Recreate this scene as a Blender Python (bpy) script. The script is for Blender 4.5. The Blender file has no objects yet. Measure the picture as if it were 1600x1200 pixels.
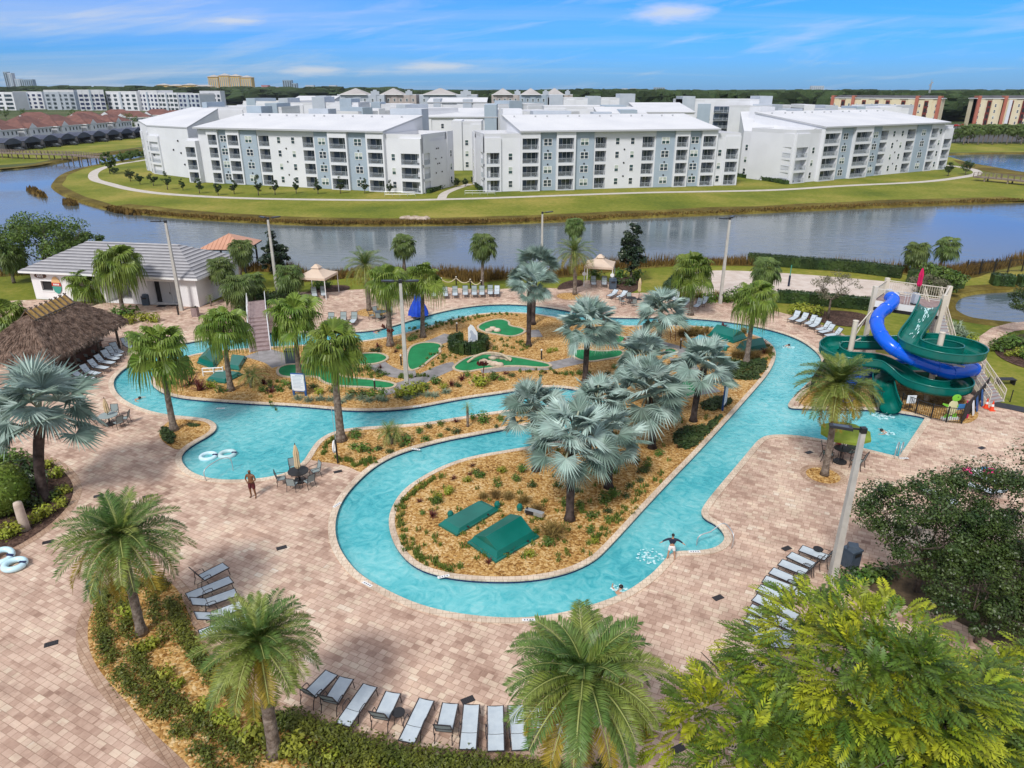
import bpy, math, random
from mathutils import Vector, Matrix, geometry, noise
R = math.radians
rnd = random.Random(7)
S = bpy.context.scene
COL = S.collection
# ------------------------------------------------------------------ camera
CAM_H, PITCH, FOC = 22.0, R(22.5), 1110.0
CP, SP = math.cos(PITCH), math.sin(PITCH)
def G(u, v, z=0.0):
    """point at height z seen at photo position (u, v) of the 1600x1200 survey picture"""
    xc, yc = (u-800)/FOC, (600-v)/FOC
    dy, dz = CP+yc*SP, -SP+yc*CP
    t = (z-CAM_H)/dz
    return Vector((t*xc, t*dy, z))
def P2(u, v, z=0.0):
    p = G(u, v, z); return (p.x, p.y)
def HT(p, v):
    yc = (600-v)/FOC
    return CAM_H + p[1]*(yc*CP-SP)/(CP+yc*SP)
def PROJ(p):
    k = p[2]-CAM_H; d = p[1]*CP-k*SP
    return 800+FOC*p[0]/d, 600-FOC*(p[1]*SP+k*CP)/d
def DEP(p): return p[1]*CP-(p[2]-CAM_H)*SP
cam = bpy.data.cameras.new('camera'); cam.lens = 36*FOC/1600; cam.sensor_width = 36
cam.clip_start = .5; cam.clip_end = 30000
co = bpy.data.objects.new('camera', cam); COL.objects.link(co)
co.location = (0, 0, CAM_H); co.rotation_euler = (R(90)-PITCH, 0, 0); S.camera = co
# ------------------------------------------------------------------ world and sun
SUN_EL, SUN_AZ = R(48), R(205)      # azimuth clockwise from +Y: behind the camera, a little left
w = bpy.data.worlds.new('World'); S.world = w; w.use_nodes = True
nt = w.node_tree; N, L = nt.nodes, nt.links
bg = N['Background']; sky = N.new('ShaderNodeTexSky'); sky.sky_type = 'NISHITA'; sky.sun_disc = False
sky.sun_elevation = SUN_EL; sky.sun_rotation = SUN_AZ; sky.air_density = 1.0; sky.dust_density = .6; sky.ozone_density = 2.2
def nd(tree, t, **kw):
    n = tree.nodes.new(t)
    for k, v in kw.items():
        if k in n.inputs: n.inputs[k].default_value = v
        else: setattr(n, k, v)
    return n
def ramp(tree, stops, interp='LINEAR'):
    n = tree.nodes.new('ShaderNodeValToRGB'); e = n.color_ramp.elements; n.color_ramp.interpolation = interp
    while len(e) < len(stops): e.new(.5)
    for i, (p, c) in enumerate(stops):
        e[i].position = p; e[i].color = (*c, 1) if len(c) == 3 else c
    return n
tc = N.new('ShaderNodeTexCoord'); sep = N.new('ShaderNodeSeparateXYZ'); L.new(tc.outputs['Generated'], sep.inputs[0])
# project the view direction on a cloud layer overhead
zc = nd(nt, 'ShaderNodeMath', operation='MAXIMUM'); L.new(sep.outputs['Z'], zc.inputs[0]); zc.inputs[1].default_value = 0.0
za = nd(nt, 'ShaderNodeMath', operation='ADD'); L.new(zc.outputs[0], za.inputs[0]); za.inputs[1].default_value = .055
cx = nd(nt, 'ShaderNodeMath', operation='DIVIDE'); L.new(sep.outputs['X'], cx.inputs[0]); L.new(za.outputs[0], cx.inputs[1])
cy = nd(nt, 'ShaderNodeMath', operation='DIVIDE'); L.new(sep.outputs['Y'], cy.inputs[0]); L.new(za.outputs[0], cy.inputs[1])
cmb = N.new('ShaderNodeCombineXYZ'); L.new(cx.outputs[0], cmb.inputs[0]); L.new(cy.outputs[0], cmb.inputs[1])
mp = N.new('ShaderNodeMapping'); mp.inputs['Scale'].default_value = (.085, .33, 1); mp.inputs['Rotation'].default_value = (0, 0, R(-24)); mp.inputs['Location'].default_value = (1.3, .4, 0)
L.new(cmb.outputs[0], mp.inputs[0])
n1 = nd(nt, 'ShaderNodeTexNoise', Scale=2.2, Detail=7.0, Roughness=.58, Distortion=.35); L.new(mp.outputs[0], n1.inputs[0])
r1 = ramp(nt, [(.50, (0, 0, 0)), (.68, (.16,)*3), (.88, (.4,)*3)]); L.new(n1.outputs[0], r1.inputs[0])
# thin veil that is denser low in the left half of the view
vx = nd(nt, 'ShaderNodeMapRange'); vx.inputs[1].default_value = .25; vx.inputs[2].default_value = -.75; vx.inputs[3].default_value = 0.0; vx.inputs[4].default_value = .5
L.new(sep.outputs['X'], vx.inputs[0])
n2 = nd(nt, 'ShaderNodeTexNoise', Scale=1.1, Detail=6.0, Roughness=.6, Distortion=.6); L.new(mp.outputs[0], n2.inputs[0])
r2 = ramp(nt, [(.32, (.12,)*3), (.62, (1,)*3)]); L.new(n2.outputs[0], r2.inputs[0])
m2 = nd(nt, 'ShaderNodeMath', operation='MULTIPLY'); L.new(vx.outputs[0], m2.inputs[0]); L.new(r2.outputs[0], m2.inputs[1])
mx = nd(nt, 'ShaderNodeMath', operation='ADD'); L.new(m2.outputs[0], mx.inputs[0]); L.new(r1.outputs[0], mx.inputs[1])
# wisps drawn out along a diagonal
def lin(a, b, c):
    p = nd(nt, 'ShaderNodeMath', operation='MULTIPLY'); L.new(sep.outputs['X'], p.inputs[0]); p.inputs[1].default_value = a
    q = nd(nt, 'ShaderNodeMath', operation='MULTIPLY_ADD'); L.new(sep.outputs['Z'], q.inputs[0]); q.inputs[1].default_value = b; L.new(p.outputs[0], q.inputs[2]); return q
c6 = N.new('ShaderNodeCombineXYZ'); L.new(lin(2.2, 4, 0).outputs[0], c6.inputs[0]); L.new(lin(-4.2, 24, 0).outputs[0], c6.inputs[1])
n6 = nd(nt, 'ShaderNodeTexNoise', Scale=1.6, Detail=8.0, Roughness=.62, Distortion=.5); L.new(c6.outputs[0], n6.inputs[0])
r6 = ramp(nt, [(.50, (0, 0, 0)), (.66, (.26,)*3), (.82, (.6,)*3)]); L.new(n6.outputs[0], r6.inputs[0])
m6 = nd(nt, 'ShaderNodeMath', operation='ADD'); L.new(mx.outputs[0], m6.inputs[0]); L.new(r6.outputs[0], m6.inputs[1]); mx = m6
# low white haze near the horizon
hz = nd(nt, 'ShaderNodeMapRange'); hz.inputs[1].default_value = .0; hz.inputs[2].default_value = .06; hz.inputs[3].default_value = .14; hz.inputs[4].default_value = 0.0
L.new(sep.outputs['Z'], hz.inputs[0])
mh = nd(nt, 'ShaderNodeMath', operation='MAXIMUM'); L.new(mx.outputs[0], mh.inputs[0]); L.new(hz.outputs[0], mh.inputs[1])
mcl = nd(nt, 'ShaderNodeMath', operation='MINIMUM'); mcl.inputs[1].default_value = .86; L.new(mh.outputs[0], mcl.inputs[0])
# out-of-view broken cloud added overhead and behind the camera to soften and whiten light
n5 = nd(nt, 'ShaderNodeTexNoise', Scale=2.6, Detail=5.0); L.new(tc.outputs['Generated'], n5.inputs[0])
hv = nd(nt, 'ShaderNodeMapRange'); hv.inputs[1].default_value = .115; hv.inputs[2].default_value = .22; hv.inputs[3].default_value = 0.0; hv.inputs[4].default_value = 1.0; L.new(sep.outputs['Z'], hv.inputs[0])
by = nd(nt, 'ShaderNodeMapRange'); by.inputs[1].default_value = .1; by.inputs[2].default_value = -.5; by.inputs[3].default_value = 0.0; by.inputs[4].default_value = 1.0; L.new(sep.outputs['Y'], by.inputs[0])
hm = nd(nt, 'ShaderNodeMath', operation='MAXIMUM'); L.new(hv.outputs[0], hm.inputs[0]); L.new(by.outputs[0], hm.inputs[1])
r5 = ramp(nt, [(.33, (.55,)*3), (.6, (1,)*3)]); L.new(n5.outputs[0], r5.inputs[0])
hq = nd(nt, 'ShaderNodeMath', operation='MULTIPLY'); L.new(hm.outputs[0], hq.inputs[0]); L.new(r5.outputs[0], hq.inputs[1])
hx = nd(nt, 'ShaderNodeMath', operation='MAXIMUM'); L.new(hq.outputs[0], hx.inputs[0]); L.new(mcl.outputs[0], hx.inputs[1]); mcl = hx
def puff(dx, dz, sx, sz):
    """soft fleck of cumulus in direction dx, dz"""
    a = nd(nt, 'ShaderNodeMath', operation='SUBTRACT'); L.new(sep.outputs['X'], a.inputs[0]); a.inputs[1].default_value = dx
    a2 = nd(nt, 'ShaderNodeMath', operation='DIVIDE'); L.new(a.outputs[0], a2.inputs[0]); a2.inputs[1].default_value = sx
    b = nd(nt, 'ShaderNodeMath', operation='SUBTRACT'); L.new(sep.outputs['Z'], b.inputs[0]); b.inputs[1].default_value = dz
    b2 = nd(nt, 'ShaderNodeMath', operation='DIVIDE'); L.new(b.outputs[0], b2.inputs[0]); b2.inputs[1].default_value = sz
    c = N.new('ShaderNodeCombineXYZ'); L.new(a2.outputs[0], c.inputs[0]); L.new(b2.outputs[0], c.inputs[1])
    ns = nd(nt, 'ShaderNodeTexNoise', Scale=1.7, Detail=6.0, Roughness=.62); L.new(c.outputs[0], ns.inputs[0])
    ln = nd(nt, 'ShaderNodeVectorMath', operation='LENGTH'); L.new(c.outputs[0], ln.inputs[0])
    ad = nd(nt, 'ShaderNodeMath', operation='ADD'); L.new(ln.outputs['Value'], ad.inputs[0]); L.new(ns.outputs[0], ad.inputs[1])
    rr = ramp(nt, [(.0, (.95,)*3), (.55, (.72,)*3), (1.0, (0, 0, 0))]); 
    sc = nd(nt, 'ShaderNodeMath', operation='MULTIPLY'); L.new(ad.outputs[0], sc.inputs[0]); sc.inputs[1].default_value = .72
    L.new(sc.outputs[0], rr.inputs[0]); return rr
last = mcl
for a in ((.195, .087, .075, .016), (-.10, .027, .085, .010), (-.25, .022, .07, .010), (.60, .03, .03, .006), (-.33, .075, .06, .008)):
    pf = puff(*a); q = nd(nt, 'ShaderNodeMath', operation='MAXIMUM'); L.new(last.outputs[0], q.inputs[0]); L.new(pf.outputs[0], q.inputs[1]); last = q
tint = nd(nt, 'ShaderNodeMix', data_type='RGBA', blend_type='MULTIPLY'); tint.inputs[0].default_value = 1
SKYTINT = (.18, .78, 1.95, 1); tint.inputs[7].default_value = SKYTINT; L.new(sky.outputs[0], tint.inputs[6])
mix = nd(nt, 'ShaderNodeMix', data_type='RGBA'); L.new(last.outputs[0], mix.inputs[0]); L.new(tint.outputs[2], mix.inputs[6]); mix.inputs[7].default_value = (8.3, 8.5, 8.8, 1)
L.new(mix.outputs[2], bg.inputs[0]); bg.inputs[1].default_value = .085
sl = bpy.data.lights.new('sun', 'SUN'); sl.energy = 3.1; sl.angle = R(11); sl.color = (1, .965, .91)
so = bpy.data.objects.new('sun', sl); COL.objects.link(so)
sd = Vector((math.sin(SUN_AZ)*math.cos(SUN_EL), math.cos(SUN_AZ)*math.cos(SUN_EL), math.sin(SUN_EL)))
so.rotation_euler = (-sd).to_track_quat('-Z', 'Y').to_euler(); so.location = (0, -40, 80)
S.view_settings.view_transform = 'Standard'; S.view_settings.look = 'None'; S.view_settings.exposure = .07
S.cycles.max_bounces = 6; S.cycles.diffuse_bounces = 3; S.cycles.glossy_bounces = 3; S.cycles.transparent_max_bounces = 8; S.cycles.transmission_bounces = 3
S.cycles.use_denoising = True
S.cycles.caustics_reflective = False; S.cycles.caustics_refractive = False
# ------------------------------------------------------------------ materials
def new_mat(name):
    m = bpy.data.materials.new(name); m.use_nodes = True; t = m.node_tree
    return m, t, t.nodes['Principled BSDF']
def mat(name, c, c2=None, scale=3., rough=.6, metal=0, bump=0, bscale=25., rand=0, transl=0, spec=.4, island=0, detail=4., bdist=.03, stops=(.35, .65)):
    m, t, b = new_mat(name); l = t.links
    b.inputs['Roughness'].default_value = rough; b.inputs['Metallic'].default_value = metal; b.inputs['Specular IOR Level'].default_value = spec
    geo = t.nodes.new('ShaderNodeNewGeometry'); out = None
    if c2:
        ns = nd(t, 'ShaderNodeTexNoise', Scale=scale, Detail=detail); l.new(geo.outputs['Position'], ns.inputs[0])
        rp = ramp(t, [(stops[0], c), (stops[1], c2)]); l.new(ns.outputs[0], rp.inputs[0]); out = rp.outputs[0]
    if rand or island:
        h = nd(t, 'ShaderNodeHueSaturation')
        if out: l.new(out, h.inputs['Color'])
        else: h.inputs['Color'].default_value = (*c, 1)
        if rand:
            oi = t.nodes.new('ShaderNodeObjectInfo'); mr = nd(t, 'ShaderNodeMapRange'); mr.inputs[3].default_value = 1-rand; mr.inputs[4].default_value = 1+rand
            l.new(oi.outputs['Random'], mr.inputs[0]); vsrc = mr.outputs[0]
            mr3 = nd(t, 'ShaderNodeMapRange'); mr3.inputs[3].default_value = .5-rand*.06; mr3.inputs[4].default_value = .5+rand*.06
            l.new(oi.outputs['Random'], mr3.inputs[0]); l.new(mr3.outputs[0], h.inputs['Hue'])
        else: vsrc = None
        if island:
            mr2 = nd(t, 'ShaderNodeMapRange'); mr2.inputs[3].default_value = 1-island; mr2.inputs[4].default_value = 1+island
            l.new(geo.outputs['Random Per Island'], mr2.inputs[0])
            if vsrc:
                mu = nd(t, 'ShaderNodeMath', operation='MULTIPLY'); l.new(vsrc, mu.inputs[0]); l.new(mr2.outputs[0], mu.inputs[1]); vsrc = mu.outputs[0]
            else: vsrc = mr2.outputs[0]
        l.new(vsrc, h.inputs['Value']); out = h.outputs[0]
    if out: l.new(out, b.inputs['Base Color'])
    else: b.inputs['Base Color'].default_value = (*c, 1)
    if bump:
        n2 = nd(t, 'ShaderNodeTexNoise', Scale=bscale, Detail=4.0); l.new(geo.outputs['Position'], n2.inputs[0])
        bp = nd(t, 'ShaderNodeBump', Strength=bump, Distance=bdist); l.new(n2.outputs[0], bp.inputs['Height']); l.new(bp.outputs[0], b.inputs['Normal'])
    if transl:
        tr = t.nodes.new('ShaderNodeBsdfTranslucent'); mxs = t.nodes.new('ShaderNodeMixShader'); mxs.inputs[0].default_value = transl
        if out: l.new(out, tr.inputs[0])
        else: tr.inputs[0].default_value = (*c, 1)
        l.new(b.outputs[0], mxs.inputs[1]); l.new(tr.outputs[0], mxs.inputs[2]); l.new(mxs.outputs[0], t.nodes['Material Output'].inputs[0])
    return m
M = {}
def paver_mat(name, rot, bw, bh, stops, gain=1.0, mortar=.012):
    m, t, b = new_mat(name); l = t.links; geo = t.nodes.new('ShaderNodeNewGeometry')
    mp = nd(t, 'ShaderNodeMapping'); mp.inputs['Rotation'].default_value = (0, 0, R(rot)); l.new(geo.outputs['Position'], mp.inputs[0])
    outs = []
    for k, (wd, ht, off) in enumerate(((bw, bh, .5), (bw*1.5, bh*1.5, .37))):
        br = nd(t, 'ShaderNodeTexBrick', Scale=1.0, **{'Mortar Size': mortar, 'Brick Width': wd, 'Row Height': ht, 'Bias': 0.0}); br.offset = off; br.squash_frequency = 3; br.squash = .7 if k == 0 else 1.3
        br.inputs['Color1'].default_value = (0, 0, 0, 1); br.inputs['Color2'].default_value = (1, 1, 1, 1); br.inputs['Mortar'].default_value = (.45, .45, .45, 1)
        l.new(mp.outputs[0], br.inputs[0]); outs.append(br)
    sel = nd(t, 'ShaderNodeTexNoise', Scale=.35, Detail=2.0); l.new(geo.outputs['Position'], sel.inputs[0])
    sr = ramp(t, [(.47, (0, 0, 0)), (.53, (1, 1, 1))]); l.new(sel.outputs[0], sr.inputs[0])
    mx = nd(t, 'ShaderNodeMix', data_type='RGBA'); mx.inputs[0].default_value = .38; l.new(outs[0].outputs[0], mx.inputs[6]); l.new(outs[1].outputs[0], mx.inputs[7])
    big = nd(t, 'ShaderNodeTexNoise', Scale=.13, Detail=3.0); l.new(geo.outputs['Position'], big.inputs[0])
    fine = nd(t, 'ShaderNodeTexNoise', Scale=6.0, Detail=5.0); l.new(geo.outputs['Position'], fine.inputs[0])
    a1 = nd(t, 'ShaderNodeMath', operation='MULTIPLY_ADD'); l.new(big.outputs[0], a1.inputs[0]); a1.inputs[1].default_value = .75; l.new(mx.outputs[2], a1.inputs[2])
    a2 = nd(t, 'ShaderNodeMath', operation='MULTIPLY_ADD'); l.new(fine.outputs[0], a2.inputs[0]); a2.inputs[1].default_value = .30; l.new(a1.outputs[0], a2.inputs[2])
    mr = nd(t, 'ShaderNodeMapRange'); mr.inputs[1].default_value = .35; mr.inputs[2].default_value = 1.65; l.new(a2.outputs[0], mr.inputs[0])
    rp = ramp(t, stops); l.new(mr.outputs[0], rp.inputs[0])
    # mortar lines
    dk = nd(t, 'ShaderNodeMix', data_type='RGBA', blend_type='MULTIPLY'); l.new(outs[0].outputs[1], dk.inputs[0]); l.new(rp.outputs[0], dk.inputs[6]); dk.inputs[7].default_value = (.68, .64, .6, 1)
    # water and dirt stains
    st = nd(t, 'ShaderNodeTexNoise', Scale=.45, Detail=6.0, Roughness=.65); l.new(geo.outputs['Position'], st.inputs[0])
    sr2 = ramp(t, [(.34, (.70, .67, .66)), (.46, (.90, .88, .87)), (.55, (1, 1, 1)), (.72, (1.12, 1.10, 1.06))]); l.new(st.outputs[0], sr2.inputs[0])
    fm = nd(t, 'ShaderNodeMix', data_type='RGBA', blend_type='MULTIPLY'); fm.inputs[0].default_value = 1; l.new(dk.outputs[2], fm.inputs[6]); l.new(sr2.outputs[0], fm.inputs[7])
    l.new(fm.outputs[2], b.inputs['Base Color']); b.inputs['Roughness'].default_value = .8; b.inputs['Specular IOR Level'].default_value = .25
    bp = nd(t, 'ShaderNodeBump', Strength=.5, Distance=.02); bp.invert = True; l.new(outs[0].outputs[1], bp.inputs['Height']); l.new(bp.outputs[0], b.inputs['Normal'])
    return m
M['paver'] = paver_mat('travertine_paving', 27, .43, .29, [(0, (.21, .125, .09)), (.2, (.41, .27, .205)), (.42, (.54, .38, .295)), (.62, (.62, .46, .36)), (.8, (.67, .535, .405)), (1, (.73, .65, .555))])
M['coping'] = paver_mat('coping_stone', 0, .3, .3, [(0, (.56, .44, .34)), (.5, (.66, .54, .42)), (1, (.74, .63, .51))])
M['border'] = paver_mat('paver_border', 45, .22, .22, [(0, (.30, .19, .13)), (.5, (.46, .31, .22)), (1, (.58, .44, .33))])
def mulch_mat(name, stops, scale=9.):
    m, t, b = new_mat(name); l = t.links; geo = t.nodes.new('ShaderNodeNewGeometry')
    mp = nd(t, 'ShaderNodeMapping'); mp.inputs['Scale'].default_value = (1, 1.0, .3); l.new(geo.outputs['Position'], mp.inputs[0])
    dn = nd(t, 'ShaderNodeTexNoise', Scale=3.0, Detail=2.0); l.new(mp.outputs[0], dn.inputs[0])
    am = nd(t, 'ShaderNodeMix', data_type='RGBA', blend_type='LINEAR_LIGHT'); am.inputs[0].default_value = .12; l.new(mp.outputs[0], am.inputs[6]); l.new(dn.outputs[1], am.inputs[7])
    vo = nd(t, 'ShaderNodeTexVoronoi', Scale=scale); l.new(am.outputs[2], vo.inputs[0])
    sp = t.nodes.new('ShaderNodeSeparateColor'); l.new(vo.outputs['Color'], sp.inputs[0])
    big = nd(t, 'ShaderNodeTexNoise', Scale=.5, Detail=5.0); l.new(geo.outputs['Position'], big.inputs[0])
    ad = nd(t, 'ShaderNodeMath', operation='MULTIPLY_ADD'); l.new(big.outputs[0], ad.inputs[0]); ad.inputs[1].default_value = .9; l.new(sp.outputs[0], ad.inputs[2])
    mr = nd(t, 'ShaderNodeMapRange'); mr.inputs[1].default_value = .2; mr.inputs[2].default_value = 1.7; l.new(ad.outputs[0], mr.inputs[0])
    rp = ramp(t, stops); l.new(mr.outputs[0], rp.inputs[0]); l.new(rp.outputs[0], b.inputs['Base Color'])
    bp = nd(t, 'ShaderNodeBump', Strength=.9, Distance=.05); l.new(vo.outputs['Distance'], bp.inputs['Height']); bp.invert = True; l.new(bp.outputs[0], b.inputs['Normal'])
    b.inputs['Roughness'].default_value = .9; b.inputs['Specular IOR Level'].default_value = .15
    return m
M['mulch'] = mulch_mat('golden_bark_mulch', [(0, (.09, .04, .012)), (.22, (.27, .13, .035)), (.45, (.44, .245, .075)), (.7, (.58, .37, .15)), (1, (.72, .55, .32))])
M['darkmulch'] = mulch_mat('dark_bark_mulch', [(0, (.02, .012, .01)), (.5, (.07, .04, .03)), (1, (.16, .10, .075))], 8.)
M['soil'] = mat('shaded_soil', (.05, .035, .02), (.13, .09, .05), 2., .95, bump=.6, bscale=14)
def grass_mat(name, a, b_, c, s1=.05, s2=1.2):
    m, t, b = new_mat(name); l = t.links; geo = t.nodes.new('ShaderNodeNewGeometry')
    n1 = nd(t, 'ShaderNodeTexNoise', Scale=s1, Detail=6.0, Roughness=.6); l.new(geo.outputs['Position'], n1.inputs[0])
    n2 = nd(t, 'ShaderNodeTexNoise', Scale=s2, Detail=6.0, Roughness=.7); l.new(geo.outputs['Position'], n2.inputs[0])
    ad = nd(t, 'ShaderNodeMath', operation='MULTIPLY_ADD'); l.new(n2.outputs[0], ad.inputs[0]); ad.inputs[1].default_value = .6; l.new(n1.outputs[0], ad.inputs[2])
    rp = ramp(t, [(.55, a), (.78, b_), (1.0, c)]); l.new(ad.outputs[0], rp.inputs[0]); l.new(rp.outputs[0], b.inputs['Base Color'])
    n3 = nd(t, 'ShaderNodeTexNoise', Scale=8.0, Detail=4.0); l.new(geo.outputs['Position'], n3.inputs[0])
    bp = nd(t, 'ShaderNodeBump', Strength=.5, Distance=.08); l.new(n3.outputs[0], bp.inputs['Height']); l.new(bp.outputs[0], b.inputs['Normal'])
    b.inputs['Roughness'].default_value = .9; b.inputs['Specular IOR Level'].default_value = .15; return m
M['lawn'] = grass_mat('mown_lawn', (.075, .11, .011), (.165, .185, .022), (.31, .26, .06))
M['ground'] = grass_mat('far_ground', (.035, .06, .018), (.07, .09, .03), (.13, .13, .06), .01, .12)
M['bank'] = grass_mat('bank_grass', (.05, .038, .009), (.115, .085, .016), (.22, .18, .04), .12, 1.6)
M['sand'] = mat('court_sand', (.60, .52, .46), (.50, .41, .35), .9, .95, bump=.8, bscale=2.2, bdist=.12)
M['concrete'] = mat('grey_concrete', (.30, .28, .28), (.22, .205, .20), 1.5, .85)
M['pathway'] = mat('pale_concrete', (.55, .50, .45), (.46, .42, .37), .8, .9)
M['asphalt'] = mat('asphalt', (.05, .05, .052), (.08, .08, .08), .5, .9)
M['white'] = mat('white_stucco', (.69, .70, .735), (.645, .655, .69), .25, .85, spec=.2)
M['greywall'] = mat('blue_grey_stucco', (.36, .43, .50), (.33, .40, .47), .4, .85, spec=.2)
M['palewall'] = mat('pale_grey_stucco', (.46, .50, .56), (.41, .455, .515), .4, .85, spec=.2)
M['roofwhite'] = mat('white_roof_membrane', (.64, .645, .665), (.57, .58, .61), .12, .7, spec=.3)
M['fascia'] = mat('grey_fascia', (.42, .43, .45), rough=.6)
M['trimwhite'] = mat('white_trim', (.8, .8, .8), rough=.5)
M['glass'] = mat('window_glass', (.018, .03, .045), (.05, .075, .095), .35, .08, spec=.9)
M['glassgreen'] = mat('tinted_glass', (.02, .06, .065), (.07, .11, .11), .5, .08, spec=.9)
M['blind'] = mat('pale_blind', (.55, .57, .53), (.35, .42, .36), 1.5, .6)
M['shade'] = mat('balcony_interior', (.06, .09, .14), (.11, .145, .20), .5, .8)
M['railing'] = mat('railing_grey', (.42, .46, .5), rough=.5)
M['dark'] = mat('dark_metal', (.02, .02, .022), rough=.45)
M['bronze'] = mat('dark_bronze_frame', (.035, .03, .032), rough=.4)
M['sling'] = mat('grey_sling_fabric', (.50, .56, .60), (.44, .50, .55), 4., .8)
M['slingdark'] = mat('grey_green_sling', (.26, .31, .31), rough=.8)
M['poolfloor'] = mat('pool_plaster', (.60, .86, .88), (.50, .80, .84), .35, .7)
M['tile'] = mat('navy_waterline_tile', (.012, .02, .07), (.03, .05, .13), 9., .2)
M['whitetile'] = mat('white_tile', (.75, .75, .74), rough=.3)
M['navy'] = mat('navy_ink', (.02, .03, .09), rough=.5)
# pool water: clear tinted surface with a sky reflection
def water_pool():
    m, t, b = new_mat('pool_water'); l = t.links; t.nodes.remove(b)
    geo = t.nodes.new('ShaderNodeNewGeometry')
    n1 = nd(t, 'ShaderNodeTexNoise', Scale=1.0, Detail=6.0, Roughness=.6, Distortion=2.2); l.new(geo.outputs['Position'], n1.inputs[0])  # warped noise puts ripple and caustic light streaks into the water colour
    n2 = nd(t, 'ShaderNodeTexNoise', Scale=.13, Detail=3.0); l.new(geo.outputs['Position'], n2.inputs[0])
    cl = ramp(t, [(.34, (.04, .45, .53)), (.47, (.14, .66, .72)), (.60, (.32, .83, .86)), (.76, (.62, .96, .96))])
    ad = nd(t, 'ShaderNodeMath', operation='MULTIPLY_ADD'); l.new(n1.outputs[0], ad.inputs[0]); ad.inputs[1].default_value = .52
    ad2 = nd(t, 'ShaderNodeMath', operation='MULTIPLY'); l.new(n2.outputs[0], ad2.inputs[0]); ad2.inputs[1].default_value = .55; l.new(ad2.outputs[0], ad.inputs[2])
    l.new(ad.outputs[0], cl.inputs[0])
    tr = t.nodes.new('ShaderNodeBsdfTransparent'); l.new(cl.outputs[0], tr.inputs[0])
    df = t.nodes.new('ShaderNodeBsdfDiffuse'); l.new(cl.outputs[0], df.inputs[0])
    m1 = t.nodes.new('ShaderNodeMixShader'); m1.inputs[0].default_value = .55; l.new(tr.outputs[0], m1.inputs[1]); l.new(df.outputs[0], m1.inputs[2])
    gl = t.nodes.new('ShaderNodeBsdfGlossy'); gl.inputs['Roughness'].default_value = .06; gl.inputs[0].default_value = (.9, .95, 1, 1)
    bp = nd(t, 'ShaderNodeBump', Strength=.6, Distance=.14)
    n3 = nd(t, 'ShaderNodeTexNoise', Scale=3.2, Detail=5.0, Roughness=.6, Distortion=.8); l.new(geo.outputs['Position'], n3.inputs[0]); l.new(n3.outputs[0], bp.inputs['Height'])
    l.new(bp.outputs[0], gl.inputs['Normal'])
    fr = nd(t, 'ShaderNodeFresnel', IOR=1.33); l.new(bp.outputs[0], fr.inputs['Normal'])
    m2 = t.nodes.new('ShaderNodeMixShader'); l.new(fr.outputs[0], m2.inputs[0]); l.new(m1.outputs[0], m2.inputs[1]); l.new(gl.outputs[0], m2.inputs[2])
    l.new(m2.outputs[0], t.nodes['Material Output'].inputs[0]); return m
M['poolwater'] = water_pool()
def water_lake():
    m, t, b = new_mat('lake_water'); l = t.links; geo = t.nodes.new('ShaderNodeNewGeometry')
    mp = nd(t, 'ShaderNodeMapping'); mp.inputs['Scale'].default_value = (.55, 1.5, 1); mp.inputs['Rotation'].default_value = (0, 0, R(12)); l.new(geo.outputs['Position'], mp.inputs[0])
    n1 = nd(t, 'ShaderNodeTexNoise', Scale=.75, Detail=5.0, Roughness=.55, Distortion=.5); l.new(mp.outputs[0], n1.inputs[0])
    n2 = nd(t, 'ShaderNodeTexNoise', Scale=.03, Detail=3.0); l.new(geo.outputs['Position'], n2.inputs[0])
    sr = ramp(t, [(.36, (.10,)*3), (.62, (1,)*3)]); l.new(n2.outputs[0], sr.inputs[0])
    st = nd(t, 'ShaderNodeMath', operation='MULTIPLY'); l.new(sr.outputs[0], st.inputs[0]); st.inputs[1].default_value = .22
    bp = nd(t, 'ShaderNodeBump', Distance=.35); l.new(st.outputs[0], bp.inputs['Strength']); l.new(n1.outputs[0], bp.inputs['Height']); l.new(bp.outputs[0], b.inputs['Normal'])
    b.inputs['Base Color'].default_value = (.085, .115, .135, 1); b.inputs['Roughness'].default_value = .06; b.inputs['IOR'].default_value = 1.33; b.inputs['Specular IOR Level'].default_value = .9
    return m
M['lake'] = water_lake()
def leaf(name, c, c2, rough=.5, transl=.25, rand=.12, island=.28, spec=.35): return mat(name, c, c2, .9, rough, rand=rand, transl=transl, island=island, spec=spec)
M['bismarck'] = leaf('silver_fan_leaf', (.25, .355, .315), (.415, .52, .475), .5, .08, .10, .32)
M['bismarckgreen'] = leaf('grey_green_fan_leaf', (.14, .22, .18), (.25, .335, .285), .55, .1, .1, .35)
M['ribbon'] = leaf('green_ribbon_leaf', (.095, .165, .02), (.20, .26, .045), .45, .25)
M['sabal'] = leaf('olive_fan_leaf', (.075, .125, .028), (.14, .19, .05), .5, .25)
M['dategreen'] = leaf('date_palm_leaflet', (.075, .15, .030), (.15, .22, .055), .45, .22, .08, .3)
M['datelight'] = leaf('light_date_leaflet', (.14, .20, .035), (.24, .28, .06), .45, .25, .08, .3)
M['dateyellow'] = leaf('yellowing_leaflet', (.25, .20, .02), (.40, .30, .04), .5, .3, .08, .3)
M['deadleaf'] = leaf('dry_frond', (.22, .14, .06), (.33, .23, .12), .8, .1)
M['rachis'] = mat('frond_midrib', (.30, .33, .10), rough=.6)
M['petiole'] = mat('pale_petiole', (.30, .33, .24), rough=.6)
M['palmtrunk'] = mat('grey_palm_trunk', (.12, .09, .07), (.26, .215, .18), 5., .9, bump=1, bscale=9, bdist=.08)
M['bistrunk'] = mat('dark_palm_trunk', (.025, .017, .015), (.09, .065, .06), 3., .9, bump=.8, bscale=7, bdist=.06)
M['bark'] = mat('tree_bark', (.07, .05, .04), (.16, .125, .10), 6., .9, bump=.8, bscale=14)
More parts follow.
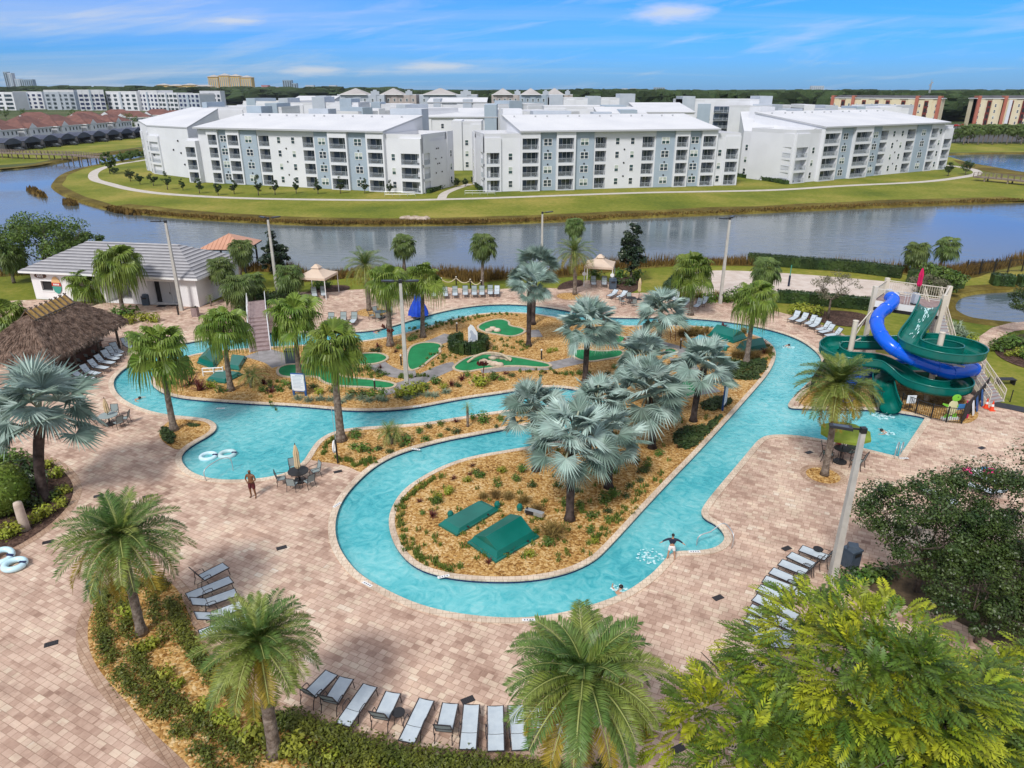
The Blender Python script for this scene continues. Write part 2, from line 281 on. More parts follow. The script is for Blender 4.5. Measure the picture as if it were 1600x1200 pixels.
M['oak'] = leaf('dark_oak_leaf', (.024, .052, .012), (.07, .105, .024), .4, .15, .05, .5)
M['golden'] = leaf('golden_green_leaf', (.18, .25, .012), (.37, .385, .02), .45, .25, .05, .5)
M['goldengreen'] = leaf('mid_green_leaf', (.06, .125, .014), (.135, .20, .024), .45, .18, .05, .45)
M['broad'] = leaf('broad_tree_leaf', (.055, .11, .016), (.13, .19, .035), .45, .2, .08, .45)
M['magnolia'] = leaf('magnolia_leaf', (.012, .03, .014), (.035, .055, .022), .35, .08, .05, .5)
M['greyolive'] = leaf('grey_olive_leaf', (.10, .10, .055), (.22, .20, .13), .6, .2, .08, .5)
M['shrub'] = leaf('shrub_leaf', (.06, .14, .018), (.13, .21, .035), .5, .2, .25, .4)
M['shrubyellow'] = leaf('yellow_green_shrub_leaf', (.22, .27, .02), (.36, .38, .05), .5, .3, .15, .35)
M['shrubred'] = leaf('red_dracaena_leaf', (.09, .018, .018), (.15, .04, .03), .5, .15, .2, .4)
M['tangrass'] = leaf('tan_fountain_grass', (.19, .125, .035), (.30, .21, .075), .8, .25, .15, .4)
M['liriope'] = leaf('lily_turf_blade', (.08, .15, .02), (.17, .22, .035), .6, .25, .2, .4)
M['silverplant'] = leaf('silvery_plant_leaf', (.17, .23, .15), (.28, .33, .22), .6, .2, .15, .3)
M['juniper'] = leaf('dark_groundcover_leaf', (.025, .055, .012), (.06, .085, .022), .6, .15, .1, .4)
M['hedge'] = leaf('hedge_leaf', (.018, .045, .012), (.05, .085, .02), .5, .12, .08, .5)
M['boxgreen'] = leaf('clipped_bush_leaf', (.10, .16, .02), (.17, .22, .04), .5, .2, .08, .4)
M['reed'] = leaf('bank_reed_blade', (.105, .06, .014), (.22, .14, .035), .8, .25, 0, .5)
M['pine'] = leaf('pine_needle', (.02, .05, .016), (.055, .085, .025), .7, .1, .25, .4)
M['forest'] = leaf('forest_leaf', (.018, .038, .014), (.045, .062, .025), .9, 0, 0, .45, .1)
M['thatch'] = mat('palm_thatch', (.10, .06, .042), (.27, .185, .14), 2.6, .95, bump=1.0, bscale=9, bdist=.15, island=.25)
M['reedmat'] = mat('golden_ridge_mat', (.40, .23, .06), (.50, .32, .11), 8., .9)
M['turf'] = mat('putting_green_turf', (.008, .17, .055), (.012, .22, .075), 1.2, .95, bump=.3, bscale=60)
M['curbbrick'] = mat('pale_brick_kerb', (.55, .46, .34), (.42, .33, .23), 6., .85)
M['rock'] = mat('pale_boulder', (.45, .34, .24), (.62, .52, .42), 2., .9, bump=.6, bscale=6)
M['rock2'] = mat('shore_rock', (.30, .22, .16), (.50, .42, .35), 1., .9, bump=.6, bscale=6)
M['flume'] = mat('green_fibreglass', (.0, .115, .098), (.004, .14, .115), .8, .25, spec=.5)
M['flumein'] = mat('wet_green_fibreglass', (.0, .10, .075), (.003, .15, .12), 1.4, .12, spec=.6)
M['tube'] = mat('blue_fibreglass', (.0, .095, .66), (.0, .115, .76), .8, .22, spec=.5)
M['cream'] = mat('cream_painted_steel', (.66, .60, .50), (.60, .54, .45), 1., .45)
M['step'] = mat('mauve_step', (.24, .17, .17), (.32, .24, .23), 3., .85)
M['cover'] = mat('green_cover_fibreglass', (.0, .115, .09), (.004, .15, .12), .7, .3, spec=.5)
M['covermat'] = mat('faded_teal_cover', (.10, .32, .38), (.14, .38, .44), .9, .35)
M['blueumb'] = mat('blue_umbrella_fabric', (.008, .05, .45), (.015, .08, .55), 2., .8)
M['beigeumb'] = mat('beige_umbrella_fabric', (.55, .42, .25), (.62, .50, .32), 3., .85)
M['limeumb'] = mat('lime_umbrella_fabric', (.25, .36, .04), (.33, .42, .07), 2., .8, transl=.3)
M['canopy'] = mat('cream_canopy_fabric', (.72, .58, .46), (.66, .52, .41), 1., .85, transl=.15)
M['pole'] = mat('concrete_lamp_pole', (.50, .48, .44), (.42, .40, .365), 2., .8)
M['rooftile'] = mat('grey_roof_tile', (.24, .235, .25), rough=.8)
M['orangeroof'] = mat('orange_metal_roof', (.56, .30, .20), (.50, .26, .17), .5, .5)
M['redroof'] = mat('red_brown_roof_tile', (.135, .062, .052), (.19, .088, .072), .35, .85)
M['charroof'] = mat('charcoal_roof', (.06, .06, .07), (.09, .09, .10), .3, .8)
M['carport'] = mat('dark_blue_carport_roof', (.045, .055, .09), (.07, .08, .12), .3, .6)
M['tanroof'] = mat('grey_beige_roof', (.36, .34, .33), (.43, .41, .40), .2, .85)
M['tanwall'] = mat('tan_stucco', (.40, .35, .33), (.45, .40, .37), .2, .85)
M['beigewall'] = mat('cream_stucco', (.66, .57, .38), (.70, .62, .45), .2, .85)
M['redwall'] = mat('coral_stucco', (.40, .13, .09), (.44, .16, .11), .2, .85)
M['maroon'] = mat('maroon_stucco', (.16, .03, .025), rough=.85)
M['gold'] = mat('gold_stucco', (.60, .40, .14), (.66, .47, .20), .05, .85)
M['pinkwall'] = mat('pink_stucco', (.42, .17, .17), rough=.85)
M['towerblue'] = mat('blue_grey_tower', (.22, .30, .38), (.30, .38, .45), .03, .5)
M['wood'] = mat('weathered_boardwalk', (.17, .13, .105), (.24, .19, .155), .8, .9)
M['mast'] = mat('galvanised_steel', (.55, .56, .57), rough=.4, metal=.6)
M['skin_dark'] = mat('brown_skin', (.17, .075, .035), rough=.5)
M['skin'] = mat('tan_skin', (.45, .25, .16), rough=.5)
M['hair'] = mat('black_hair', (.012, .01, .01), rough=.5)
M['maroonfab'] = mat('dark_red_fabric', (.10, .015, .02), rough=.8)
M['navyfab'] = mat('navy_fabric', (.012, .02, .045), rough=.7)
M['whitefab'] = mat('white_fabric', (.75, .75, .75), rough=.8)
M['pinkfab'] = mat('pink_fabric', (.75, .04, .22), rough=.8)
M['bluefab'] = mat('blue_fabric', (.05, .22, .55), rough=.8)
M['inflat'] = mat('pale_blue_vinyl', (.52, .74, .82), (.60, .80, .86), 2., .25)
M['inflatw'] = mat('white_vinyl', (.46, .64, .66), rough=.25)
M['cone'] = mat('orange_plastic', (.75, .07, .02), rough=.5)
M['bin'] = mat('slate_blue_plastic', (.05, .075, .11), (.07, .095, .13), 3., .5)
M['rope'] = mat('pale_rope', (.60, .50, .36), rough=.9)
M['foam'] = mat('white_foam', (.60, .78, .80), (.45, .72, .75), 4., .7)
M['magenta'] = mat('magenta_fabric', (.55, .01, .10), rough=.8)
M['turtle'] = mat('lime_painted_board', (.20, .55, .05), rough=.5)
M['turtlebelly'] = mat('cream_painted_board', (.68, .66, .40), rough=.5)
M['signblue'] = mat('blue_sign_frame', (.02, .09, .28), rough=.5)
M['signwhite'] = mat('white_sign_face', (.74, .77, .80), rough=.5)
M['signgrey'] = mat('grey_print', (.42, .47, .55), rough=.6)
M['signbrown'] = mat('brown_sign', (.10, .045, .03), rough=.5)
M['signred'] = mat('red_sign', (.50, .05, .03), rough=.5)
M['signteal'] = mat('teal_sign', (.05, .30, .24), rough=.5)
M['signcream'] = mat('orange_cream_sign', (.70, .45, .22), rough=.5)
M['mesh'] = mat('black_mesh_screen', (.018, .016, .02), rough=.8)
M['bird'] = mat('dark_plastic_bollard', (.03, .025, .022), rough=.5)
M['lampglow'] = mat('opal_lamp_cap', (.75, .72, .66), rough=.4)
M['stucco_b'] = mat('white_pool_house_wall', (.80, .79, .79), (.74, .73, .74), .8, .85, spec=.2)
M['door'] = mat('pale_grey_door', (.55, .55, .56), rough=.5)
M['coral'] = mat('coral_stone', (.45, .36, .29), (.55, .45, .38), 3., .9, bump=.6, bscale=12)
M['car_w'] = mat('white_car_paint', (.7, .71, .72), rough=.25)
M['car_r'] = mat('red_car_paint', (.35, .03, .03), rough=.25)
M['car_d'] = mat('dark_car_paint', (.04, .045, .05), rough=.25)
# ------------------------------------------------------------------ mesh helpers
class MB:
    def __init__(s): s.v = []; s.f = []; s.m = []
    def quad(s, a, b, c, d, m=0):
        i = len(s.v); s.v += [tuple(a), tuple(b), tuple(c), tuple(d)]; s.f.append((i, i+1, i+2, i+3)); s.m.append(m)
    def tri(s, a, b, c, m=0):
        i = len(s.v); s.v += [tuple(a), tuple(b), tuple(c)]; s.f.append((i, i+1, i+2)); s.m.append(m)
    def poly(s, pts, m=0):
        i = len(s.v); s.v += [tuple(p) for p in pts]; s.f.append(tuple(range(i, i+len(pts)))); s.m.append(m)
    def box(s, x0, x1, y0, y1, z0, z1, m=0, T=None):
        p = [Vector(q) for q in ((x0, y0, z0), (x1, y0, z0), (x1, y1, z0), (x0, y1, z0), (x0, y0, z1), (x1, y0, z1), (x1, y1, z1), (x0, y1, z1))]
        if T: p = [T @ q for q in p]
        i = len(s.v); s.v += [tuple(q) for q in p]
        for f in ((0, 3, 2, 1), (4, 5, 6, 7), (0, 1, 5, 4), (1, 2, 6, 5), (2, 3, 7, 6), (3, 0, 4, 7)):
            s.f.append(tuple(i+k for k in f)); s.m.append(m)
    def bar(s, a, b, w, h, m=0):
        """box beam from a to b, width w, height h"""
        a, b = Vector(a), Vector(b); d = (b-a); 
        if d.length < 1e-6: return
        d.normalize(); up = Vector((0, 0, 1)) if abs(d.z) < .95 else Vector((0, 1, 0))
        x = d.cross(up).normalized()*w/2; y = x.cross(d).normalized()*h/2
        p = [a-x-y, a+x-y, a+x+y, a-x+y, b-x-y, b+x-y, b+x+y, b-x+y]; i = len(s.v); s.v += [tuple(q) for q in p]
        for f in ((0, 3, 2, 1), (4, 5, 6, 7), (0, 1, 5, 4), (1, 2, 6, 5), (2, 3, 7, 6), (3, 0, 4, 7)):
            s.f.append(tuple(i+k for k in f)); s.m.append(m)
    def tube(s, path, r, n=8, m=0, cap=True, squash=1.0):
        P = [Vector(p) for p in path]; rs = r if isinstance(r, (list, tuple)) else [r]*len(P); base = len(s.v); x = None
        for k, p in enumerate(P):
            d = (P[min(k+1, len(P)-1)]-P[max(k-1, 0)]).normalized()
            if x is None:
                x = d.orthogonal().normalized()
            x = (x-d*x.dot(d)).normalized(); y = d.cross(x)
            for j in range(n):
                a = 2*math.pi*j/n; s.v.append(tuple(p+(x*math.cos(a)+y*math.sin(a)*squash)*rs[k]))
        for k in range(len(P)-1):
            for j in range(n):
                a, b = base+k*n+j, base+k*n+(j+1) % n
                s.f.append((a, b, b+n, a+n)); s.m.append(m)
        if cap:
            s.f.append(tuple(base+j for j in range(n))[::-1]); s.m.append(m)
            s.f.append(tuple(base+(len(P)-1)*n+j for j in range(n))); s.m.append(m)
    def lathe(s, prof, n=16, c=(0, 0, 0), m=0, cap=True, sx=1, sy=1):
        base = len(s.v)
        for r, z in prof:
            for j in range(n):
                a = 2*math.pi*j/n; s.v.append((c[0]+r*math.cos(a)*sx, c[1]+r*math.sin(a)*sy, c[2]+z))
        for k in range(len(prof)-1):
            for j in range(n):
                a, b = base+k*n+j, base+k*n+(j+1) % n; s.f.append((a, b, b+n, a+n)); s.m.append(m)
        if cap:
            s.f.append(tuple(base+j for j in range(n))[::-1]); s.m.append(m)
            s.f.append(tuple(base+(len(prof)-1)*n+j for j in range(n))); s.m.append(m)
    def blob(s, c, rx, ry, rz, m=0, n=10, k=6, jit=0, seed=0):
        rr = random.Random(seed); base = len(s.v); s.v.append((c[0], c[1], c[2]-rz))
        for i in range(1, k):
            t = math.pi*i/k
            for j in range(n):
                a = 2*math.pi*j/n; q = 1+rr.uniform(-jit, jit)
                s.v.append((c[0]+rx*math.sin(t)*math.cos(a)*q, c[1]+ry*math.sin(t)*math.sin(a)*q, c[2]-rz*math.cos(t)*q))
        s.v.append((c[0], c[1], c[2]+rz)); top = len(s.v)-1
        for j in range(n):
            s.f.append((base, base+1+(j+1) % n, base+1+j)); s.m.append(m)
            s.f.append((top, top-n+j, top-n+(j+1) % n)); s.m.append(m)
        for i in range(k-2):
            for j in range(n):
                a, b = base+1+i*n+j, base+1+i*n+(j+1) % n; s.f.append((a, b, b+n, a+n)); s.m.append(m)
    def prism(s, pts, z0, z1, m=0, mtop=None, bottom=False):
        a = area(pts)
        if a < 0: pts = pts[::-1]
        n = len(pts); i = len(s.v); s.v += [(p[0], p[1], z0) for p in pts]+[(p[0], p[1], z1) for p in pts]
        for k in range(n):
            j = (k+1) % n; s.f.append((i+k, i+j, i+n+j, i+n+k)); s.m.append(m)
        tri = geometry.tessellate_polygon([[Vector((p[0], p[1], 0)) for p in pts]])
        for t in tri:
            t = list(t); A, B, C = (pts[q] for q in t)
            if (B[0]-A[0])*(C[1]-A[1])-(B[1]-A[1])*(C[0]-A[0]) < 0: t = t[::-1]
            s.f.append(tuple(i+n+q for q in t)); s.m.append(m if mtop is None else mtop)
            if bottom: s.f.append(tuple(i+q for q in t[::-1])); s.m.append(m)
    def mesh(s, name, mats, smooth=False):
        me = bpy.data.meshes.new(name); me.from_pydata(s.v, [], s.f)
        for q in (mats if isinstance(mats, (list, tuple)) else [mats]): me.materials.append(M[q] if isinstance(q, str) else q)
        if any(s.m): me.polygons.foreach_set('material_index', s.m)
        if smooth: me.polygons.foreach_set('use_smooth', [True]*len(s.f))
        me.update(); return me
    def build(s, name, mats, parent=None, smooth=False, loc=None):
        return link(s.mesh(name, mats, smooth), name, parent, loc)
def area(p): return sum(p[i][0]*p[(i+1) % len(p)][1]-p[(i+1) % len(p)][0]*p[i][1] for i in range(len(p)))/2
def link(me, name, parent=None, loc=None, rot=None, scale=None):
    o = bpy.data.objects.new(name, me); COL.objects.link(o)
    if parent is not None: o.parent = parent
    if loc is not None: o.location = loc
    if rot is not None: o.rotation_euler = rot if isinstance(rot, (tuple, list)) else (0, 0, rot)
    if scale is not None: o.scale = (scale,)*3 if isinstance(scale, (int, float)) else scale
    return o
LABELS = {}
def tag(o, label, cat, group=None, kind=None):
    o['label'] = label; o['category'] = cat
    if group: o['group'] = group
    if kind: o['kind'] = kind
    return o
def struct(o): o['kind'] = 'structure'; return o
def thing(name, label, cat, loc=(0, 0, 0), rot=0, group=None, scale=None):
    o = link(None, name, None, loc, rot, scale); o.empty_display_size = .2
    return tag(o, label, cat, group)
def kids(o): return [c for c in KID.get(o.name, [])]
KID = {}
def dup(root, loc, rot=0, scale=None, label=None, group=None):
    def cp(o, par):
        c = o.copy(); COL.objects.link(c)
        if par is not None: c.parent = par
        for ch in o.children: cp(ch, c)
        return c
    r = cp(root, None); r.location = loc; r.rotation_euler = (0, 0, rot)
    if scale is not None: r.scale = (scale,)*3 if isinstance(scale, (int, float)) else scale
    if label: r['label'] = label
    if group: r['group'] = group
    return r
ORD = ['first', 'second', 'third', 'fourth', 'fifth', 'sixth', 'seventh', 'eighth', 'ninth', 'tenth', 'eleventh', 'twelfth', 'thirteenth', 'fourteenth', 'fifteenth', 'sixteenth', 'seventeenth', 'eighteenth', 'nineteenth', 'twentieth']
def ordn(i):
    if i < 20: return ORD[i]
    tens = {2: 'twenty', 3: 'thirty', 4: 'forty', 5: 'fifty', 6: 'sixty', 7: 'seventy', 8: 'eighty', 9: 'ninety'}
    k = i+1
    if k % 10 == 0: return {2: 'twentieth', 3: 'thirtieth', 4: 'fortieth', 5: 'fiftieth', 6: 'sixtieth', 7: 'seventieth', 8: 'eightieth', 9: 'ninetieth'}.get(k//10, 'last')
    return tens.get(k//10, 'last')+' '+ORD[k % 10-1]
def chaikin(p, it=2, closed=True):
    for _ in range(it):
        q = []; n = len(p)
        for i in range(n if closed else n-1):
            a, b = p[i], p[(i+1) % n]
            q += [(a[0]*.75+b[0]*.25, a[1]*.75+b[1]*.25), (a[0]*.25+b[0]*.75, a[1]*.25+b[1]*.75)]
        p = q if closed else [p[0]]+q+[p[-1]]
    out = []
    for a in p:
        if not out or (a[0]-out[-1][0])**2+(a[1]-out[-1][1])**2 > 1e-4: out.append(a)
    if closed and (out[0][0]-out[-1][0])**2+(out[0][1]-out[-1][1])**2 < 1e-4: out.pop()
    return out
def offset(p, d):
    """offset a closed outline outward by d"""
    s = 1 if area(p) > 0 else -1; out = []; n = len(p)
    for i in range(n):
        a, b, c = Vector(p[i-1]), Vector(p[i]), Vector(p[(i+1) % n])
        n1 = Vector(((b-a).y, -(b-a).x)); n2 = Vector(((c-b).y, -(c-b).x))
        if n1.length > 0: n1.normalize()
        if n2.length > 0: n2.normalize()
        nn = n1+n2
        if nn.length < 1e-4: nn = n1
        nn.normalize(); k = max(.5, nn.dot(n1)); out.append(tuple(b+nn*(s*d/k)))
    return out
def inside(x, y, p):
    r = False; j = len(p)-1
    for i in range(len(p)):
        if (p[i][1] > y) != (p[j][1] > y) and x < (p[j][0]-p[i][0])*(y-p[i][1])/(p[j][1]-p[i][1])+p[i][0]: r = not r
        j = i
    return r
def sheet(name, loops, z, matname, kind='structure', parent=None, mats=None):
    """flat filled sheet: first loop is the outline, further loops are holes or islands by the even-odd rule"""
    v = []; e = []
    for lp in loops:
        i = len(v); v += [Vector(q) for q in lp]; e += [(i+k, i+(k+1) % len(lp)) for k in range(len(lp))]
    V, E, F, *_ = geometry.delaunay_2d_cdt(v, e, [], 1 if len(loops) == 1 else 0, 1e-5)
    mb = MB(); mb.v = [(q.x, q.y, z) for q in V]
    for f in F:
        c = sum((V[k] for k in f), Vector((0, 0)))/len(f)
        if sum(inside(c.x, c.y, lp) for lp in loops) % 2 == 1: mb.f.append(tuple(f)); mb.m.append(0)
    o = mb.build(name, matname, parent)
    if kind: o['kind'] = kind
    return o
def ribbon(mb, p, d0, d1, z0, z1, m=0):
    a, b = offset(p, d0), offset(p, d1); n = len(p)
    for i in range(n):
        j = (i+1) % n; mb.quad((*a[i], z0), (*a[j], z0), (*b[j], z1), (*b[i], z1), m)
def strip_path(pts, w):
    """closed outline of a band of width w around an open polyline"""
    P = [Vector(q) for q in pts]; l = []; r = []
    for i in range(len(P)):
        d = (P[min(i+1, len(P)-1)]-P[max(i-1, 0)]).normalized(); n = Vector((-d.y, d.x))*w/2
        l.append(tuple(P[i]+n)); r.append(tuple(P[i]-n))
    return l+r[::-1]
def px(lst, z=0): return [P2(u, v, z) for u, v in lst]
def catmull(P, n=8):
    P = [Vector(p) for p in P]; out = []
    for i in range(len(P)-1):
        a, b, c, d = P[max(i-1, 0)], P[i], P[i+1], P[min(i+2, len(P)-1)]
        for k in range(n):
            t = k/n; out.append(.5*((2*b)+(c-a)*t+(2*a-5*b+4*c-d)*t*t+(3*b-3*c+d-a)*t**3))
    out.append(P[-1]); return out
def wall_holes(mb, x0, x1, z0, z1, y, holes, m=0):
    """front wall (facing -y) with rectangular openings (hx0,hx1,hz0,hz1)"""
    xs = sorted({x0, x1, *[h[0] for h in holes], *[h[1] for h in holes]}); zs = sorted({z0, z1, *[h[2] for h in holes], *[h[3] for h in holes]})
    for i in range(len(xs)-1):
        for j in range(len(zs)-1):
            cx, cz = (xs[i]+xs[i+1])/2, (zs[j]+zs[j+1])/2
            if any(h[0] < cx < h[1] and h[2] < cz < h[3] for h in holes): continue
            mb.quad((xs[i], y, zs[j]), (xs[i+1], y, zs[j]), (xs[i+1], y, zs[j+1]), (xs[i], y, zs[j+1]), m)
def reveal(mb, h, y0, y1, m=0):
    a, b, c, d = h
    mb.quad((a, y0, c), (b, y0, c), (b, y1, c), (a, y1, c), m); mb.quad((a, y0, d), (a, y1, d), (b, y1, d), (b, y0, d), m)
    mb.quad((a, y0, c), (a, y1, c), (a, y1, d), (a, y0, d), m); mb.quad((b, y0, c), (b, y0, d), (b, y1, d), (b, y1, c), m)
# ------------------------------------------------------------------ setting: land, lake, pool, paving, beds
OUTP = [(305,533),(265,541),(225,557),(195,575),(179,590),(176,602),(183,617),(202,631),(230,642),(262,649),(300,652),(328,656),(340,666),(332,678),(300,695),(285,708),(282,721),(295,737),(320,747),(350,751),(390,750),(425,746),(455,737),(475,722),(485,705),(497,688),(520,675),(550,669),(600,666),(660,662),(720,652),(770,644),(830,636),(890,632),(915,640),(905,652),(870,660),(830,664),(790,670),(740,680),(700,687),(650,700),(615,712),(585,729),(562,749),(541,772),(528,795),(522,822),(526,850),(540,875),(562,900),(612,928),(662,949),(725,962),(800,968),(860,963),(920,949),(975,929),(1017,900),(1035,881),(1046,868),(1057,862),(1087,862),(1117,858),(1133,846),(1132,834),(1120,820),(1102,811),(1095,802),(1101,789),(1120,765),(1150,730),(1175,700),(1185,688),(1200,680),(1240,680),(1290,688),(1345,700),(1404,715),(1406,714),(1446,654),(1446,652),(1420,647),(1375,640),(1300,639),(1240,638),(1233,636),(1231,632),(1245,615),(1270,592),(1284,572),(1283,557),(1265,540),(1240,526),(1200,514),(1150,504),(1082,497),(1030,496),(975,497),(930,494),(895,487),(850,479),(800,475),(760,476),(725,480),(685,488),(650,498),(600,514),(560,519),(500,519),(440,519),(390,522),(350,526)]
ISLP = [(237,590),(236,600),(250,612),(275,621),(325,626),(400,631),(450,633),(500,637),(540,641),(595,642),(650,637),(700,627),(740,620),(785,614),(830,606),(870,604),(910,610),(945,622),(962,640),(955,660),(925,675),(880,688),(830,698),(800,703),(740,713),(700,725),(660,745),(630,766),(611,795),(607,822),(618,855),(645,885),(690,901),(750,908),(820,908),(880,898),(925,879),(950,857),(1027,772),(1102,695),(1187,600),(1203,580),(1213,557),(1209,541),(1190,527),(1150,516),(1085,509),(1030,508),(975,510),(920,504),(870,496),(835,490),(800,488),(765,489),(737,492),(687,505),(637,520),(600,528),(560,534),(500,538),(440,541),(380,545),(320,550),(280,560),(252,574)]
OUT = chaikin(px(OUTP), 2); ISL = chaikin(px(ISLP), 2)
WATER_Z = -.15
LAKEP = [(1600,312),(1400,319),(1200,328),(1000,336),(850,343),(760,346),(700,347),(620,348),(520,348),(450,346),(330,340),(230,332),(165,323),(130,313),(105,304),(88,294),(82,287),(92,275),(112,266),(150,257),(200,249),(225,244),(232,238),(225,232),(165,240),(100,250),(60,258),(0,264),(-200,272),(-500,282),(-700,330),(-500,425),(-200,430),(0,424),(120,418),(250,416),(330,414),(400,416),(450,418),(480,430),(505,430),(545,426),(600,424),(690,424),(720,427),(745,431),(780,428),(860,424),(920,417),(960,413),(1060,407),(1120,407),(1170,407),(1300,412),(1420,420),(1480,423),(1510,417),(1545,411),(1600,401),(1800,388),(2100,360),(2100,300),(1800,304)]
lake0 = px(LAKEP); LAKE = chaikin(lake0, 2)
PONDR = chaikin(px([(1470,240),(1540,238),(1640,238),(1800,240),(1800,272),(1660,272),(1600,269),(1555,261),(1515,254),(1488,249)]), 2)
PONDS = chaikin(px([(1486,478),(1492,462),(1515,455),(1550,452),(1600,450),(1700,450),(1780,480),(1720,508),(1640,508),(1585,503),(1540,499),(1508,494)]), 2)
DECKW = [(-60, 3), (-62, 60), (-60, 77)]+px([(58,468),(150,472),(240,476),(322,476),(345,468),(400,462),(440,458),(480,456),(530,454),(560,452),(620,449),(690,448),(750,453),(790,451),(860,450),(875,451),(905,446),(915,438),(948,438),(960,449),(985,458),(1045,456),(1070,461),(1125,473),(1160,470),(1195,482),(1235,492),(1262,500),(1290,510),(1318,522),(1340,536),(1362,549),(1420,561),(1498,560),(1512,548),(1527,528),(1550,512),(1580,504),(1640,500),(1640,511),(1585,517),(1560,528),(1545,545),(1538,575),(1545,612),(1562,636),(1620,650),(1720,660)])+[(62, 30), (62, 3)]
ground = sheet('ground', [[(-9000, -80), (9000, -80), (9000, 14000), (-9000, 14000)], LAKE, PONDR, PONDS, offset(OUT, .3)], -.05, 'ground')
def water(name, loop, z, m='lake'): return sheet(name, [loop], z, m)
water('lake_water', offset(LAKE, .6), -.55); water('pond_water', offset(PONDR, .6), -.5); water('lagoon_water', offset(PONDS, .4), -.35)
mb = MB(); ribbon(mb, LAKE, 0, -1.2, -.045, -.9); ribbon(mb, PONDR, 0, -1.2, -.045, -.9); ribbon(mb, PONDS, 0, -.8, -.045, -.7)
struct(mb.build('lake_bank_edge', 'bank'))
# lawns
struct(sheet('lawn', [px([(1640,312),(1400,317),(1200,326),(1000,334),(850,341),(760,344),(600,346),(450,344),(330,337),(230,329),(165,320),(107,302),(84,288),(94,276),(114,267),(152,258),(228,246),(260,240),(740,230),(1150,230),(1485,245),(1520,256),(1640,276)])], -.035, 'lawn'))
struct(sheet('far_lawn', [px([(-300,262),(-5,258),(55,254),(100,246),(165,237),(222,229),(222,209),(150,217),(0,236),(-300,250)])], -.035, 'lawn'))
struct(sheet('embankment_lawn', [px([(1482,224),(1700,224),(1700,237),(1482,238)])], -.035, 'lawn'))
struct(sheet('lakeside_lawn', [px([(-300,470),(-300,430),(0,426),(250,420),(400,420),(450,421),(480,434),(505,434),(545,430),(690,428),(745,435),(780,432),(860,428),(960,417),(1060,411),(1170,411),(1300,416),(1420,424),(1480,427),(1600,405),(1800,392),(1900,640),(1560,660),(1330,560),(1250,520),(1100,490),(700,470),(400,480),(58,480)]), PONDS], -.04, 'lawn'))
# banks of brown grass along the water
def bank(i0, i1, wd, name, loop=lake0):
    seg = [Vector(p) for p in loop[i0:i1]]; o = offset(loop, wd); seg2 = [Vector(p) for p in o[i0:i1]]
    a, b = catmull(seg, 6), catmull(seg2, 6); m = MB()
    for k in range(len(a)-1): 
        j0 = noise.noise(Vector((a[k].x*.08, a[k].y*.08, 0)))*.25; j1 = noise.noise(Vector((a[k+1].x*.08, a[k+1].y*.08, 0)))*.25
        m.quad((*a[k], -.02), (*a[k+1], -.02), (*(b[k+1]+(b[k+1]-a[k+1])*j1), -.012), (*(b[k]+(b[k]-a[k])*j0), -.012))
    struct(m.build(name, 'bank')); return a, b
fa, fb = bank(0, 13, 5.5, 'far_shore_bank'); bank(12, 21, 2.2, 'far_shore_bank')
bank(21, 28, 3.5, 'canal_bank')
na, nb = bank(32, 59, 3.2, 'near_shore_bank')
pr0 = px([(1488,249),(1515,254),(1555,261),(1600,269),(1700,280),(1700,286),(1600,277),(1540,268),(1500,257)]); struct(sheet('pond_bank', [pr0], -.015, 'bank'))
struct(sheet('lagoon_bank', [offset(PONDS, 2.2), offset(PONDS, -.05)], -.02, 'bank'))
# paths of the far shore
FP = catmull(px([(232,249),(187,256),(162,262),(147,270),(148,280),(170,287),(212,297),(275,304),(400,310),(600,312.5),(700,311),(800,308),(1000,301),(1200,297),(1320,290),(1440,284),(1500,277),(1527,271),(1518,264),(1480,258)]), 8)
struct(sheet('lakeside_path', [strip_path(FP, 2.4)], -.022, 'pathway'))
struct(sheet('side_path', [strip_path(catmull(px([(690,311),(694,303),(708,296),(735,287)]), 6), 2.0)], -.020, 'pathway'))
struct(sheet('far_road', [strip_path(px([(-300,172),(0,170),(345,166),(420,165)]), 12)], -.03, 'asphalt'))
struct(sheet('car_park', [px([(1485,222),(1700,222),(1700,192),(1480,194)])], -.03, 'asphalt'))
# pool
mb = MB(); 
for lp, s in ((OUT, 1), (ISL, -1)):
    n = len(lp)
    for i in range(n):
        a, b = lp[i], lp[(i+1) % n]
        mb.quad((*a, -1.15), (*b, -1.15), (*b, -.27), (*a, -.27), 0); mb.quad((*a, -.27), (*b, -.27), (*b, .03), (*a, .03), 1)
struct(mb.build('pool_wall', ['poolfloor', 'tile']))
sheet('pool_floor', [OUT], -1.15, 'poolfloor'); sheet('pool_water', [OUT, ISL], WATER_Z, 'poolwater')
mb = MB(); ribbon(mb, OUT, -.03, .36, .045, .045); ribbon(mb, OUT, .36, .361, .045, -.01); ribbon(mb, OUT, -.03, -.031, -.02, .045)
struct(mb.build('pool_coping', 'coping'))
mb = MB(); ribbon(mb, ISL, .03, -.30, .05, .05); ribbon(mb, ISL, .03, .031, .05, -.02); ribbon(mb, ISL, -.30, -.301, .05, 0)
struct(mb.build('island_coping', 'coping'))
DECK = DECKW
deck = sheet('pool_deck', [DECK, offset(OUT, .05)], 0.0, 'paver')
ISL_IN = offset(ISL, -.28)
sheet('island_mulch', [ISL_IN], .02, 'mulch')
def bed(name, P, m, z=.018, edge=None, it=2):
    p = chaikin(px(P), it); o = sheet(name, [p], z, m)
    if edge:
        k = MB(); ribbon(k, p, 0, edge, z-.006, z-.006); struct(k.build(name+'_border', 'border'))
    return p
BEDL = bed('mulch_bed', [(330,1260),(305,1207),(275,1177),(240,1146),(200,1100),(157,1052),(140,1020),(136,985),(142,955),(160,930),(185,912),(215,903),(252,903),(275,916),(290,945),(303,985),(330,1030),(380,1085),(437,1117),(500,1137),(575,1164),(650,1184),(800,1196),(950,1206),(1010,1260)], 'mulch', edge=.45)
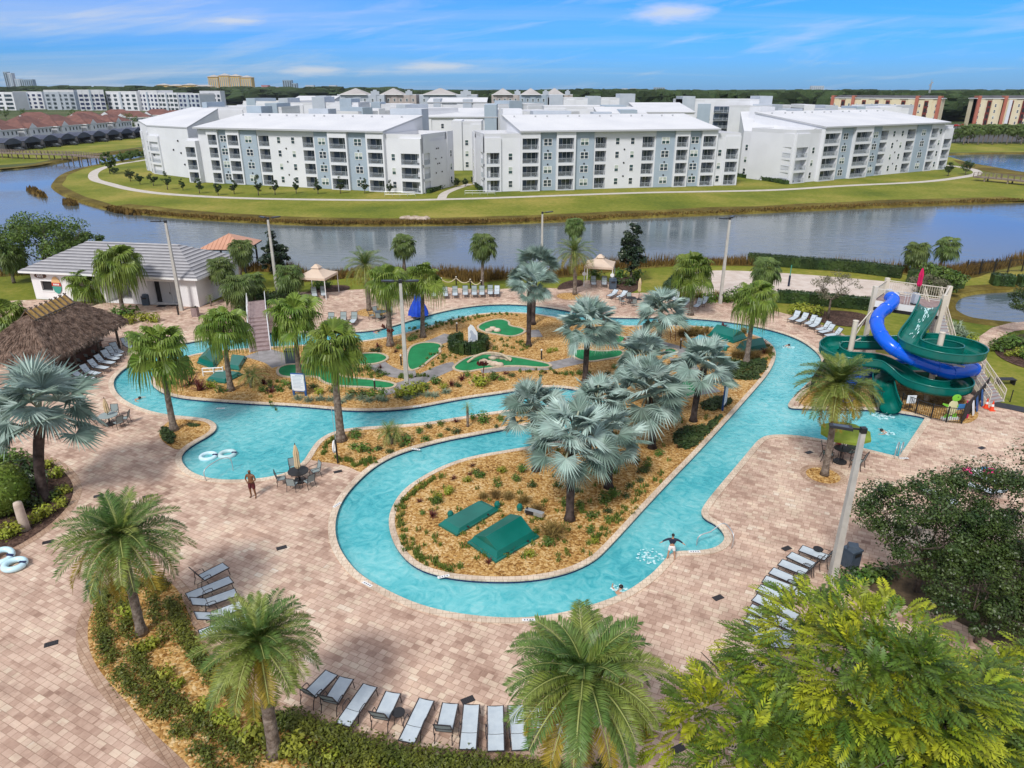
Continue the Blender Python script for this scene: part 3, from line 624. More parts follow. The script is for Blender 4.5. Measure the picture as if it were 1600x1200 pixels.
BEDB = bed('shrub_bed', [(-200,700),(0,712),(70,716),(100,735),(117,760),(110,787),(85,815),(50,840),(20,857),(-30,875),(-200,900)], 'darkmulch', edge=.45)
BEDG = bed('lagoon_bed', [(247,682),(252,668),(268,655),(300,656),(326,660),(335,667),(327,676),(297,692),(281,705),(262,697)], 'mulch')
BEDP = bed('peninsula_bed', [(481,717),(490,705),(501,691),(523,678),(552,673),(600,670),(660,666),(720,656),(770,648),(830,640),(885,636),(896,642),(870,655),(830,660),(790,666),(740,676),(700,683),(650,696),(615,707),(585,724),(566,741),(545,729),(520,724),(495,721)], 'mulch')
BEDS = bed('slide_bed', [(1240,633),(1262,612),(1290,566),(1320,575),(1400,586),(1478,606),(1515,628),(1532,648),(1520,660),(1500,663),(1450,652),(1405,641),(1375,636),(1300,635)], 'mulch')
def disc(u, v, r, name, m='mulch', edge=.35):
    c = P2(u, v); p = [(c[0]+r*math.cos(a*math.pi/12), c[1]+r*math.sin(a*math.pi/12)) for a in range(24)]
    sheet(name, [p], .018, m); k = MB(); ribbon(k, p, 0, edge, .012, .012); struct(k.build(name+'_border', 'border')); return p
disc(1286, 743, 1.0, 'palm_ring'); disc(581, 488, 1.55, 'palm_ring_bed'); disc(890, 463, 1.5, 'palm_ring_bed')
bed('dark_bed', [(425,470),(470,462),(500,446),(545,445),(548,452),(530,456),(480,458),(440,462)], 'darkmulch')
bed('dark_bed', [(868,452),(880,440),(910,436),(912,445),(905,448),(878,453)], 'darkmulch')
bed('dark_bed', [(950,438),(975,432),(1005,437),(1000,450),(985,459),(962,450)], 'darkmulch')
bed('dark_bed', [(1236,491),(1262,487),(1300,484),(1350,489),(1365,500),(1345,512),(1300,508),(1270,500)], 'darkmulch')
bed('dark_bed', [(1548,548),(1575,525),(1620,520),(1700,530),(1700,585),(1620,580),(1575,567)], 'darkmulch')
struct(sheet('volleyball_sand', [chaikin(px([(1044,459),(1062,442),(1085,421),(1200,424),(1410,441),(1440,448),(1425,462),(1368,479),(1215,464),(1130,466),(1085,462)]), 2)], -.02, 'sand'))
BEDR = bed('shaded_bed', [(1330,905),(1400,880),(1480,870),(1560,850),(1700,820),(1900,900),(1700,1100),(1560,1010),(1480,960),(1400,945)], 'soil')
bed('sandy_patch', [(1365,815),(1392,800),(1440,808),(1470,840),(1440,858),(1385,845)], 'coping')
# mini golf
GREENS = {
 'wide curved': [(435,577),(445,572),(464,570),(485,573),(502,572),(519,572),(529,588),(541,591),(585,595),(617,600),(615,606),(597,608),(571,605),(538,604),(516,601),(504,596),(498,589),(480,588),(454,590),(436,587)],
 'almond shaped': [(540,562),(560,555),(575,553),(595,553),(607,560),(595,567),(577,570),(550,570)],
 'shield shaped': [(637,547),(654,537),(676,536),(691,540),(684,547),(688,551),(670,563),(657,575),(637,581)],
 'lobed rear': [(745,513),(756,505),(780,499),(795,503),(793,510),(817,514),(820,520),(800,527),(779,523),(759,520)],
 'long arched': [(707,577),(717,568),(732,559),(760,554),(790,557),(815,561),(862,570),(855,576),(800,571),(760,576),(748,578),(727,582)],
 'tapered front': [(892,551),(907,546),(940,551),(972,547),(973,557),(945,562),(920,566),(900,561)],
 'narrow rear': [(897,527),(925,525),(974,525),(978,533),(957,540),(933,537),(900,534)],
 'small round': [(1040,546),(1054,546),(1058,552),(1046,556),(1038,552)],
 'half hidden': [(1060,600),(1085,592),(1095,606),(1080,622),(1062,618)]}
GPOLY = []
for k, P in GREENS.items():
    p = chaikin(px(P), 2); GPOLY.append(offset(p, .5)); g = thing('putting_green', k+' green felt putting green with pale brick kerb', 'putting green', (*P2(*P[0]), .03), group='mini golf putting greens')
    lp = [(q[0]-g.location.x, q[1]-g.location.y) for q in p]
    sheet('turf', [lp], .03, 'turf', kind=None, parent=g)
    kb = MB(); ribbon(kb, lp, -.02, .2, .07, .07); ribbon(kb, lp, .2, .201, .07, -.02); ribbon(kb, lp, -.02, -.021, .02, .07); kb.build('kerb', 'curbbrick', g)
mb = MB()
PATHS = [([(400,551),(418,556),(436,562),(448,570)], 2.6), ([(585,566),(602,578),(625,585),(650,584)], 1.7), ([(595,613),(630,603),(655,594),(680,582),(702,573),(712,571)], 1.7), ([(750,578),(800,574),(850,573),(880,568),(907,562)], 1.7), ([(977,530),(1005,533),(1030,538),(1055,545),(1075,556)], 1.7), ([(672,538),(690,531),(706,524)], 1.8), ([(824,522),(845,521)], 2.2), ([(1063,560),(1090,600),(1110,615)], 2.0)]
PPOLY = []
for pp, wd in PATHS:
    sp = strip_path(catmull(px(pp), 5), wd); PPOLY.append(sp)
    sheet('golf_path', [sp], .026, 'concrete')
# depth marker tiles on the coping
for k, (u, v, a) in enumerate(sorted([(345,639,0), (652,636,5), (650,703,-18), (693,902,20), (574,914,-35), (826,970,0), (1085,863,0), (1412,717,0), (527,790,60)])):
    p = G(u, v); t = MB(); T = Matrix.Rotation(R(a), 4, 'Z'); t.box(-.30, .30, -.09, .09, 0, .006, 0, T)
    for q in (-.2, -.08, .04, .16): t.box(q, q+.05, -.04, .04, .006, .009, 1, T)
    o = t.build('depth_marker', ['whitetile', 'navy'], loc=(p.x, p.y, .053)); tag(o, f'{ordn(k)} white depth marker tile from the left along the pool coping', 'marker tile', 'depth marker tiles')
# drains
DR = [(230,776),(154,775),(75,847),(440,856),(80,1006),(731,1094),(1122,934),(1060,1170),(1229,857),(1264,707),(1534,700),(1389,772),(528,737),(573,686)]
for k, (u, v) in enumerate(sorted(DR[:13])):
    p = G(u, v); t = MB(); T = Matrix.Rotation(R(27), 4, 'Z'); t.box(-.26, .26, -.15, .15, 0, .012, 0, T)
    for q in range(6): t.box(-.23+q*.08, -.19+q*.08, -.12, .12, .012, .016, 1, T)
    o = t.build('deck_drain', ['dark', 'bronze'], loc=(p.x, p.y, .004)); tag(o, f'{ordn(k)} black rectangular drain grate from the left in the paving', 'drain', 'drain grates in the deck')
# ------------------------------------------------------------------ plants
GA = 2.399963
def frond(mb, az, el, L, droop, nl, lw, ll, m, mr, base=Vector((0, 0, 0)), rr=rnd, curl=1.25):
    ca, sa = math.cos(az), math.sin(az); side = Vector((-sa, ca, 0)); p = Vector(base); K = 12; pts = [p.copy()]; dirs = []
    for k in range(K):
        e = el-droop*((k+.5)/K)**curl; d = Vector((ca*math.cos(e), sa*math.cos(e), math.sin(e))); dirs.append(d); p = p+d*L/K; pts.append(p.copy())
    for k in range(K):
        wd = .018*L*(1-k/K*.85); u = dirs[k].cross(side)*wd*.5
        mb.quad(pts[k]-side*wd, pts[k]+side*wd, pts[k+1]+side*wd*.9, pts[k+1]-side*wd*.9, mr)
    for j in range(nl):
        t = .10+.90*(j+.5)/nl; f = t*K; k = min(int(f), K-1); c = pts[k].lerp(pts[k+1], f-k); d = dirs[k]; up = side.cross(d)*-1
        if up.z < 0 and abs(el) < 1.2: up = -up
        pr = math.sin(min(1, t*1.25+.18)*math.pi*.5)*(1-.55*max(0, t-.55)/.45)
        l = ll*pr*rr.uniform(.85, 1.12)
        for s in (-1, 1):
            o = (side*s*rr.uniform(.7, .85)+d*rr.uniform(.45, .62)+up*rr.uniform(.12, .38)).normalized()
            tip = c+o*l+Vector((0, 0, -l*rr.uniform(.0, .2))); b = d*lw*.5; midp = c+o*l*.5+up*l*.03
            mb.quad(c-b, midp-b*.9, tip, midp+b*.9, m)
def date_crown(n, seed, yellow=.2, nl=46, dr=1.0):
    rr = random.Random(seed); mb = MB()
    for i in range(n):
        t = (i+.5)/n; el = R(84-112*t**.95)+rr.uniform(-.1, .1); L = (.80+.34*math.sin(min(1, t*1.6)*math.pi*.5))*rr.uniform(.9, 1.08)
        y = t > 1-yellow and rr.random() < .8
        frond(mb, i*GA+rr.uniform(-.25, .25), el, L, dr*rr.uniform(.8, 1.35)*(.95+.35*t), nl, .021, .25, 1 if y else (3 if rr.random() < .30+.25*t else 0), 2, Vector((0, 0, .05*(1-t))), rr)
    return mb.mesh('date_palm_crown', ['dategreen', 'dateyellow', 'rachis', 'datelight'])
def fan_leaf(mb, az, el, pl, r, seg, m, mp, droop=.25, hang=0., span=140, rr=rnd, base=Vector((0, 0, 0)), pleat=.05, pd=.35, tiltx=None, rl=.35):
    ca, sa = math.cos(az), math.sin(az); side = Vector((-sa, ca, 0)); p = Vector(base); K = 5; e = el; d = None
    prev = p.copy()
    for k in range(K):
        e = el-pd*(k+.5)/K; d = Vector((ca*math.cos(e), sa*math.cos(e), math.sin(e))); q = prev+d*pl/K; wd = .016
        mb.quad(prev-side*wd, prev+side*wd, q+side*wd, q-side*wd, mp); prev = q
    hub = prev; tl = (-.25 if tiltx is None else tiltx)+rr.uniform(-.2, .2)
    d2 = Vector((ca*math.cos(e+tl), sa*math.cos(e+tl), math.sin(e+tl))); nrm = side.cross(d2)
    if nrm.z < 0: nrm = -nrm
    sp = R(span); roll = rr.uniform(-rl, rl); side2 = (side*math.cos(roll)+nrm*math.sin(roll)).normalized(); nrm = d2.cross(side2); 
    if nrm.z < 0: nrm = -nrm
    A = []
    for j in range(seg+1): A.append(-sp+2*sp*j/seg)
    rm = r*(.60 if hang else .50)
    def dirv(a): return d2*math.cos(a)+side2*math.sin(a)
    cup = rr.uniform(.0, .22)
    ring = [hub+dirv(a)*rm*(1-.18*abs(a)/sp)+nrm*(pleat*r*(1 if j % 2 else -1)+cup*rm*abs(math.sin(a))) for j, a in enumerate(A)]
    for j in range(seg):
        a = (A[j]+A[j+1])/2; l = r*(1-.22*(abs(a)/sp)**2)*rr.uniform(.9, 1.06); v = dirv(a)
        if hang:
            mb.tri(hub, ring[j], ring[j+1], m); c = (ring[j]+ring[j+1])/2; wv = (ring[j+1]-ring[j])*.42
            t1 = c+v*(l-rm)*.55+Vector((0, 0, -.10*r-.12*r*hang)); t2 = t1+v*(l-rm)*.25+Vector((rr.uniform(-.03, .03), rr.uniform(-.03, .03), -hang*r*rr.uniform(.45, .85)))
            mb.quad(c-wv, t1-wv*.8, t1+wv*.8, c+wv, m); mb.tri(t1-wv*.75, t2, t1+wv*.75, m)
        else:
            tip = hub+v*l+nrm*cup*l*abs(math.sin(a))*.8+Vector((0, 0, -droop*l*rr.uniform(.2, 1.0)))
            mb.quad(hub, ring[j], tip, ring[j+1], m)
def bis_crown(n, seed, mats=('bismarck', 'petiole', 'deadleaf', 'bismarckgreen')):
    rr = random.Random(seed); mb = MB()
    for i in range(n):
        t = (i+.5)/n; el = R(84-104*t)+rr.uniform(-.16, .16)
        fan_leaf(mb, i*GA+rr.uniform(-.3, .3), el, .56*rr.uniform(.75, 1.15)*(.8+.3*t), .50*rr.uniform(.8, 1.1), 42, 3 if rr.random() < .08+.45*t else 0, 1, .22, 0, 122, rr, Vector((0, 0, .06*(1-t))), .034, .25+.3*t, rr.choice((.35, .1, -.15, -.5, -.9))*(.6+.7*t), .7)
    for i in range(7):   # dry leaf bases under the crown
        a = i*GA; mb.quad((0, 0, -.02), (.10*math.cos(a), .10*math.sin(a), -.05), (.13*math.cos(a+.2), .13*math.sin(a+.2), -.26), (.04*math.cos(a+.4), .04*math.sin(a+.4), -.2), 2)
    return mb.mesh('bismarck_palm_crown', list(mats))
def ribbon_crown(n, seed, hang=.95):
    rr = random.Random(seed); mb = MB()
    for i in range(n):
        t = (i+.5)/n; el = R(86-112*t)+rr.uniform(-.22, .22)
        fan_leaf(mb, i*GA+rr.uniform(-.35, .35), el, .46*rr.uniform(.6, 1.25)*(.75+.4*t), .50*rr.uniform(.8, 1.15), 22, 0, 1, .3, hang*(.15+1.25*t)*rr.uniform(.6, 1.3), 112, rr, Vector((0, 0, .08*(1-t))), .03, .35, rr.uniform(-.7, .25), .8)
    for i in range(10):
        a = i*GA; r = .10; mb.tri((0, 0, 0), (r*math.cos(a), r*math.sin(a), -.12), (r*math.cos(a+.5), r*math.sin(a+.5), -.45), 2)
    return mb.mesh('ribbon_palm_crown', ['ribbon', 'rachis', 'deadleaf'])
def sabal_crown(n, seed):
    rr = random.Random(seed); mb = MB()
    for i in range(n):
        t = (i+.5)/n; el = R(85-130*t)+rr.uniform(-.15, .15)
        fan_leaf(mb, i*GA+rr.uniform(-.2, .2), el, .45*rr.uniform(.85, 1.15)*(.8+.3*t), .52*rr.uniform(.88, 1.1), 20, 0, 1, .4, .38*rr.uniform(.5, 1.5), 125, rr, Vector((0, 0, .05*(1-t))), .03, .55, -.45)
    return mb.mesh('cabbage_palm_crown', ['sabal', 'rachis', 'deadleaf'])
def trunk_mesh(h, r0, r1, lean=(0, 0), m='palmtrunk', flare=1.35, n=12, boots=0, seed=0):
    rr = random.Random(seed); mb = MB(); K = max(8, int(h*3)); path = []; rs = []
    for k in range(K+1):
        t = k/K; path.append((lean[0]*t*t, lean[1]*t*t, h*t)); q = r0+(r1-r0)*t
        if t < .12: q *= 1+(flare-1)*(1-t/.12)**2
        rs.append(q*(1+.035*(k % 2)))
    mb.tube(path, rs, n, 0)
    if boots:
        for j in range(boots):
            t = 1-.45*rr.random()**1.5; a = rr.uniform(0, 6.28); c = Vector((lean[0]*t*t+r1*math.cos(a), lean[1]*t*t+r1*math.sin(a), h*t)); o = Vector((math.cos(a), math.sin(a), 1.2)).normalized()*.3
            s = Vector((-math.sin(a), math.cos(a), 0))*.07; mb.quad(c-s, c+s, c+o+s*.5, c+o-s*.5, 0)
    return mb.mesh('palm_trunk', m, True)
CROWN = {'date': [date_crown(68, 1, .24, 60), date_crown(64, 2, .32, 58), date_crown(72, 3, .24, 72)], 'date_small': [date_crown(50, 4, .3, 36)],
 'bis': [bis_crown(30, 5), bis_crown(34, 6), bis_crown(27, 7)], 'bisgreen': [bis_crown(24, 8, ('bismarckgreen', 'petiole', 'deadleaf', 'bismarckgreen'))],
 'ribbon': [ribbon_crown(34, 9), ribbon_crown(38, 10, 1.3), ribbon_crown(30, 11, .9)], 'sabal': [sabal_crown(34, 12), sabal_crown(28, 13)]}
PALMNAME = {'date': 'date_palm', 'date_small': 'date_palm', 'bis': 'silver_fan_palm', 'bisgreen': 'silver_fan_palm', 'ribbon': 'ribbon_palm', 'sabal': 'cabbage_palm'}
TR = {'date': (.20, .17, 'palmtrunk', 1.5), 'date_small': (.2, .17, 'palmtrunk', 1.3), 'bis': (.21, .23, 'bistrunk', 1.6), 'bisgreen': (.21, .23, 'bistrunk', 1.6), 'ribbon': (.24, .13, 'palmtrunk', 1.6), 'sabal': (.19, .17, 'palmtrunk', 1.2)}
PALMS = []
def palm(kind, bu, bv, cu, cv, rpx, label, group, var=0, wide=1.0, lw=1.0):
    b = G(bu, bv); h = max(.6, HT(b, cv)); d = DEP((b.x, b.y, h)); rad = rpx/FOC*d
    # crown centre sideways
    cx = (cu-800)/FOC*d
    lean = (max(-1.2, min(1.2, cx-b.x)), 0)
    rad *= .89 if kind == 'date' else 1.1 if kind == 'ribbon' else .93 if kind == 'bis' and bu > 500 else 1.0; n = PALMNAME[kind]; t = thing(n, label, 'palm tree', b, 0, group)
    r0, r1, tm, fl = TR[kind]; link(trunk_mesh(h, r0*lw, r1*lw, lean, tm, fl, boots=26 if kind in ('ribbon', 'sabal') else 0, seed=int(bu)), 'trunk', t)
    cs = CROWN[kind]; o = link(cs[var % len(cs)], 'crown', t, (lean[0], lean[1], h), (rnd.uniform(-.06, .06), rnd.uniform(-.06, .06), rnd.uniform(0, 6.28)), (rad*wide, rad*wide, rad))
    PALMS.append((label, b)); return t
gB, gR, gS, gD = 'silver fan palms', 'drooping ribbon palms', 'cabbage palms by the lake', 'date palms'
palm('bis', 890, 812, 893, 690, 92, 'silver fan palm with widest crown, above the two green pump covers', gB, 0, 1, 1.05)
palm('bis', 838, 735, 832, 640, 66, 'silver fan palm half hidden behind the largest one, over the channel bend', gB, 1)
palm('bis', 951, 762, 948, 685, 70, 'silver fan palm just right of the widest crowned one', gB, 2)
palm('bis', 1019, 700, 1012, 615, 80, 'silver fan palm in the cluster beside the dark groundcover patch', gB, 1)
palm('bis', 1083, 658, 1100, 575, 68, 'silver fan palm beside the blue framed rules sign', gB, 0)
palm('bis', 1012, 642, 1006, 562, 62, 'silver fan palm at the back of the clustered crowns, near small round green', gB, 2)
palm('bis', 914, 597, 920, 508, 62, 'silver fan palm standing at the tip of the tapered green', gB, 1)
palm('bis', 1028, 545, 1034, 490, 52, 'silver fan palm close to the rear channel and closed beige umbrella', gB, 0)
palm('bis', 826, 541, 828, 447, 46, 'silver fan palm between the hedge ring and the lobed green', gB, 2)
palm('bisgreen', 833, 507, 838, 418, 44, 'greener fan palm directly behind a silver one at the rear channel', gB, 0)
palm('bis', 71, 783, 66, 650, 104, 'large silver fan palm in the shrub bed with clipped bush', gB, 2, 1.0, 1.25)
palm('bis', 955, 700, 935, 630, 60, 'silver fan palm crown behind the middle of the clustered crowns', gB, 0)
palm('ribbon', 272, 672, 250, 548, 56, 'ribbon palm leaning over the lagoon from its small mulch bed', gR, 0)
palm('ribbon', 361, 610, 350, 512, 45, 'ribbon palm beside the green pump covers near the lagoon', gR, 1)
palm('ribbon', 533, 688, 520, 548, 60, 'tall ribbon palm at the tip of the peninsula bed', gR, 2, 1.0, 1.2)
palm('ribbon', 468, 588, 460, 497, 50, 'ribbon palm behind the white rules board', gR, 0)
palm('ribbon', 610, 540, 607, 442, 38, 'ribbon palm left of the twin headed lamp post', gR, 1, 1, 1.2)
palm('ribbon', 661, 527, 662, 438, 37, 'ribbon palm in front of the closed blue umbrella', gR, 2)
palm('ribbon', 1079, 492, 1084, 424, 40, 'ribbon palm at the deck corner before the sand court', gR, 0)
palm('ribbon', 1166, 567, 1180, 468, 40, 'slender ribbon palm between the green covers by the river bend', gR, 1)
palm('ribbon', 193, 490, 183, 415, 44, 'ribbon palm in front of the pool house passage', gR, 1)
palm('ribbon', 143, 472, 134, 446, 34, 'short ribbon palm below the round sign on the pool house', gR, 0)
palm('ribbon', 4, 560, 10, 498, 44, 'ribbon palm at the end of the thatched roof', gR, 2)
palm('sabal', 378, 455, 377, 388, 28, 'cabbage palm in front of the orange roofed gazebo', gS, 0)
palm('sabal', 352, 470, 345, 418, 30, 'cabbage palm at the corner of the pool house', gS, 1)
palm('sabal', 372, 482, 372, 448, 36, 'low cabbage palm beside the footbridge rail', gS, 0)
palm('sabal', 395, 470, 395, 440, 26, 'small cabbage palm behind the footbridge', gS, 1)
palm('sabal', 455, 466, 452, 430, 32, 'cabbage palm beside the left cream shade canopy', gS, 1)
palm('sabal', 632, 425, 631, 381, 27, 'lone cabbage palm on the lake edge', gS, 0)
palm('sabal', 754, 450, 755, 382, 30, 'lone cabbage palm beside the rope fence', gS, 1)
palm('sabal', 893, 425, 898, 352, 22, 'cabbage palm whose crown tops the date palm', gS, 0)
palm('sabal', 1199, 470, 1198, 420, 32, 'cabbage palm at the edge of the sand court', gS, 1)
palm('sabal', 1430, 428, 1433, 392, 27, 'left cabbage palm of the pair on the far side of the hedge', gS, 0)
palm('sabal', 1468, 420, 1481, 386, 27, 'right leaning cabbage palm of the pair beyond the hedge', gS, 1)
palm('sabal', 22, 442, 17, 398, 32, 'cabbage palm left of the pool house', gS, 0)
palm('date', 222, 990, 190, 845, 102, 'date palm at the top of the golden mulch bed', gD, 1)
palm('date', 430, 1178, 405, 1010, 106, 'date palm beside the row of loungers with yellow lower fronds', gD, 0, 1.0, 1.15)
palm('date', 912, 1262, 912, 1062, 142, 'largest date palm, in the foreground in front of loungers', gD, 2, 1.0, 1.2)
palm('date', 1288, 742, 1310, 604, 72, 'date palm in the round mulch ring beside the lime umbrella', gD, 0)
palm('date_small', 577, 485, 571, 416, 36, 'date palm in the round bed on the rear deck', gD, 0, 1, 1.3)
palm('date_small', 898, 460, 898, 396, 34, 'date palm with golden skirt beside the right cream canopy', gD, 0, 1, 1.2)
# small palms in the beds
mini = date_crown(22, 21, 0, 22)
def small_palm(u, v, h, r, label, stems=1, m='palmtrunk'):
    b = G(u, v); t = thing('pygmy_palm', label, 'palm tree', b)
    for k in range(stems):
        a = k*2.1; lx = (.35*math.cos(a), .2*math.sin(a)) if stems > 1 else (0, 0)
        link(trunk_mesh(h, .09, .08, lx, m, 1.2, 8), 'trunk', t); link(mini, 'crown', t, (lx[0], lx[1], h), rnd.uniform(0, 6), r)
small_palm(612, 694, .9, .95, 'multi stemmed pygmy palm on the peninsula bed', 3)
small_palm(731, 667, 1.5, .5, 'thin young palm with bare stem beside the upper channel')
small_palm(392, 606, 1.0, 1.15, 'pygmy palm in front of the left pump covers', 2)
small_palm(330, 478, .9, .6, 'small pygmy palm in a pot by the pool house corner', 1)
# ---- leafy crowns
def leafball(mb, c, rx, ry, rz, n, s, ms, rr, hollow=.55, up=.35, asp=.55):
    for _ in range(n):
        while True:
            q = Vector((rr.uniform(-1, 1), rr.uniform(-1, 1), rr.uniform(-1, 1)))
            if hollow*rr.random() < q.length <= 1: break
        p = Vector((c[0]+q.x*rx, c[1]+q.y*ry, c[2]+q.z*rz))
        nrm = (q+Vector((rr.uniform(-.8, .8), rr.uniform(-.8, .8), rr.uniform(-.5, .8)+up))).normalized(); t = nrm.orthogonal().normalized(); t.rotate(Matrix.Rotation(rr.uniform(0, 6.28), 3, nrm)); b = nrm.cross(t)
        l = s*rr.uniform(.7, 1.3); m = ms if isinstance(ms, int) else rr.choice(ms)
        mb.quad(p-t*l*.5, p+b*l*asp*.5, p+t*l*.5, p-b*l*asp*.5, m)
def pinnate(mb, p, d, l, m, rr, n=9, lw=.055, ll=.2):
    side = d.cross(Vector((0, 0, 1))); side = side.normalized() if side.length > .05 else Vector((1, 0, 0)); q = Vector(p); dd = Vector(d)
    for k in range(n):
        dd = (dd+Vector((0, 0, -.09))).normalized(); q = q+dd*l/n; L = ll*math.sin((k+1.2)/(n+1.2)*math.pi*.9+.25)
        for s in (-1, 1):
            o = (side*s*.85+dd*.45+Vector((0, 0, -.12))).normalized(); b = dd*lw*.5
            mb.quad(q-b, q+o*L*.55-b*.8, q+o*L, q+o*L*.55+b*.8, m)
def branchy(mb, p, d, l, r, depth, rr, tips, m=0, spread=.6):
    K = 4; pts = [Vector(p)]; dd = Vector(d).normalized()
    for k in range(K):
        dd = (dd+Vector((rr.uniform(-.18, .18), rr.uniform(-.18, .18), rr.uniform(-.05, .12)))).normalized(); pts.append(pts[-1]+dd*l/K)
    mb.tube(pts, [r*(1-.45*k/K) for k in range(K+1)], 6 if depth > 1 else 4, m, False)
    if depth == 0: tips.append((pts[-1], dd)); return
    if depth < 3: tips.append((pts[2], dd))
    for k in range(rr.choice((2, 3, 3))):
        a = rr.uniform(0, 6.28); o = Vector((math.cos(a), math.sin(a), rr.uniform(-.1, .5)))*spread+dd*.75
        branchy(mb, pts[-1 if k else 3], o, l*rr.uniform(.62, .85), r*.52, depth-1, rr, tips, m, spread)
def tree(name, label, u, v, vtop, rpx, kind, group=None, seed=1, flat=.75, base=None, trunkh=.35, density=1.0, loc=None, height=None, rad=None):
    rr = random.Random(seed); b = loc if loc is not None else G(u, v); h = height or HT(b, vtop); d = DEP((b[0], b[1], h*.7)); rd = rad or rpx/FOC*d
    t = thing(name, label, 'tree', b, 0, group); tb = MB(); tips = []
    th = h*trunkh; tb.tube([(0, 0, -.1), (.02, 0, th*.5), (0, .03, th)], [.045*h*.55+.03, .03*h*.55+.03, .028*h*.5+.02], 9, 0)
    cr = MB(); c0 = Vector((0, 0, th+(h-th)*.5)); cz = (h-th)*.55
    for k in range(5):
        a = k*1.26+rr.uniform(-.3, .3); branchy(tb, (0, 0, th*.95), (math.cos(a)*rd, math.sin(a)*rd, cz*1.1), min(rd, h)*.5, .02*h*.5+.015, 2, rr, tips)
    tb.build('trunk', 'bark', t, True)
    if kind == 'golden':
        LOB = [((.12, .05, .62), .72, .36), ((-.52, -.12, .47), .56, .26), ((.55, -.2, .52), .60, .28)]
        for k in range(int(120*density)):
            (lx, ly, lz), lr, lh_ = LOB[(0, 0, 1, 2)[k % 4]]
            while True:
                q = Vector((rr.uniform(-1, 1), rr.uniform(-1, 1), rr.uniform(-.8, 1)))
                if .5 < q.length < 1: break
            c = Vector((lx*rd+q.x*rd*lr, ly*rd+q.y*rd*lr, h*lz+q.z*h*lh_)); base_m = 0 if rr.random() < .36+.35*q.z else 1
            for j in range(15):
                o = Vector((rr.uniform(-1, 1), rr.uniform(-1, 1), rr.uniform(-.6, .5))); dirn = (o+q*.9+Vector((0, 0, .1))).normalized()
                pinnate(cr, c+o*rd*.10, dirn, rr.uniform(.5, .9), base_m if rr.random() < .85 else 1-base_m, rr, 8, .125, .225)
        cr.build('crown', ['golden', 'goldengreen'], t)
    else:
        P = {'oak': ('oak', .13, 290, .185), 'broad': ('broad', .30, 150, .24), 'magnolia': ('magnolia', .32, 110, .22), 'olive': ('greyolive', .14, 60, .2), 'pine': ('pine', .30, 60, .26)}[kind]
        nb = int(46*density)
        for k in range(nb):
            while True:
                q = Vector((rr.uniform(-1, 1), rr.uniform(-1, 1), rr.uniform(-.95, 1)))
                if .35 < q.length < 1: break
            wx = 1.0
            if kind in ('magnolia', 'pine'): wx = .35+.65*(1-(q.z+1)/2)*1.25
            s = rr.uniform(.55, 1.45)*P[3]
            leafball(cr, c0+Vector((q.x*rd*wx, q.y*rd*wx, q.z*cz)), rd*s, rd*s, rd*s*flat, P[2], P[1]*(.7 if kind in ('pine',) else 1), 0, rr, .3)
        for p, dd in tips[:30]:
            leafball(cr, p, rd*.16, rd*.16, rd*.12, 30, P[1], 0, rr)
        cr.build('crown', P[0], t)
    return t
tree('rain_tree', 'golden green feathery leaved tree filling the lower right corner', 1340, 1178, 892, 255, 'golden', None, 3, density=2.0, loc=Vector((10.0, 15.6, 0)), height=8.4, rad=5.2, trunkh=.30)
tree('rain_tree', 'second golden green feathery tree at the right edge behind the first', 1560, 1150, 930, 160, 'golden', None, 8, density=.8, loc=Vector((15.6, 16.0, 0)), height=6.2, rad=3.6, trunkh=.3)
tree('live_oak', 'dark small leaved oak right of the concrete lamp post', 1440, 900, 730, 85, 'oak', 'dark oaks on the right', 5, density=1.9, loc=Vector((19.2, 27.4, 0)), height=5.7, rad=3.1)
tree('live_oak', 'dark small leaved oak at the right edge behind the golden trees', 1560, 920, 715, 110, 'oak', 'dark oaks on the right', 6, density=2.4, loc=Vector((23.6, 26.8, 0)), height=6.6, rad=4.2)
tree('live_oak', 'low dark oak behind the bin at the lamp post', 1400, 900, 790, 60, 'oak', 'dark oaks on the right', 9, density=1.4, loc=Vector((20.0, 24.0, 0)), height=4.2, rad=2.7)
tree('broad_tree', 'wide spreading tree behind the pool house roof', 75, 432, 338, 74, 'broad', None, 11, .6, density=1.6, trunkh=.30)
tree('broad_tree', 'darker low tree behind the pool house ridge', 140, 425, 365, 30, 'broad', None, 14, .6)
tree('magnolia_tree', 'dark pyramidal magnolia beside the right cream canopy', 985, 440, 347, 26, 'magnolia', 'dark magnolias', 12, density=1.0, trunkh=.2)
tree('magnolia_tree', 'dark magnolia between gazebo and lamp post on the lake edge', 432, 428, 366, 25, 'magnolia', 'dark magnolias', 13, density=1.0, trunkh=.12)
tree('young_tree', 'sparse pale flowering tree behind the front hedge', 1293, 498, 428, 38, 'olive', None, 15, .6, density=.55, trunkh=.45)
tree('olive_tree', 'grey green bushy tree at the end of the rear hedge', 1462, 458, 418, 38, 'broad', None, 16, .6, density=.8, trunkh=.15)
tree('olive_tree', 'grey tree behind the slide tower beside the small pond', 1445, 470, 430, 30, 'olive', None, 18, .6, density=.9, trunkh=.2)
tree('oak_tree', 'dark loose tree at the right edge beside the small pond', 1612, 528, 452, 46, 'oak', None, 17, .7, density=.7, trunkh=.4)
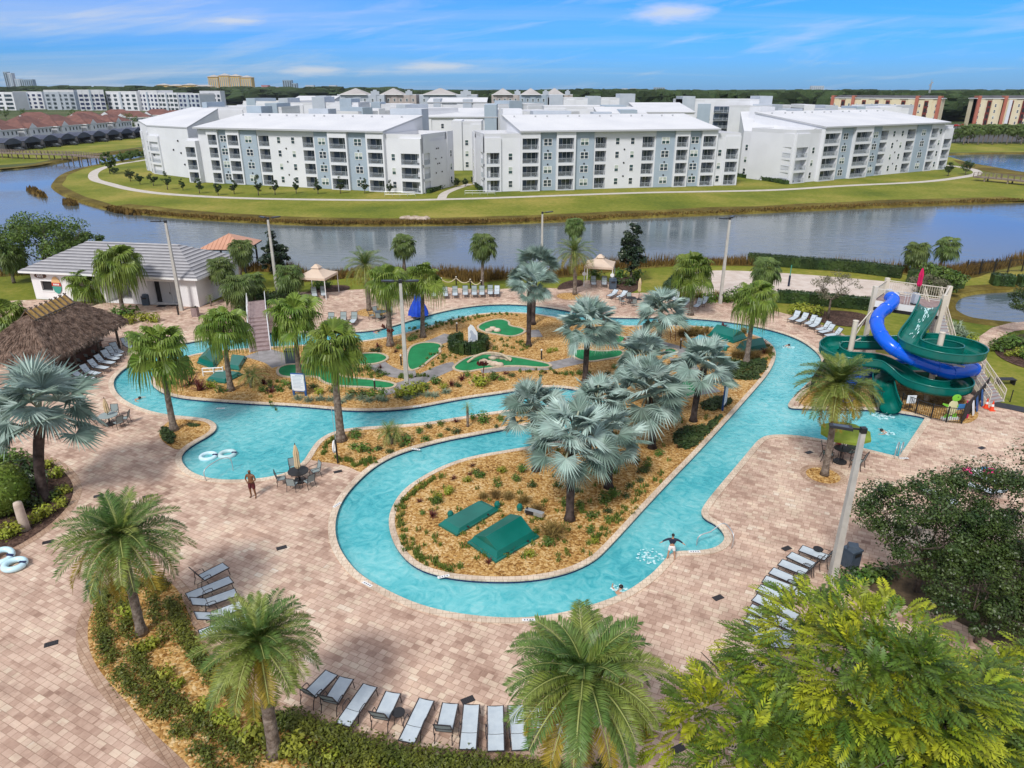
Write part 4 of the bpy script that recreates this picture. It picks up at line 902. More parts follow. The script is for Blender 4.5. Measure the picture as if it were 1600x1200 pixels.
# young pines along the far shore
YP = [(178,272,262,8),(204,283,262,9),(219,288,270,8),(240,290,268,9),(262,296,268,9),(286,297,280,6),(312,302,276,9),(341,305,282,8),(366,303,280,8),(404,305,274,8),(430,304,278,8),(463,302,279,7),(497,303,280,7),(532,302,277,8),(570,302,279,8),(609,302,282,7),(713,292,278,7),(727,291,279,6),(1481,275,254,10),(1508,273,250,14)]
for k, (u, v, vt, rp) in enumerate(YP):
    where = 'at the left bend of the lakeside path' if u < 270 else ('in front of the left apartment building' if u < 640 else ('between the two middle apartment buildings' if u < 900 else 'beside the right apartment building'))
    rest = [q for q in YP if (q[0] < 270) == (u < 270) and (q[0] < 640) == (u < 640) and (q[0] < 900) == (u < 900)]; i = rest.index((u, v, vt, rp))
    tree('young_pine', f'{ordn(i)} young thin pine from the left {where}', u, v, vt, rp, 'pine', 'young trees on the far lawn', 40+k, .8, density=.3, trunkh=.25)
tree('shore_tree', 'bushy dark tree beside the boardwalk bridge end', 172, 271, 239, 11, 'broad', None, 61, .9, density=.7, trunkh=.25)
for k, (u, v, vt, rp) in enumerate([(192,253,238,10),(206,250,236,9),(219,247,234,9)]):
    tree('canal_tree', f'{ordn(k)} grey green tree along the canal left of the left apartments', u, v, vt, rp, 'broad', 'trees along the canal', 70+k, .8, density=.5, trunkh=.2)
# ---- shrubs
def shrub_mesh(name, m, n, s, seed, rz=.9, asp=.5):
    rr = random.Random(seed); mb = MB(); 
    for k in range(5):
        a = k*1.26; leafball(mb, (.45*math.cos(a)*rr.random(), .45*math.sin(a)*rr.random(), .5*rz+.2*rr.uniform(-1, 1)*rz), .6, .6, .55*rz, n//5, s, 0, rr, .2, .6, asp)
    for k in range(4): a = k*1.6; mb.tube([(0, 0, 0), (.2*math.cos(a), .2*math.sin(a), .5*rz)], .03, 4, 0)
    return mb.mesh(name, m)
def spiky_mesh(name, m, n, l, seed, up=(20, 80), w=.06, arch=.8, r0=.12):
    rr = random.Random(seed); mb = MB()
    for k in range(n):
        az = rr.uniform(0, 6.28); el = R(rr.uniform(*up)); L = l*rr.uniform(.7, 1.1); p = Vector((rr.uniform(-r0, r0), rr.uniform(-r0, r0), 0)); sd = Vector((-math.sin(az), math.cos(az), 0))
        a = [p]; e = el
        for j in range(3): a.append(a[-1]+Vector((math.cos(az)*math.cos(e), math.sin(az)*math.cos(e), math.sin(e)))*L/3); e -= arch*.55
        mb.quad(a[0]-sd*w*.6, a[0]+sd*w*.6, a[1]+sd*w*.5, a[1]-sd*w*.5); mb.quad(a[1]-sd*w*.5, a[1]+sd*w*.5, a[2]+sd*w*.35, a[2]-sd*w*.35); mb.tri(a[2]-sd*w*.35, a[2]+sd*w*.35, a[3])
    return mb.mesh(name, m)
SH = {'green': [shrub_mesh('green_shrub', 'shrub', 170, .28, 1), shrub_mesh('green_shrub', 'shrub', 120, .3, 2, .7)], 'yellow': [shrub_mesh('yellow_shrub', 'shrubyellow', 170, .27, 3, .8)],
 'red': [spiky_mesh('red_dracaena', 'shrubred', 46, 1.1, 4, (15, 85), .07, .5)], 'tan': [spiky_mesh('fountain_grass', 'tangrass', 220, 1.15, 5, (40, 88), .035, .75, .3)],
 'tuft': [spiky_mesh('lily_turf', 'liriope', 60, .9, 6, (25, 80), .06, .9)], 'silver': [spiky_mesh('silvery_plant', 'silverplant', 80, .9, 7, (15, 75), .07, .8, .3)], 'dark': [shrub_mesh('dark_shrub', 'oak', 170, .26, 8, .75)]}
NM = {'green': ('shrub', 'green leafy shrub'), 'yellow': ('yellow_shrub', 'yellow green shrub'), 'red': ('dracaena', 'dark red spiky dracaena'), 'tan': ('fountain_grass', 'tan fountain grass clump'), 'tuft': ('lily_turf', 'bright green lily turf tuft'), 'silver': ('silvery_plant', 'silvery spiky plant'), 'dark': ('dark_shrub', 'dark green low shrub')}
CNT = {}
def shrub(kind, u, v, r, where, xy=None):
    p = Vector((*xy, .02)) if xy else G(u, v, .02); ms = SH[kind]; r *= 1.6 if where in (W2, W3) else 1.36; o = link(ms[rnd.randrange(len(ms))], NM[kind][0], None, p, rnd.uniform(0, 6.28), (r*rnd.uniform(.9, 1.1), r*rnd.uniform(.9, 1.1), r*rnd.uniform(.85, 1.15)))
    CNT.setdefault((kind, where), []).append((p.x, o)); return o
def finish_shrubs():
    for (kind, where), L_ in CNT.items():
        L_.sort(key=lambda q: q[0])
        for i, (x, o) in enumerate(L_):
            lab = f'{NM[kind][1]} {where}' if len(L_) == 1 else f'{ordn(i)} {NM[kind][1]} from the left {where}'
            tag(o, lab, 'shrub' if kind not in ('tan', 'tuft') else 'ornamental grass', f'{NM[kind][1]}s {where}')
W1, W2, W3, W4 = 'on the large front mulch island', 'on the peninsula bed', 'on the mini golf island', 'in the foreground mulch bed'
for k, u, v, r in [('yellow',701,768,.34),('yellow',683,780,.40),('yellow',700,672+100,.3),('green',752,745,.30),('yellow',784,737,.36),('green',778,760,.30),('green',682,787,.36),('yellow',730,752,.34),('red',675,806,.34),('tan',755,778,.38),('tan',774,777,.40),('tan',794,779,.42),('tan',818,786,.45),('tan',862,838,.80),('tan',838,800,.42),('green',855,853,.36),('yellow',828,868,.36),('green',882,790,.36),('green',925,808,.40),('green',945,786,.46),('green',958,777,.42),('green',905,790,.3),('green',908,798,.28),('dark',978,776,.3),('green',922,832,.28),('yellow',930,848,.3),('green',950,812,.26),('dark',1005,738,.4),('green',1012,730,.34),('green',1030,712,.34),('red',993,722,.3),('dark',1000,752,.3),('dark',950,800,.3),('green',838,833,.25),('green',806,752,.34),('green',815,738,.36),('dark',832,760,.3),('yellow',652,765,.26),('red',708,748,.26),('red',655,785,.22),('red',764,880,.26),('red',800,862,.22),('green',742,720+20,.3),('green',960,740,.3),('dark',983,760,.28),('red',1060,700,.22),('green',870,760,.32),('green',660,803,.2),('red',738,728,.24),('red',735,742,.2),('dark',900,768,.3),('green',990,700,.3),('dark',970,720,.3)]: shrub(k, u, v, r, W1)
for k, u, v, r in [('green',557,684,.42),('green',569,705,.5),('green',553,700,.3),('dark',592,702,.26),('green',636,692,.42),('dark',609,707,.26),('dark',628,698,.22),('green',655,677,.3),('green',666,688,.3),('dark',670,668,.26),('green',689,663,.28),('red',712,660,.24),('green',755,660,.48),('dark',713,676,.3),('green',738,655,.25),('green',782,656,.3),('dark',776,668,.2),('green',815,648,.3),('dark',840,650,.3),('green',688,682,.2),('dark',700,672,.2)]: shrub(k, u, v, r, W2)
for k, u, v, r in [('red',298,600,.75),('red',312,610,.7),('red',286,592,.5),('yellow',330,606,.5),('green',268,600,.35),('green',345,612,.4),('yellow',275,590,.3),('green',410,612,.35),('dark',425,606,.35),('red',412,600,.4),('red',425,613,.4),('green',437,610,.35),('green',445,602,.35),('yellow',500,615,.45),('dark',520,612,.4),('green',550,617,.35),('dark',565,619,.45),('green',583,620,.45),('green',598,620,.4),('yellow',640,618,.8),('yellow',655,613,.7),('yellow',625,620,.5),('green',665,607,.4),('yellow',694,607,.4),('green',680,600,.45),('red',705,602,.4),('red',722,594,.4),('dark',715,604,.3),('yellow',752,603,.7),('green',745,596,.4),('green',770,594,.4),('red',774,590,.3),('green',784,594,.35),('green',730,588,.3),('red',790,585,.3),('dark',800,588,.3),('yellow',858,551,.35),('yellow',868,548,.3),('red',590,543,.35),('dark',592,550,.35),('green',623,545,.35),('dark',583,549,.3),('red',618,550,.3),('green',648,530,.4),('green',640,533,.3),('yellow',458,555,.4),('green',545,578,.4),('dark',560,580,.4),('green',575,578,.4),('dark',590,582,.35),('green',600,586,.3),('red',595,575,.3),('red',1130,514,.55),('red',1190,540,.5),('red',1193,552,.4),('green',270,575,.5),('yellow',258,583,.3),('green',300,585,.4),('dark',490,606,.35),('green',475,606,.3),('dark',455,607,.3),('green',1125,512,.25),('green',905,585,.3),('red',852,583,.22),('red',870,584,.22),('green',885,586,.25),('green',860,578,.2),('red',920,588,.22),('dark',950,585,.25),('green',960,575,.25),('green',845,588,.2)]: shrub(k, u, v, r, W3)
for u, v, r in [(1065,524,.6),(1075,525,.65),(1085,524,.65),(1095,525,.6),(1102,520,.5),(1162,521,.45),(1150,558,.6),(1160,560,.55),(1172,559,.55),(1182,558,.5),(1200,552,.4)]: shrub('tan', u, v, r, W3)
for u in range(470, 700, 15): shrub('silver', u+rnd.uniform(-4, 4), 623+rnd.uniform(-4, 3)+(3 if u < 600 else 0)-(0 if u < 620 else (u-620)*.09), .42, W3)
for k, u, v, r in [('yellow',205,962,.5),('yellow',238,1012,.45),('yellow',225,1018,.4),('yellow',262,1058,.45),('yellow',280,1072,.4),('yellow',318,1108,.45),('yellow',345,1128,.5),('yellow',392,1150,.65),('yellow',455,1172,.6),('yellow',478,1178,.5),('yellow',520,1188,.45),('yellow',580,1196,.4),('yellow',365,1135,.45),('yellow',620,1210,.4)]: shrub(k, u, v, r, W4)
W5 = 'in the shrub bed left of the lagoon'
for k, u, v, r in [('yellow',100,770,.55),('yellow',90,745,.55),('yellow',75,730,.5),('yellow',98,790,.5),('yellow',70,805,.6),('yellow',58,815,.5),('yellow',28,830,.7),('yellow',12,840,.6),('green',85,778,.5),('dark',40,740,1.0),('dark',55,760,.9),('dark',30,770,1.0),('dark',20,800,.9),('dark',45,790,.8),('green',5,720,.8),('green',30,722,.7)]: shrub(k, u, v, r, W5)
W6 = 'beside the walkway at the right edge'
for k, u, v, r in [('green',1560,548,.9),('green',1575,545,.9),('green',1590,543,1.0),('yellow',1590,556,.7),('yellow',1575,556,.5),('green',1600,560,.8),('tuft',1558,540,.9),('tuft',1570,535,.9),('silver',1500,520,1.0),('silver',1510,527,.9),('yellow',1518,535,.7),('silver',1495,513,.9),('tuft',1585,533,.9)]: shrub(k, u, v, r, W6)
W7 = 'around the rear deck beds'
for k, u, v, r in [('green',970,432,1.1),('dark',985,445,1.0),('green',995,437,1.0),('dark',965,443,.8),('green',930,432,1.0),('dark',440,465,1.0),('dark',420,467,1.0),('dark',458,460,.9),('green',497,452,.9),('dark',510,449,.8),('dark',405,468,1.0),('yellow',440,458,.7),('green',200,494,1.1),('green',185,500,1.0),('yellow',225,500,.8),('yellow',240,503,.8),('yellow',205,505,.8),('tan',1060,464,.9),('tan',1075,466,.9),('tan',1092,465,.8),('green',1110,470,1.0),('green',1135,472,1.0),('yellow',1250,492,1.0),('yellow',1240,489,1.0),('green',1150,468,1.0),('tan',1120,466,.8),('yellow',1275,493,.9),('dark',380,492,.8)]: shrub(k, u, v, r, W7)
W8 = 'under the lamp post bed at lower right'
for k, u, v, r in [('dark',1330,905,.6),('green',1345,912,.6),('green',1365,905,.6),('green',1320,918,.5),('dark',1380,900,.7)]: shrub(k, u, v, r, W8)
finish_shrubs()
# ---- uncountable ground cover
def blades(mb, x, y, n, h, w, rr, z=.02, sp=.12):
    for _ in range(n):
        a = rr.uniform(0, 6.28); p = Vector((x+rr.uniform(-sp, sp), y+rr.uniform(-sp, sp), z)); hh = h*rr.uniform(.6, 1.2); o = Vector((math.cos(a), math.sin(a), 0))*hh*rr.uniform(.2, .9); s = Vector((-math.sin(a), math.cos(a), 0))*w
        q = p+o*.5+Vector((0, 0, hh*.8)); mb.quad(p-s, p+s, q+s*.7, q-s*.7); mb.tri(q-s*.7, q+s*.7, p+o+Vector((0, 0, hh*.65)))
def along(P, step, wd, rr, fn, closed=False):
    C = catmull(px(P), 8)
    for a, b in zip(C, C[1:]):
        n = max(1, int((b-a).length/step))
        for k in range(n):
            p = a.lerp(b, (k+rr.random())/n); fn(p.x+rr.uniform(-wd, wd), p.y+rr.uniform(-wd, wd))
rr = random.Random(77); gc = MB()
for P, wd, den in [([(628,815),(626,790),(640,775),(665,757),(690,745)], .22, .22), ([(625,820),(632,845),(645,862),(665,875),(690,885),(720,893)], .3, .3), ([(502,712),(512,695),(530,683)], .2, .2), ([(525,716),(545,721),(560,727),(575,720),(585,722)], .25, .22), ([(640,515),(690,505),(740,496),(775,492),(800,492)], .55, .16), ([(650,520),(700,508),(740,499)], .35, .25), ([(675,560),(690,552),(705,542),(712,535)], .7, .2), ([(660,578),(690,562),(720,552)], .6, .22), ([(770,530),(800,535),(830,540),(800,545),(770,540)], .8, .2), ([(720,545),(760,542),(790,552)], .6, .25), ([(810,580),(850,582),(890,586),(930,584)], .4, .35), ([(640,590),(625,590),(640,588)], .25, .2), ([(668,588),(652,588)], .2, .2), ([(430,640),(420,600),(450,600)], .2, 5), ([(1080,515),(1110,513),(1150,519)], .2, .4), ([(1195,565),(1205,552),(1200,540)], .2, .3), ([(925,850),(950,820),(985,785),(1030,735)], .3, .7), ([(560,575),(590,588),(560,586)], .4, .3)]:
    along(P, den, wd, rr, lambda x, y: blades(gc, x, y, 15, .27, .024, rr))
for _ in range(260):   # sparse tufts over the front island
    u, v = rr.uniform(640, 1120), rr.uniform(630, 880); x, y = P2(u, v)
    if inside(x, y, ISL_IN) and not any(inside(x, y, g) for g in GPOLY): blades(gc, x, y, 10, .26, .026, rr)
o = gc.build('ground_cover', 'liriope'); tag(o, 'low bright green grass tufts spread over the mulch islands', 'ground cover', kind='stuff')
jc = MB()
def patch(mb, P, n, s, h, rr, m=0):
    p = chaikin(px(P), 2); xs = [q[0] for q in p]; ys = [q[1] for q in p]; k = 0
    while k < n:
        x, y = rr.uniform(min(xs), max(xs)), rr.uniform(min(ys), max(ys))
        if inside(x, y, p): leafball(mb, (x, y, h*.5), .18, .18, h*.6, 5, s, m, rr, 0, .9, .6); k += 1
patch(jc, [(1052,680),(1068,668),(1100,668),(1120,655),(1130,648),(1112,670),(1095,690),(1075,704),(1055,698)], 500, .22, .25, rr)
patch(jc, [(1090,635),(1120,620),(1145,625),(1138,634),(1110,645)], 300, .22, .25, rr)
patch(jc, [(1130,560),(1160,566),(1195,560),(1198,580),(1180,585),(1188,592),(1170,596),(1135,590),(1120,575)], 700, .24, .28, rr)
patch(jc, [(248,672),(262,668),(276,690),(262,696)], 160, .2, .25, rr); patch(jc, [(290,662),(318,664),(300,668)], 60, .15, .12, rr)
o = jc.build('dark_ground_cover', 'juniper'); tag(o, 'dark green creeping plants in patches near the rules sign', 'ground cover', kind='stuff')
hb = MB()
def hedge_row(mb, P, n, wd, h, s, m=0):
    C = catmull(px(P), 8); L_ = [(b-a).length for a, b in zip(C, C[1:])]; T_ = sum(L_)
    for k in range(n):
        t = rr.uniform(0, T_); i = 0
        while i < len(L_)-1 and t > L_[i]: t -= L_[i]; i += 1
        p = C[i].lerp(C[i+1], t/L_[i]); nz = noise.noise(Vector((p.x*.9, p.y*.9, 3)))
        if nz < -.22: continue
        leafball(mb, (p.x+rr.gauss(0, wd), p.y+rr.gauss(0, wd), h*.45), .22, .22, h*.5*(1+.5*nz), 7, s, m, rr, 0, .7, .5)
hedge_row(hb, [(250,915),(175,925),(160,965),(168,1020),(200,1070),(250,1115),(300,1160),(350,1215)], 950, .17, .42, .13)
hedge_row(hb, [(190,935),(200,990),(225,1050),(275,1100),(340,1150),(400,1195)], 760, .17, .42, .13)
hedge_row(hb, [(245,912),(262,930),(275,965),(295,1010),(330,1055),(385,1105),(440,1130)], 900, .17, .45, .13)
hedge_row(hb, [(235,930),(245,965),(260,1010)], 130, .15, .4, .13)
hedge_row(hb, [(438,1128),(500,1150),(575,1178),(650,1196),(740,1206),(830,1212),(950,1218)], 1700, .24, .6, .14)
hedge_row(hb, [(400,1160),(470,1185),(560,1205),(640,1220)], 420, .2, .5, .14)
o = hb.build('low_shrubbery', leaf('olive_shrub_leaf', (.075, .10, .012), (.15, .16, .02), .5, .2, 0, .45)); tag(o, 'olive green low shrubbery growing in bands over the foreground bed', 'shrubbery', kind='stuff')
# ---- hedges
def hedge(label, P, wd, h, m='hedge', dens=60, name='hedge', s=.2, at=None):
    C = catmull(px(P), 6) if at is None else at; c0 = C[0]; t = MB()
    for a, b in zip(C, C[1:]):
        a, b = a-c0, b-c0; d = (b-a).normalized(); n = Vector((-d.y, d.x))*wd*.46
        t.box(0, (b-a).length, -wd*.46, wd*.46, 0, h*.95, 0, Matrix.Translation((a.x, a.y, 0)) @ Matrix.Rotation(math.atan2(d.y, d.x), 4, 'Z'))
        for _ in range(int((b-a).length*dens)):
            k = rr.random(); q = a.lerp(b, k); f = rr.random()
            if f < .45: pos = (q.x+n.x*rr.uniform(-1.1, 1.1), q.y+n.y*rr.uniform(-1.1, 1.1), h)
            else:
                sg = -1 if f < .85 else 1; pos = (q.x+sg*n.x*1.05, q.y+sg*n.y*1.05, rr.uniform(.05, h))
            leafball(t, pos, .14, .14, .12, 3, s, 0, rr, 0, .5, .6)
    o = t.build(name, m, loc=(c0.x, c0.y, 0)); tag(o, label, 'hedge', 'clipped hedges'); return o
hedge('long dark clipped hedge along the front of the sand court', [(1213,471),(1290,477),(1362,484)], 1.1, 1.3)
hedge('long dark clipped hedge between the sand court and the lake', [(1168,411),(1250,418),(1330,424),(1408,434)], 1.2, 1.4)
hedge('short hedge along the left side of the sand court', [(1040,462),(1060,441),(1078,424)], 1.0, 1.3)
hedge('short clipped hedge on the lawn near the small pond', [(1548,444),(1582,446)], 1.6, 1.3)
hedge('clipped hedge at the right edge beyond the small pond', [(1590,446),(1640,448)], 1.6, 1.3)
hedge('dark hedge at the end of the rear court hedge', [(1418,440),(1470,448),(1500,448)], 1.6, 1.6)
hr = [Vector((P2(732, 545)[0]+1.55*math.cos(a), P2(732, 545)[1]+1.55*math.sin(a))) for a in [R(115+330*k/18) for k in range(19)]]
hedge('ring of clipped hedge around the white horse sign', None, .6, 1.15, 'hedge', 120, 'hedge_ring', .13, hr)
hedge('low dark hedge beside the left cream canopy', [(400,476),(430,472),(462,465)], 1.4, 1.0)
for lab, P in (('foundation hedge under the left end of the right apartments', [(1153,276),(1190,281),(1230,288)]), ('foundation hedge beside the end wall of the left apartments', [(668,302),(690,294),(707,289)]), ('foundation hedge beside the second apartment building', [(752,299),(745,290),(740,282)])):
    hedge(lab, P, 1.2, .9, dens=14, s=.4)
# clipped bush in the left bed
b = G(10, 800); t = MB(); t.blob((0, 0, 1.5), 1.35, 1.35, 1.5, 0, 14, 9); 
for _ in range(1500):
    q = Vector((rr.gauss(0, 1), rr.gauss(0, 1), rr.gauss(0, 1))).normalized(); leafball(t, (q.x*1.38, q.y*1.38, 1.5+q.z*1.5), .08, .08, .08, 2, .15, 0, rr, 0, .3, .6)
o = t.build('clipped_bush', 'boxgreen', loc=b); tag(o, 'tall rounded yellow green clipped bush in the shrub bed at the left edge', 'bush')
# ---- reeds along the shores
rd = MB()
def reeds(A, B, n, h, w, t0=0., t1=1., z=-.1):
    for _ in range(n):
        k = rr.randrange(len(A)-1); f = rr.random(); p = A[k].lerp(A[k+1], f); q = B[k].lerp(B[k+1], f); s = p.lerp(q, rr.uniform(t0, t1)); hh = h*rr.uniform(.4, 1.1)*(1+.6*noise.noise(Vector((s.x*.12, s.y*.12, 1))))
        if hh < .15: continue
        a = rr.uniform(0, 6.28); o = Vector((math.cos(a), math.sin(a), 0)); b0 = Vector((s.x, s.y, z))
        rd.tri(b0-o*w, b0+o*w, b0+Vector((rr.uniform(-.3, .3)*hh, rr.uniform(-.3, .3)*hh, hh)))
reeds(na, nb, 15000, 1.3, .06, -.1, .9); reeds(fa, fb, 8000, .45, .16, -.12, .30)
for P, n in (([(40,292),(52,291),(62,297),(74,304),(66,306),(50,301)], 900), ([(95,313),(108,311),(124,316),(108,319)], 500), ([(160,323),(190,324),(230,333),(190,331)], 600)):
    p = chaikin(px(P), 1); xs = [q[0] for q in p]; ys = [q[1] for q in p]; k = 0
    while k < n:
        x, y = rr.uniform(min(xs), max(xs)), rr.uniform(min(ys), max(ys)); k += 1
        if inside(x, y, p): a = rr.uniform(0, 6.28); rd.tri((x-.5*math.cos(a), y-.5*math.sin(a), -.6), (x+.5*math.cos(a), y+.5*math.sin(a), -.6), (x+rr.uniform(-.3, .3), y, rr.uniform(-.1, .6)))
o = rd.build('shore_reeds', 'reed'); tag(o, 'brown and gold reeds growing along the lake shores', 'reeds', kind='stuff')
for k in range(9):
    p = G(632+k*4.2+rr.uniform(-1, 1), 343+rr.uniform(-1.2, 1.5), -.1); t = MB(); t.blob((0, 0, .1), .9, .7, .5, 0, 7, 5, .2, k); o = t.build('shore_rock', 'rock2', loc=p); tag(o, f'{ordn(k)} pale rock from the left in the rubble on the far lake bank', 'rock', 'rubble rocks on the far bank')
# ---- far woods
def wood(name, label, P, h, cell, seed, m='forest', jitter=.45):
    """closed canopy of many crowns"""
    r = random.Random(seed); mb = MB(); xs = [q[0] for q in P]; ys = [q[1] for q in P]; y = min(ys)
    while y < max(ys):
        sc = cell*(1+max(0, (y-500))/1500); x = min(xs)
        while x < max(xs):
            X, Y = x+r.uniform(-jitter, jitter)*sc, y+r.uniform(-jitter, jitter)*sc
            if inside(X, Y, P):
                hh = h*r.uniform(.72, 1.12)*(1+.15*noise.noise(Vector((X*.004, Y*.004, seed)))); rx = sc*r.uniform(.5, .8)
                mb.blob((X, Y, hh*.62), rx, rx, hh*.40, 0, 6, 5, .28, r.random()); 
                for _ in range(5): 
                    a = r.uniform(0, 6.28); mb.blob((X+rx*.7*math.cos(a), Y+rx*.7*math.sin(a), hh*r.uniform(.6, .92)), rx*.35, rx*.35, hh*.09, 0, 5, 4, .3, r.random())
            x += sc
        y += sc*.85
    o = mb.build(name, m); tag(o, label, 'forest', kind='stuff'); return o
wood('forest', 'dense dark green forest across the horizon on the right', [(330, 560), (430, 470), (900, 560), (1500, 1500), (800, 2300), (-300, 2300), (-250, 1150), (60, 760), (160, 640)], 19, 15, 4)
wood('forest', 'dark woods behind the far white apartment row on the left', [(-1500, 1250), (-300, 1150), (-250, 1500), (-300, 2300), (-2200, 2300)], 25, 24, 6)
wood('forest', 'thin band of distant woods along the horizon', [(-3500, 2500), (3500, 2500), (3800, 3600), (-3800, 3600)], 19, 45, 7)
for k, (u, v, r_) in enumerate([(77,192,2.6),(172,190,4.5),(10,168,4),(40,170,3.5),(140,178,4),(115,175,3.5),(205,186,5),(212,180,3.5)]):
    tree('garden_tree', f'{ordn(k)} dark round tree among the red roofed houses', u, v, 0, 0, 'broad', 'trees among the townhouses', 90+k, .9, density=.35, loc=Vector((*P2(u, v+18), 0)), height=9.5, rad=r_, trunkh=.2)
for k in range(16):
    u = 1505+k*7.5; v = 226-(k % 3)*1.5
    b = G(u, v); t = thing('row_palm', f'{ordn(k)} palm from the left in the row before the cream apartments', 'palm tree', b, 0, 'palm row at the far car park')
    link(trunk_mesh(6.5, .2, .2, (0, 0), 'palmtrunk', 1.2, 6), 'trunk', t); link(CROWN['sabal'][k % 2], 'crown', t, (0, 0, 6.5), k*1.3, 3.0)
for k, (u, v) in enumerate([(1492,223),(1500,222),(1510,223),(1590,224),(1600,222)]):
    tree('parkway_tree', f'{ordn(k)} dark round tree from the left beside the far car park', u, v, 0, 0, 'broad', 'trees at the far car park', 110+k, .9, density=.35, loc=Vector((*P2(u, v), 0)), height=7.5, rad=4, trunkh=.2)
for k, (u, v) in enumerate([(1105,213),(1130,213),(1142,213),(1160,213),(1120,216)]):
    b = G(u, v); t = thing('row_palm', f'{ordn(k)} small palm from the left in front of the far white apartments', 'palm tree', b, 0, 'palms before the far white apartments')
    link(trunk_mesh(7.5, .2, .2, (0, 0), 'palmtrunk', 1.2, 6), 'trunk', t); link(CROWN['date_small'][0], 'crown', t, (0, 0, 7.5), k*1.3, 3.4)
# ------------------------------------------------------------------ buildings
FH = 3.05
def win_mesh(name, w, h, cols, rows):
    t = MB(); f = .09
    t.box(-w/2, w/2, -.06, .0, 0, f); t.box(-w/2, w/2, -.06, .0, h-f, h); t.box(-w/2, -w/2+f, -.06, 0, f, h-f); t.box(w/2-f, w/2, -.06, 0, f, h-f)
    for c in range(1, cols): x = -w/2+w*c/cols; t.box(x-.07, x+.07, -.055, 0, f, h-f)
    for r in range(1, rows): z = h*r/rows; t.box(-w/2+f, w/2-f, -.05, 0, z-.04, z+.04)
    fr = t.mesh(name, 'trimwhite'); out = []
    for k, (a, b_) in enumerate((('glass', 'glass'), ('glassgreen', 'blind'), ('glass', 'glassgreen'))):
        q = MB()
        for c in range(cols):
            x0, x1 = -w/2+w*c/cols, -w/2+w*(c+1)/cols
            q.quad((x0, -.03, f), (x1, -.03, f), (x1, -.03, h/2), (x0, -.03, h/2), 0); q.quad((x0, -.03, h/2), (x1, -.03, h/2), (x1, -.03, h-f), (x0, -.03, h-f), 1)
        out.append(q.mesh('pane', [a, b_]))
    return fr, out
WIN4, WIN2, WINT = win_mesh('window', 2.0, 1.6, 2, 2), win_mesh('window', 1.05, 1.6, 1, 2), win_mesh('window', .8, 1.5, 1, 2)
BALC = {}
def balc_mesh(w, dp=1.7):
    k = round(w, 1)
    if k in BALC: return BALC[k]
    w = k; h = 2.45; t = MB()
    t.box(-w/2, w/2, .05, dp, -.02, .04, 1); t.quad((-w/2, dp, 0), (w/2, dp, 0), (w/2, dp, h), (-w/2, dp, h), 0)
    t.box(-w/2+.2, -w/2+.2+w*.42, dp-.62, dp-.1, .04, .50, 2)   # bench and table on the balcony
    t.box(w/2-.75, w/2-.3, dp-1.1, dp-.6, .04, .45, 2)
    sl = MB(); x0, x1 = -w*.12, w*.40
    sl.box(x0, x1, dp-.05, dp-.02, .05, 2.2, 0); sl.box(x0-.06, x0, dp-.08, dp-.02, .05, 2.25, 1); sl.box(x1, x1+.06, dp-.08, dp-.02, .05, 2.25, 1); sl.box((x0+x1)/2-.04, (x0+x1)/2+.04, dp-.08, dp-.02, .05, 2.25, 1)
    rl = MB(); rl.box(-w/2, w/2, .02, .07, 1.02, 1.08); rl.box(-w/2, w/2, .02, .07, .10, .14)
    n = int(w/.16)
    for i in range(n+1): x = -w/2+w*i/n; rl.box(x-.016, x+.016, .03, .06, .12, 1.03)
    BALC[k] = (t.mesh('balcony', ['shade', 'railing', 'dark']), sl.mesh('sliding_door', ['glass', 'trimwhite']), rl.mesh('railing', 'railing')); return BALC[k]
def uparam(A, B, u):
    lo, hi = 0., 1.
    def f(t): p = A.lerp(B, t); return PROJ((p.x, p.y, 0))[0]-u
    if f(0) > f(1): A, B = B, A
    for _ in range(40):
        m = (lo+hi)/2
        if f(m) < 0: lo = m
        else: hi = m
    return (lo+hi)/2
WCOUNT = [0]
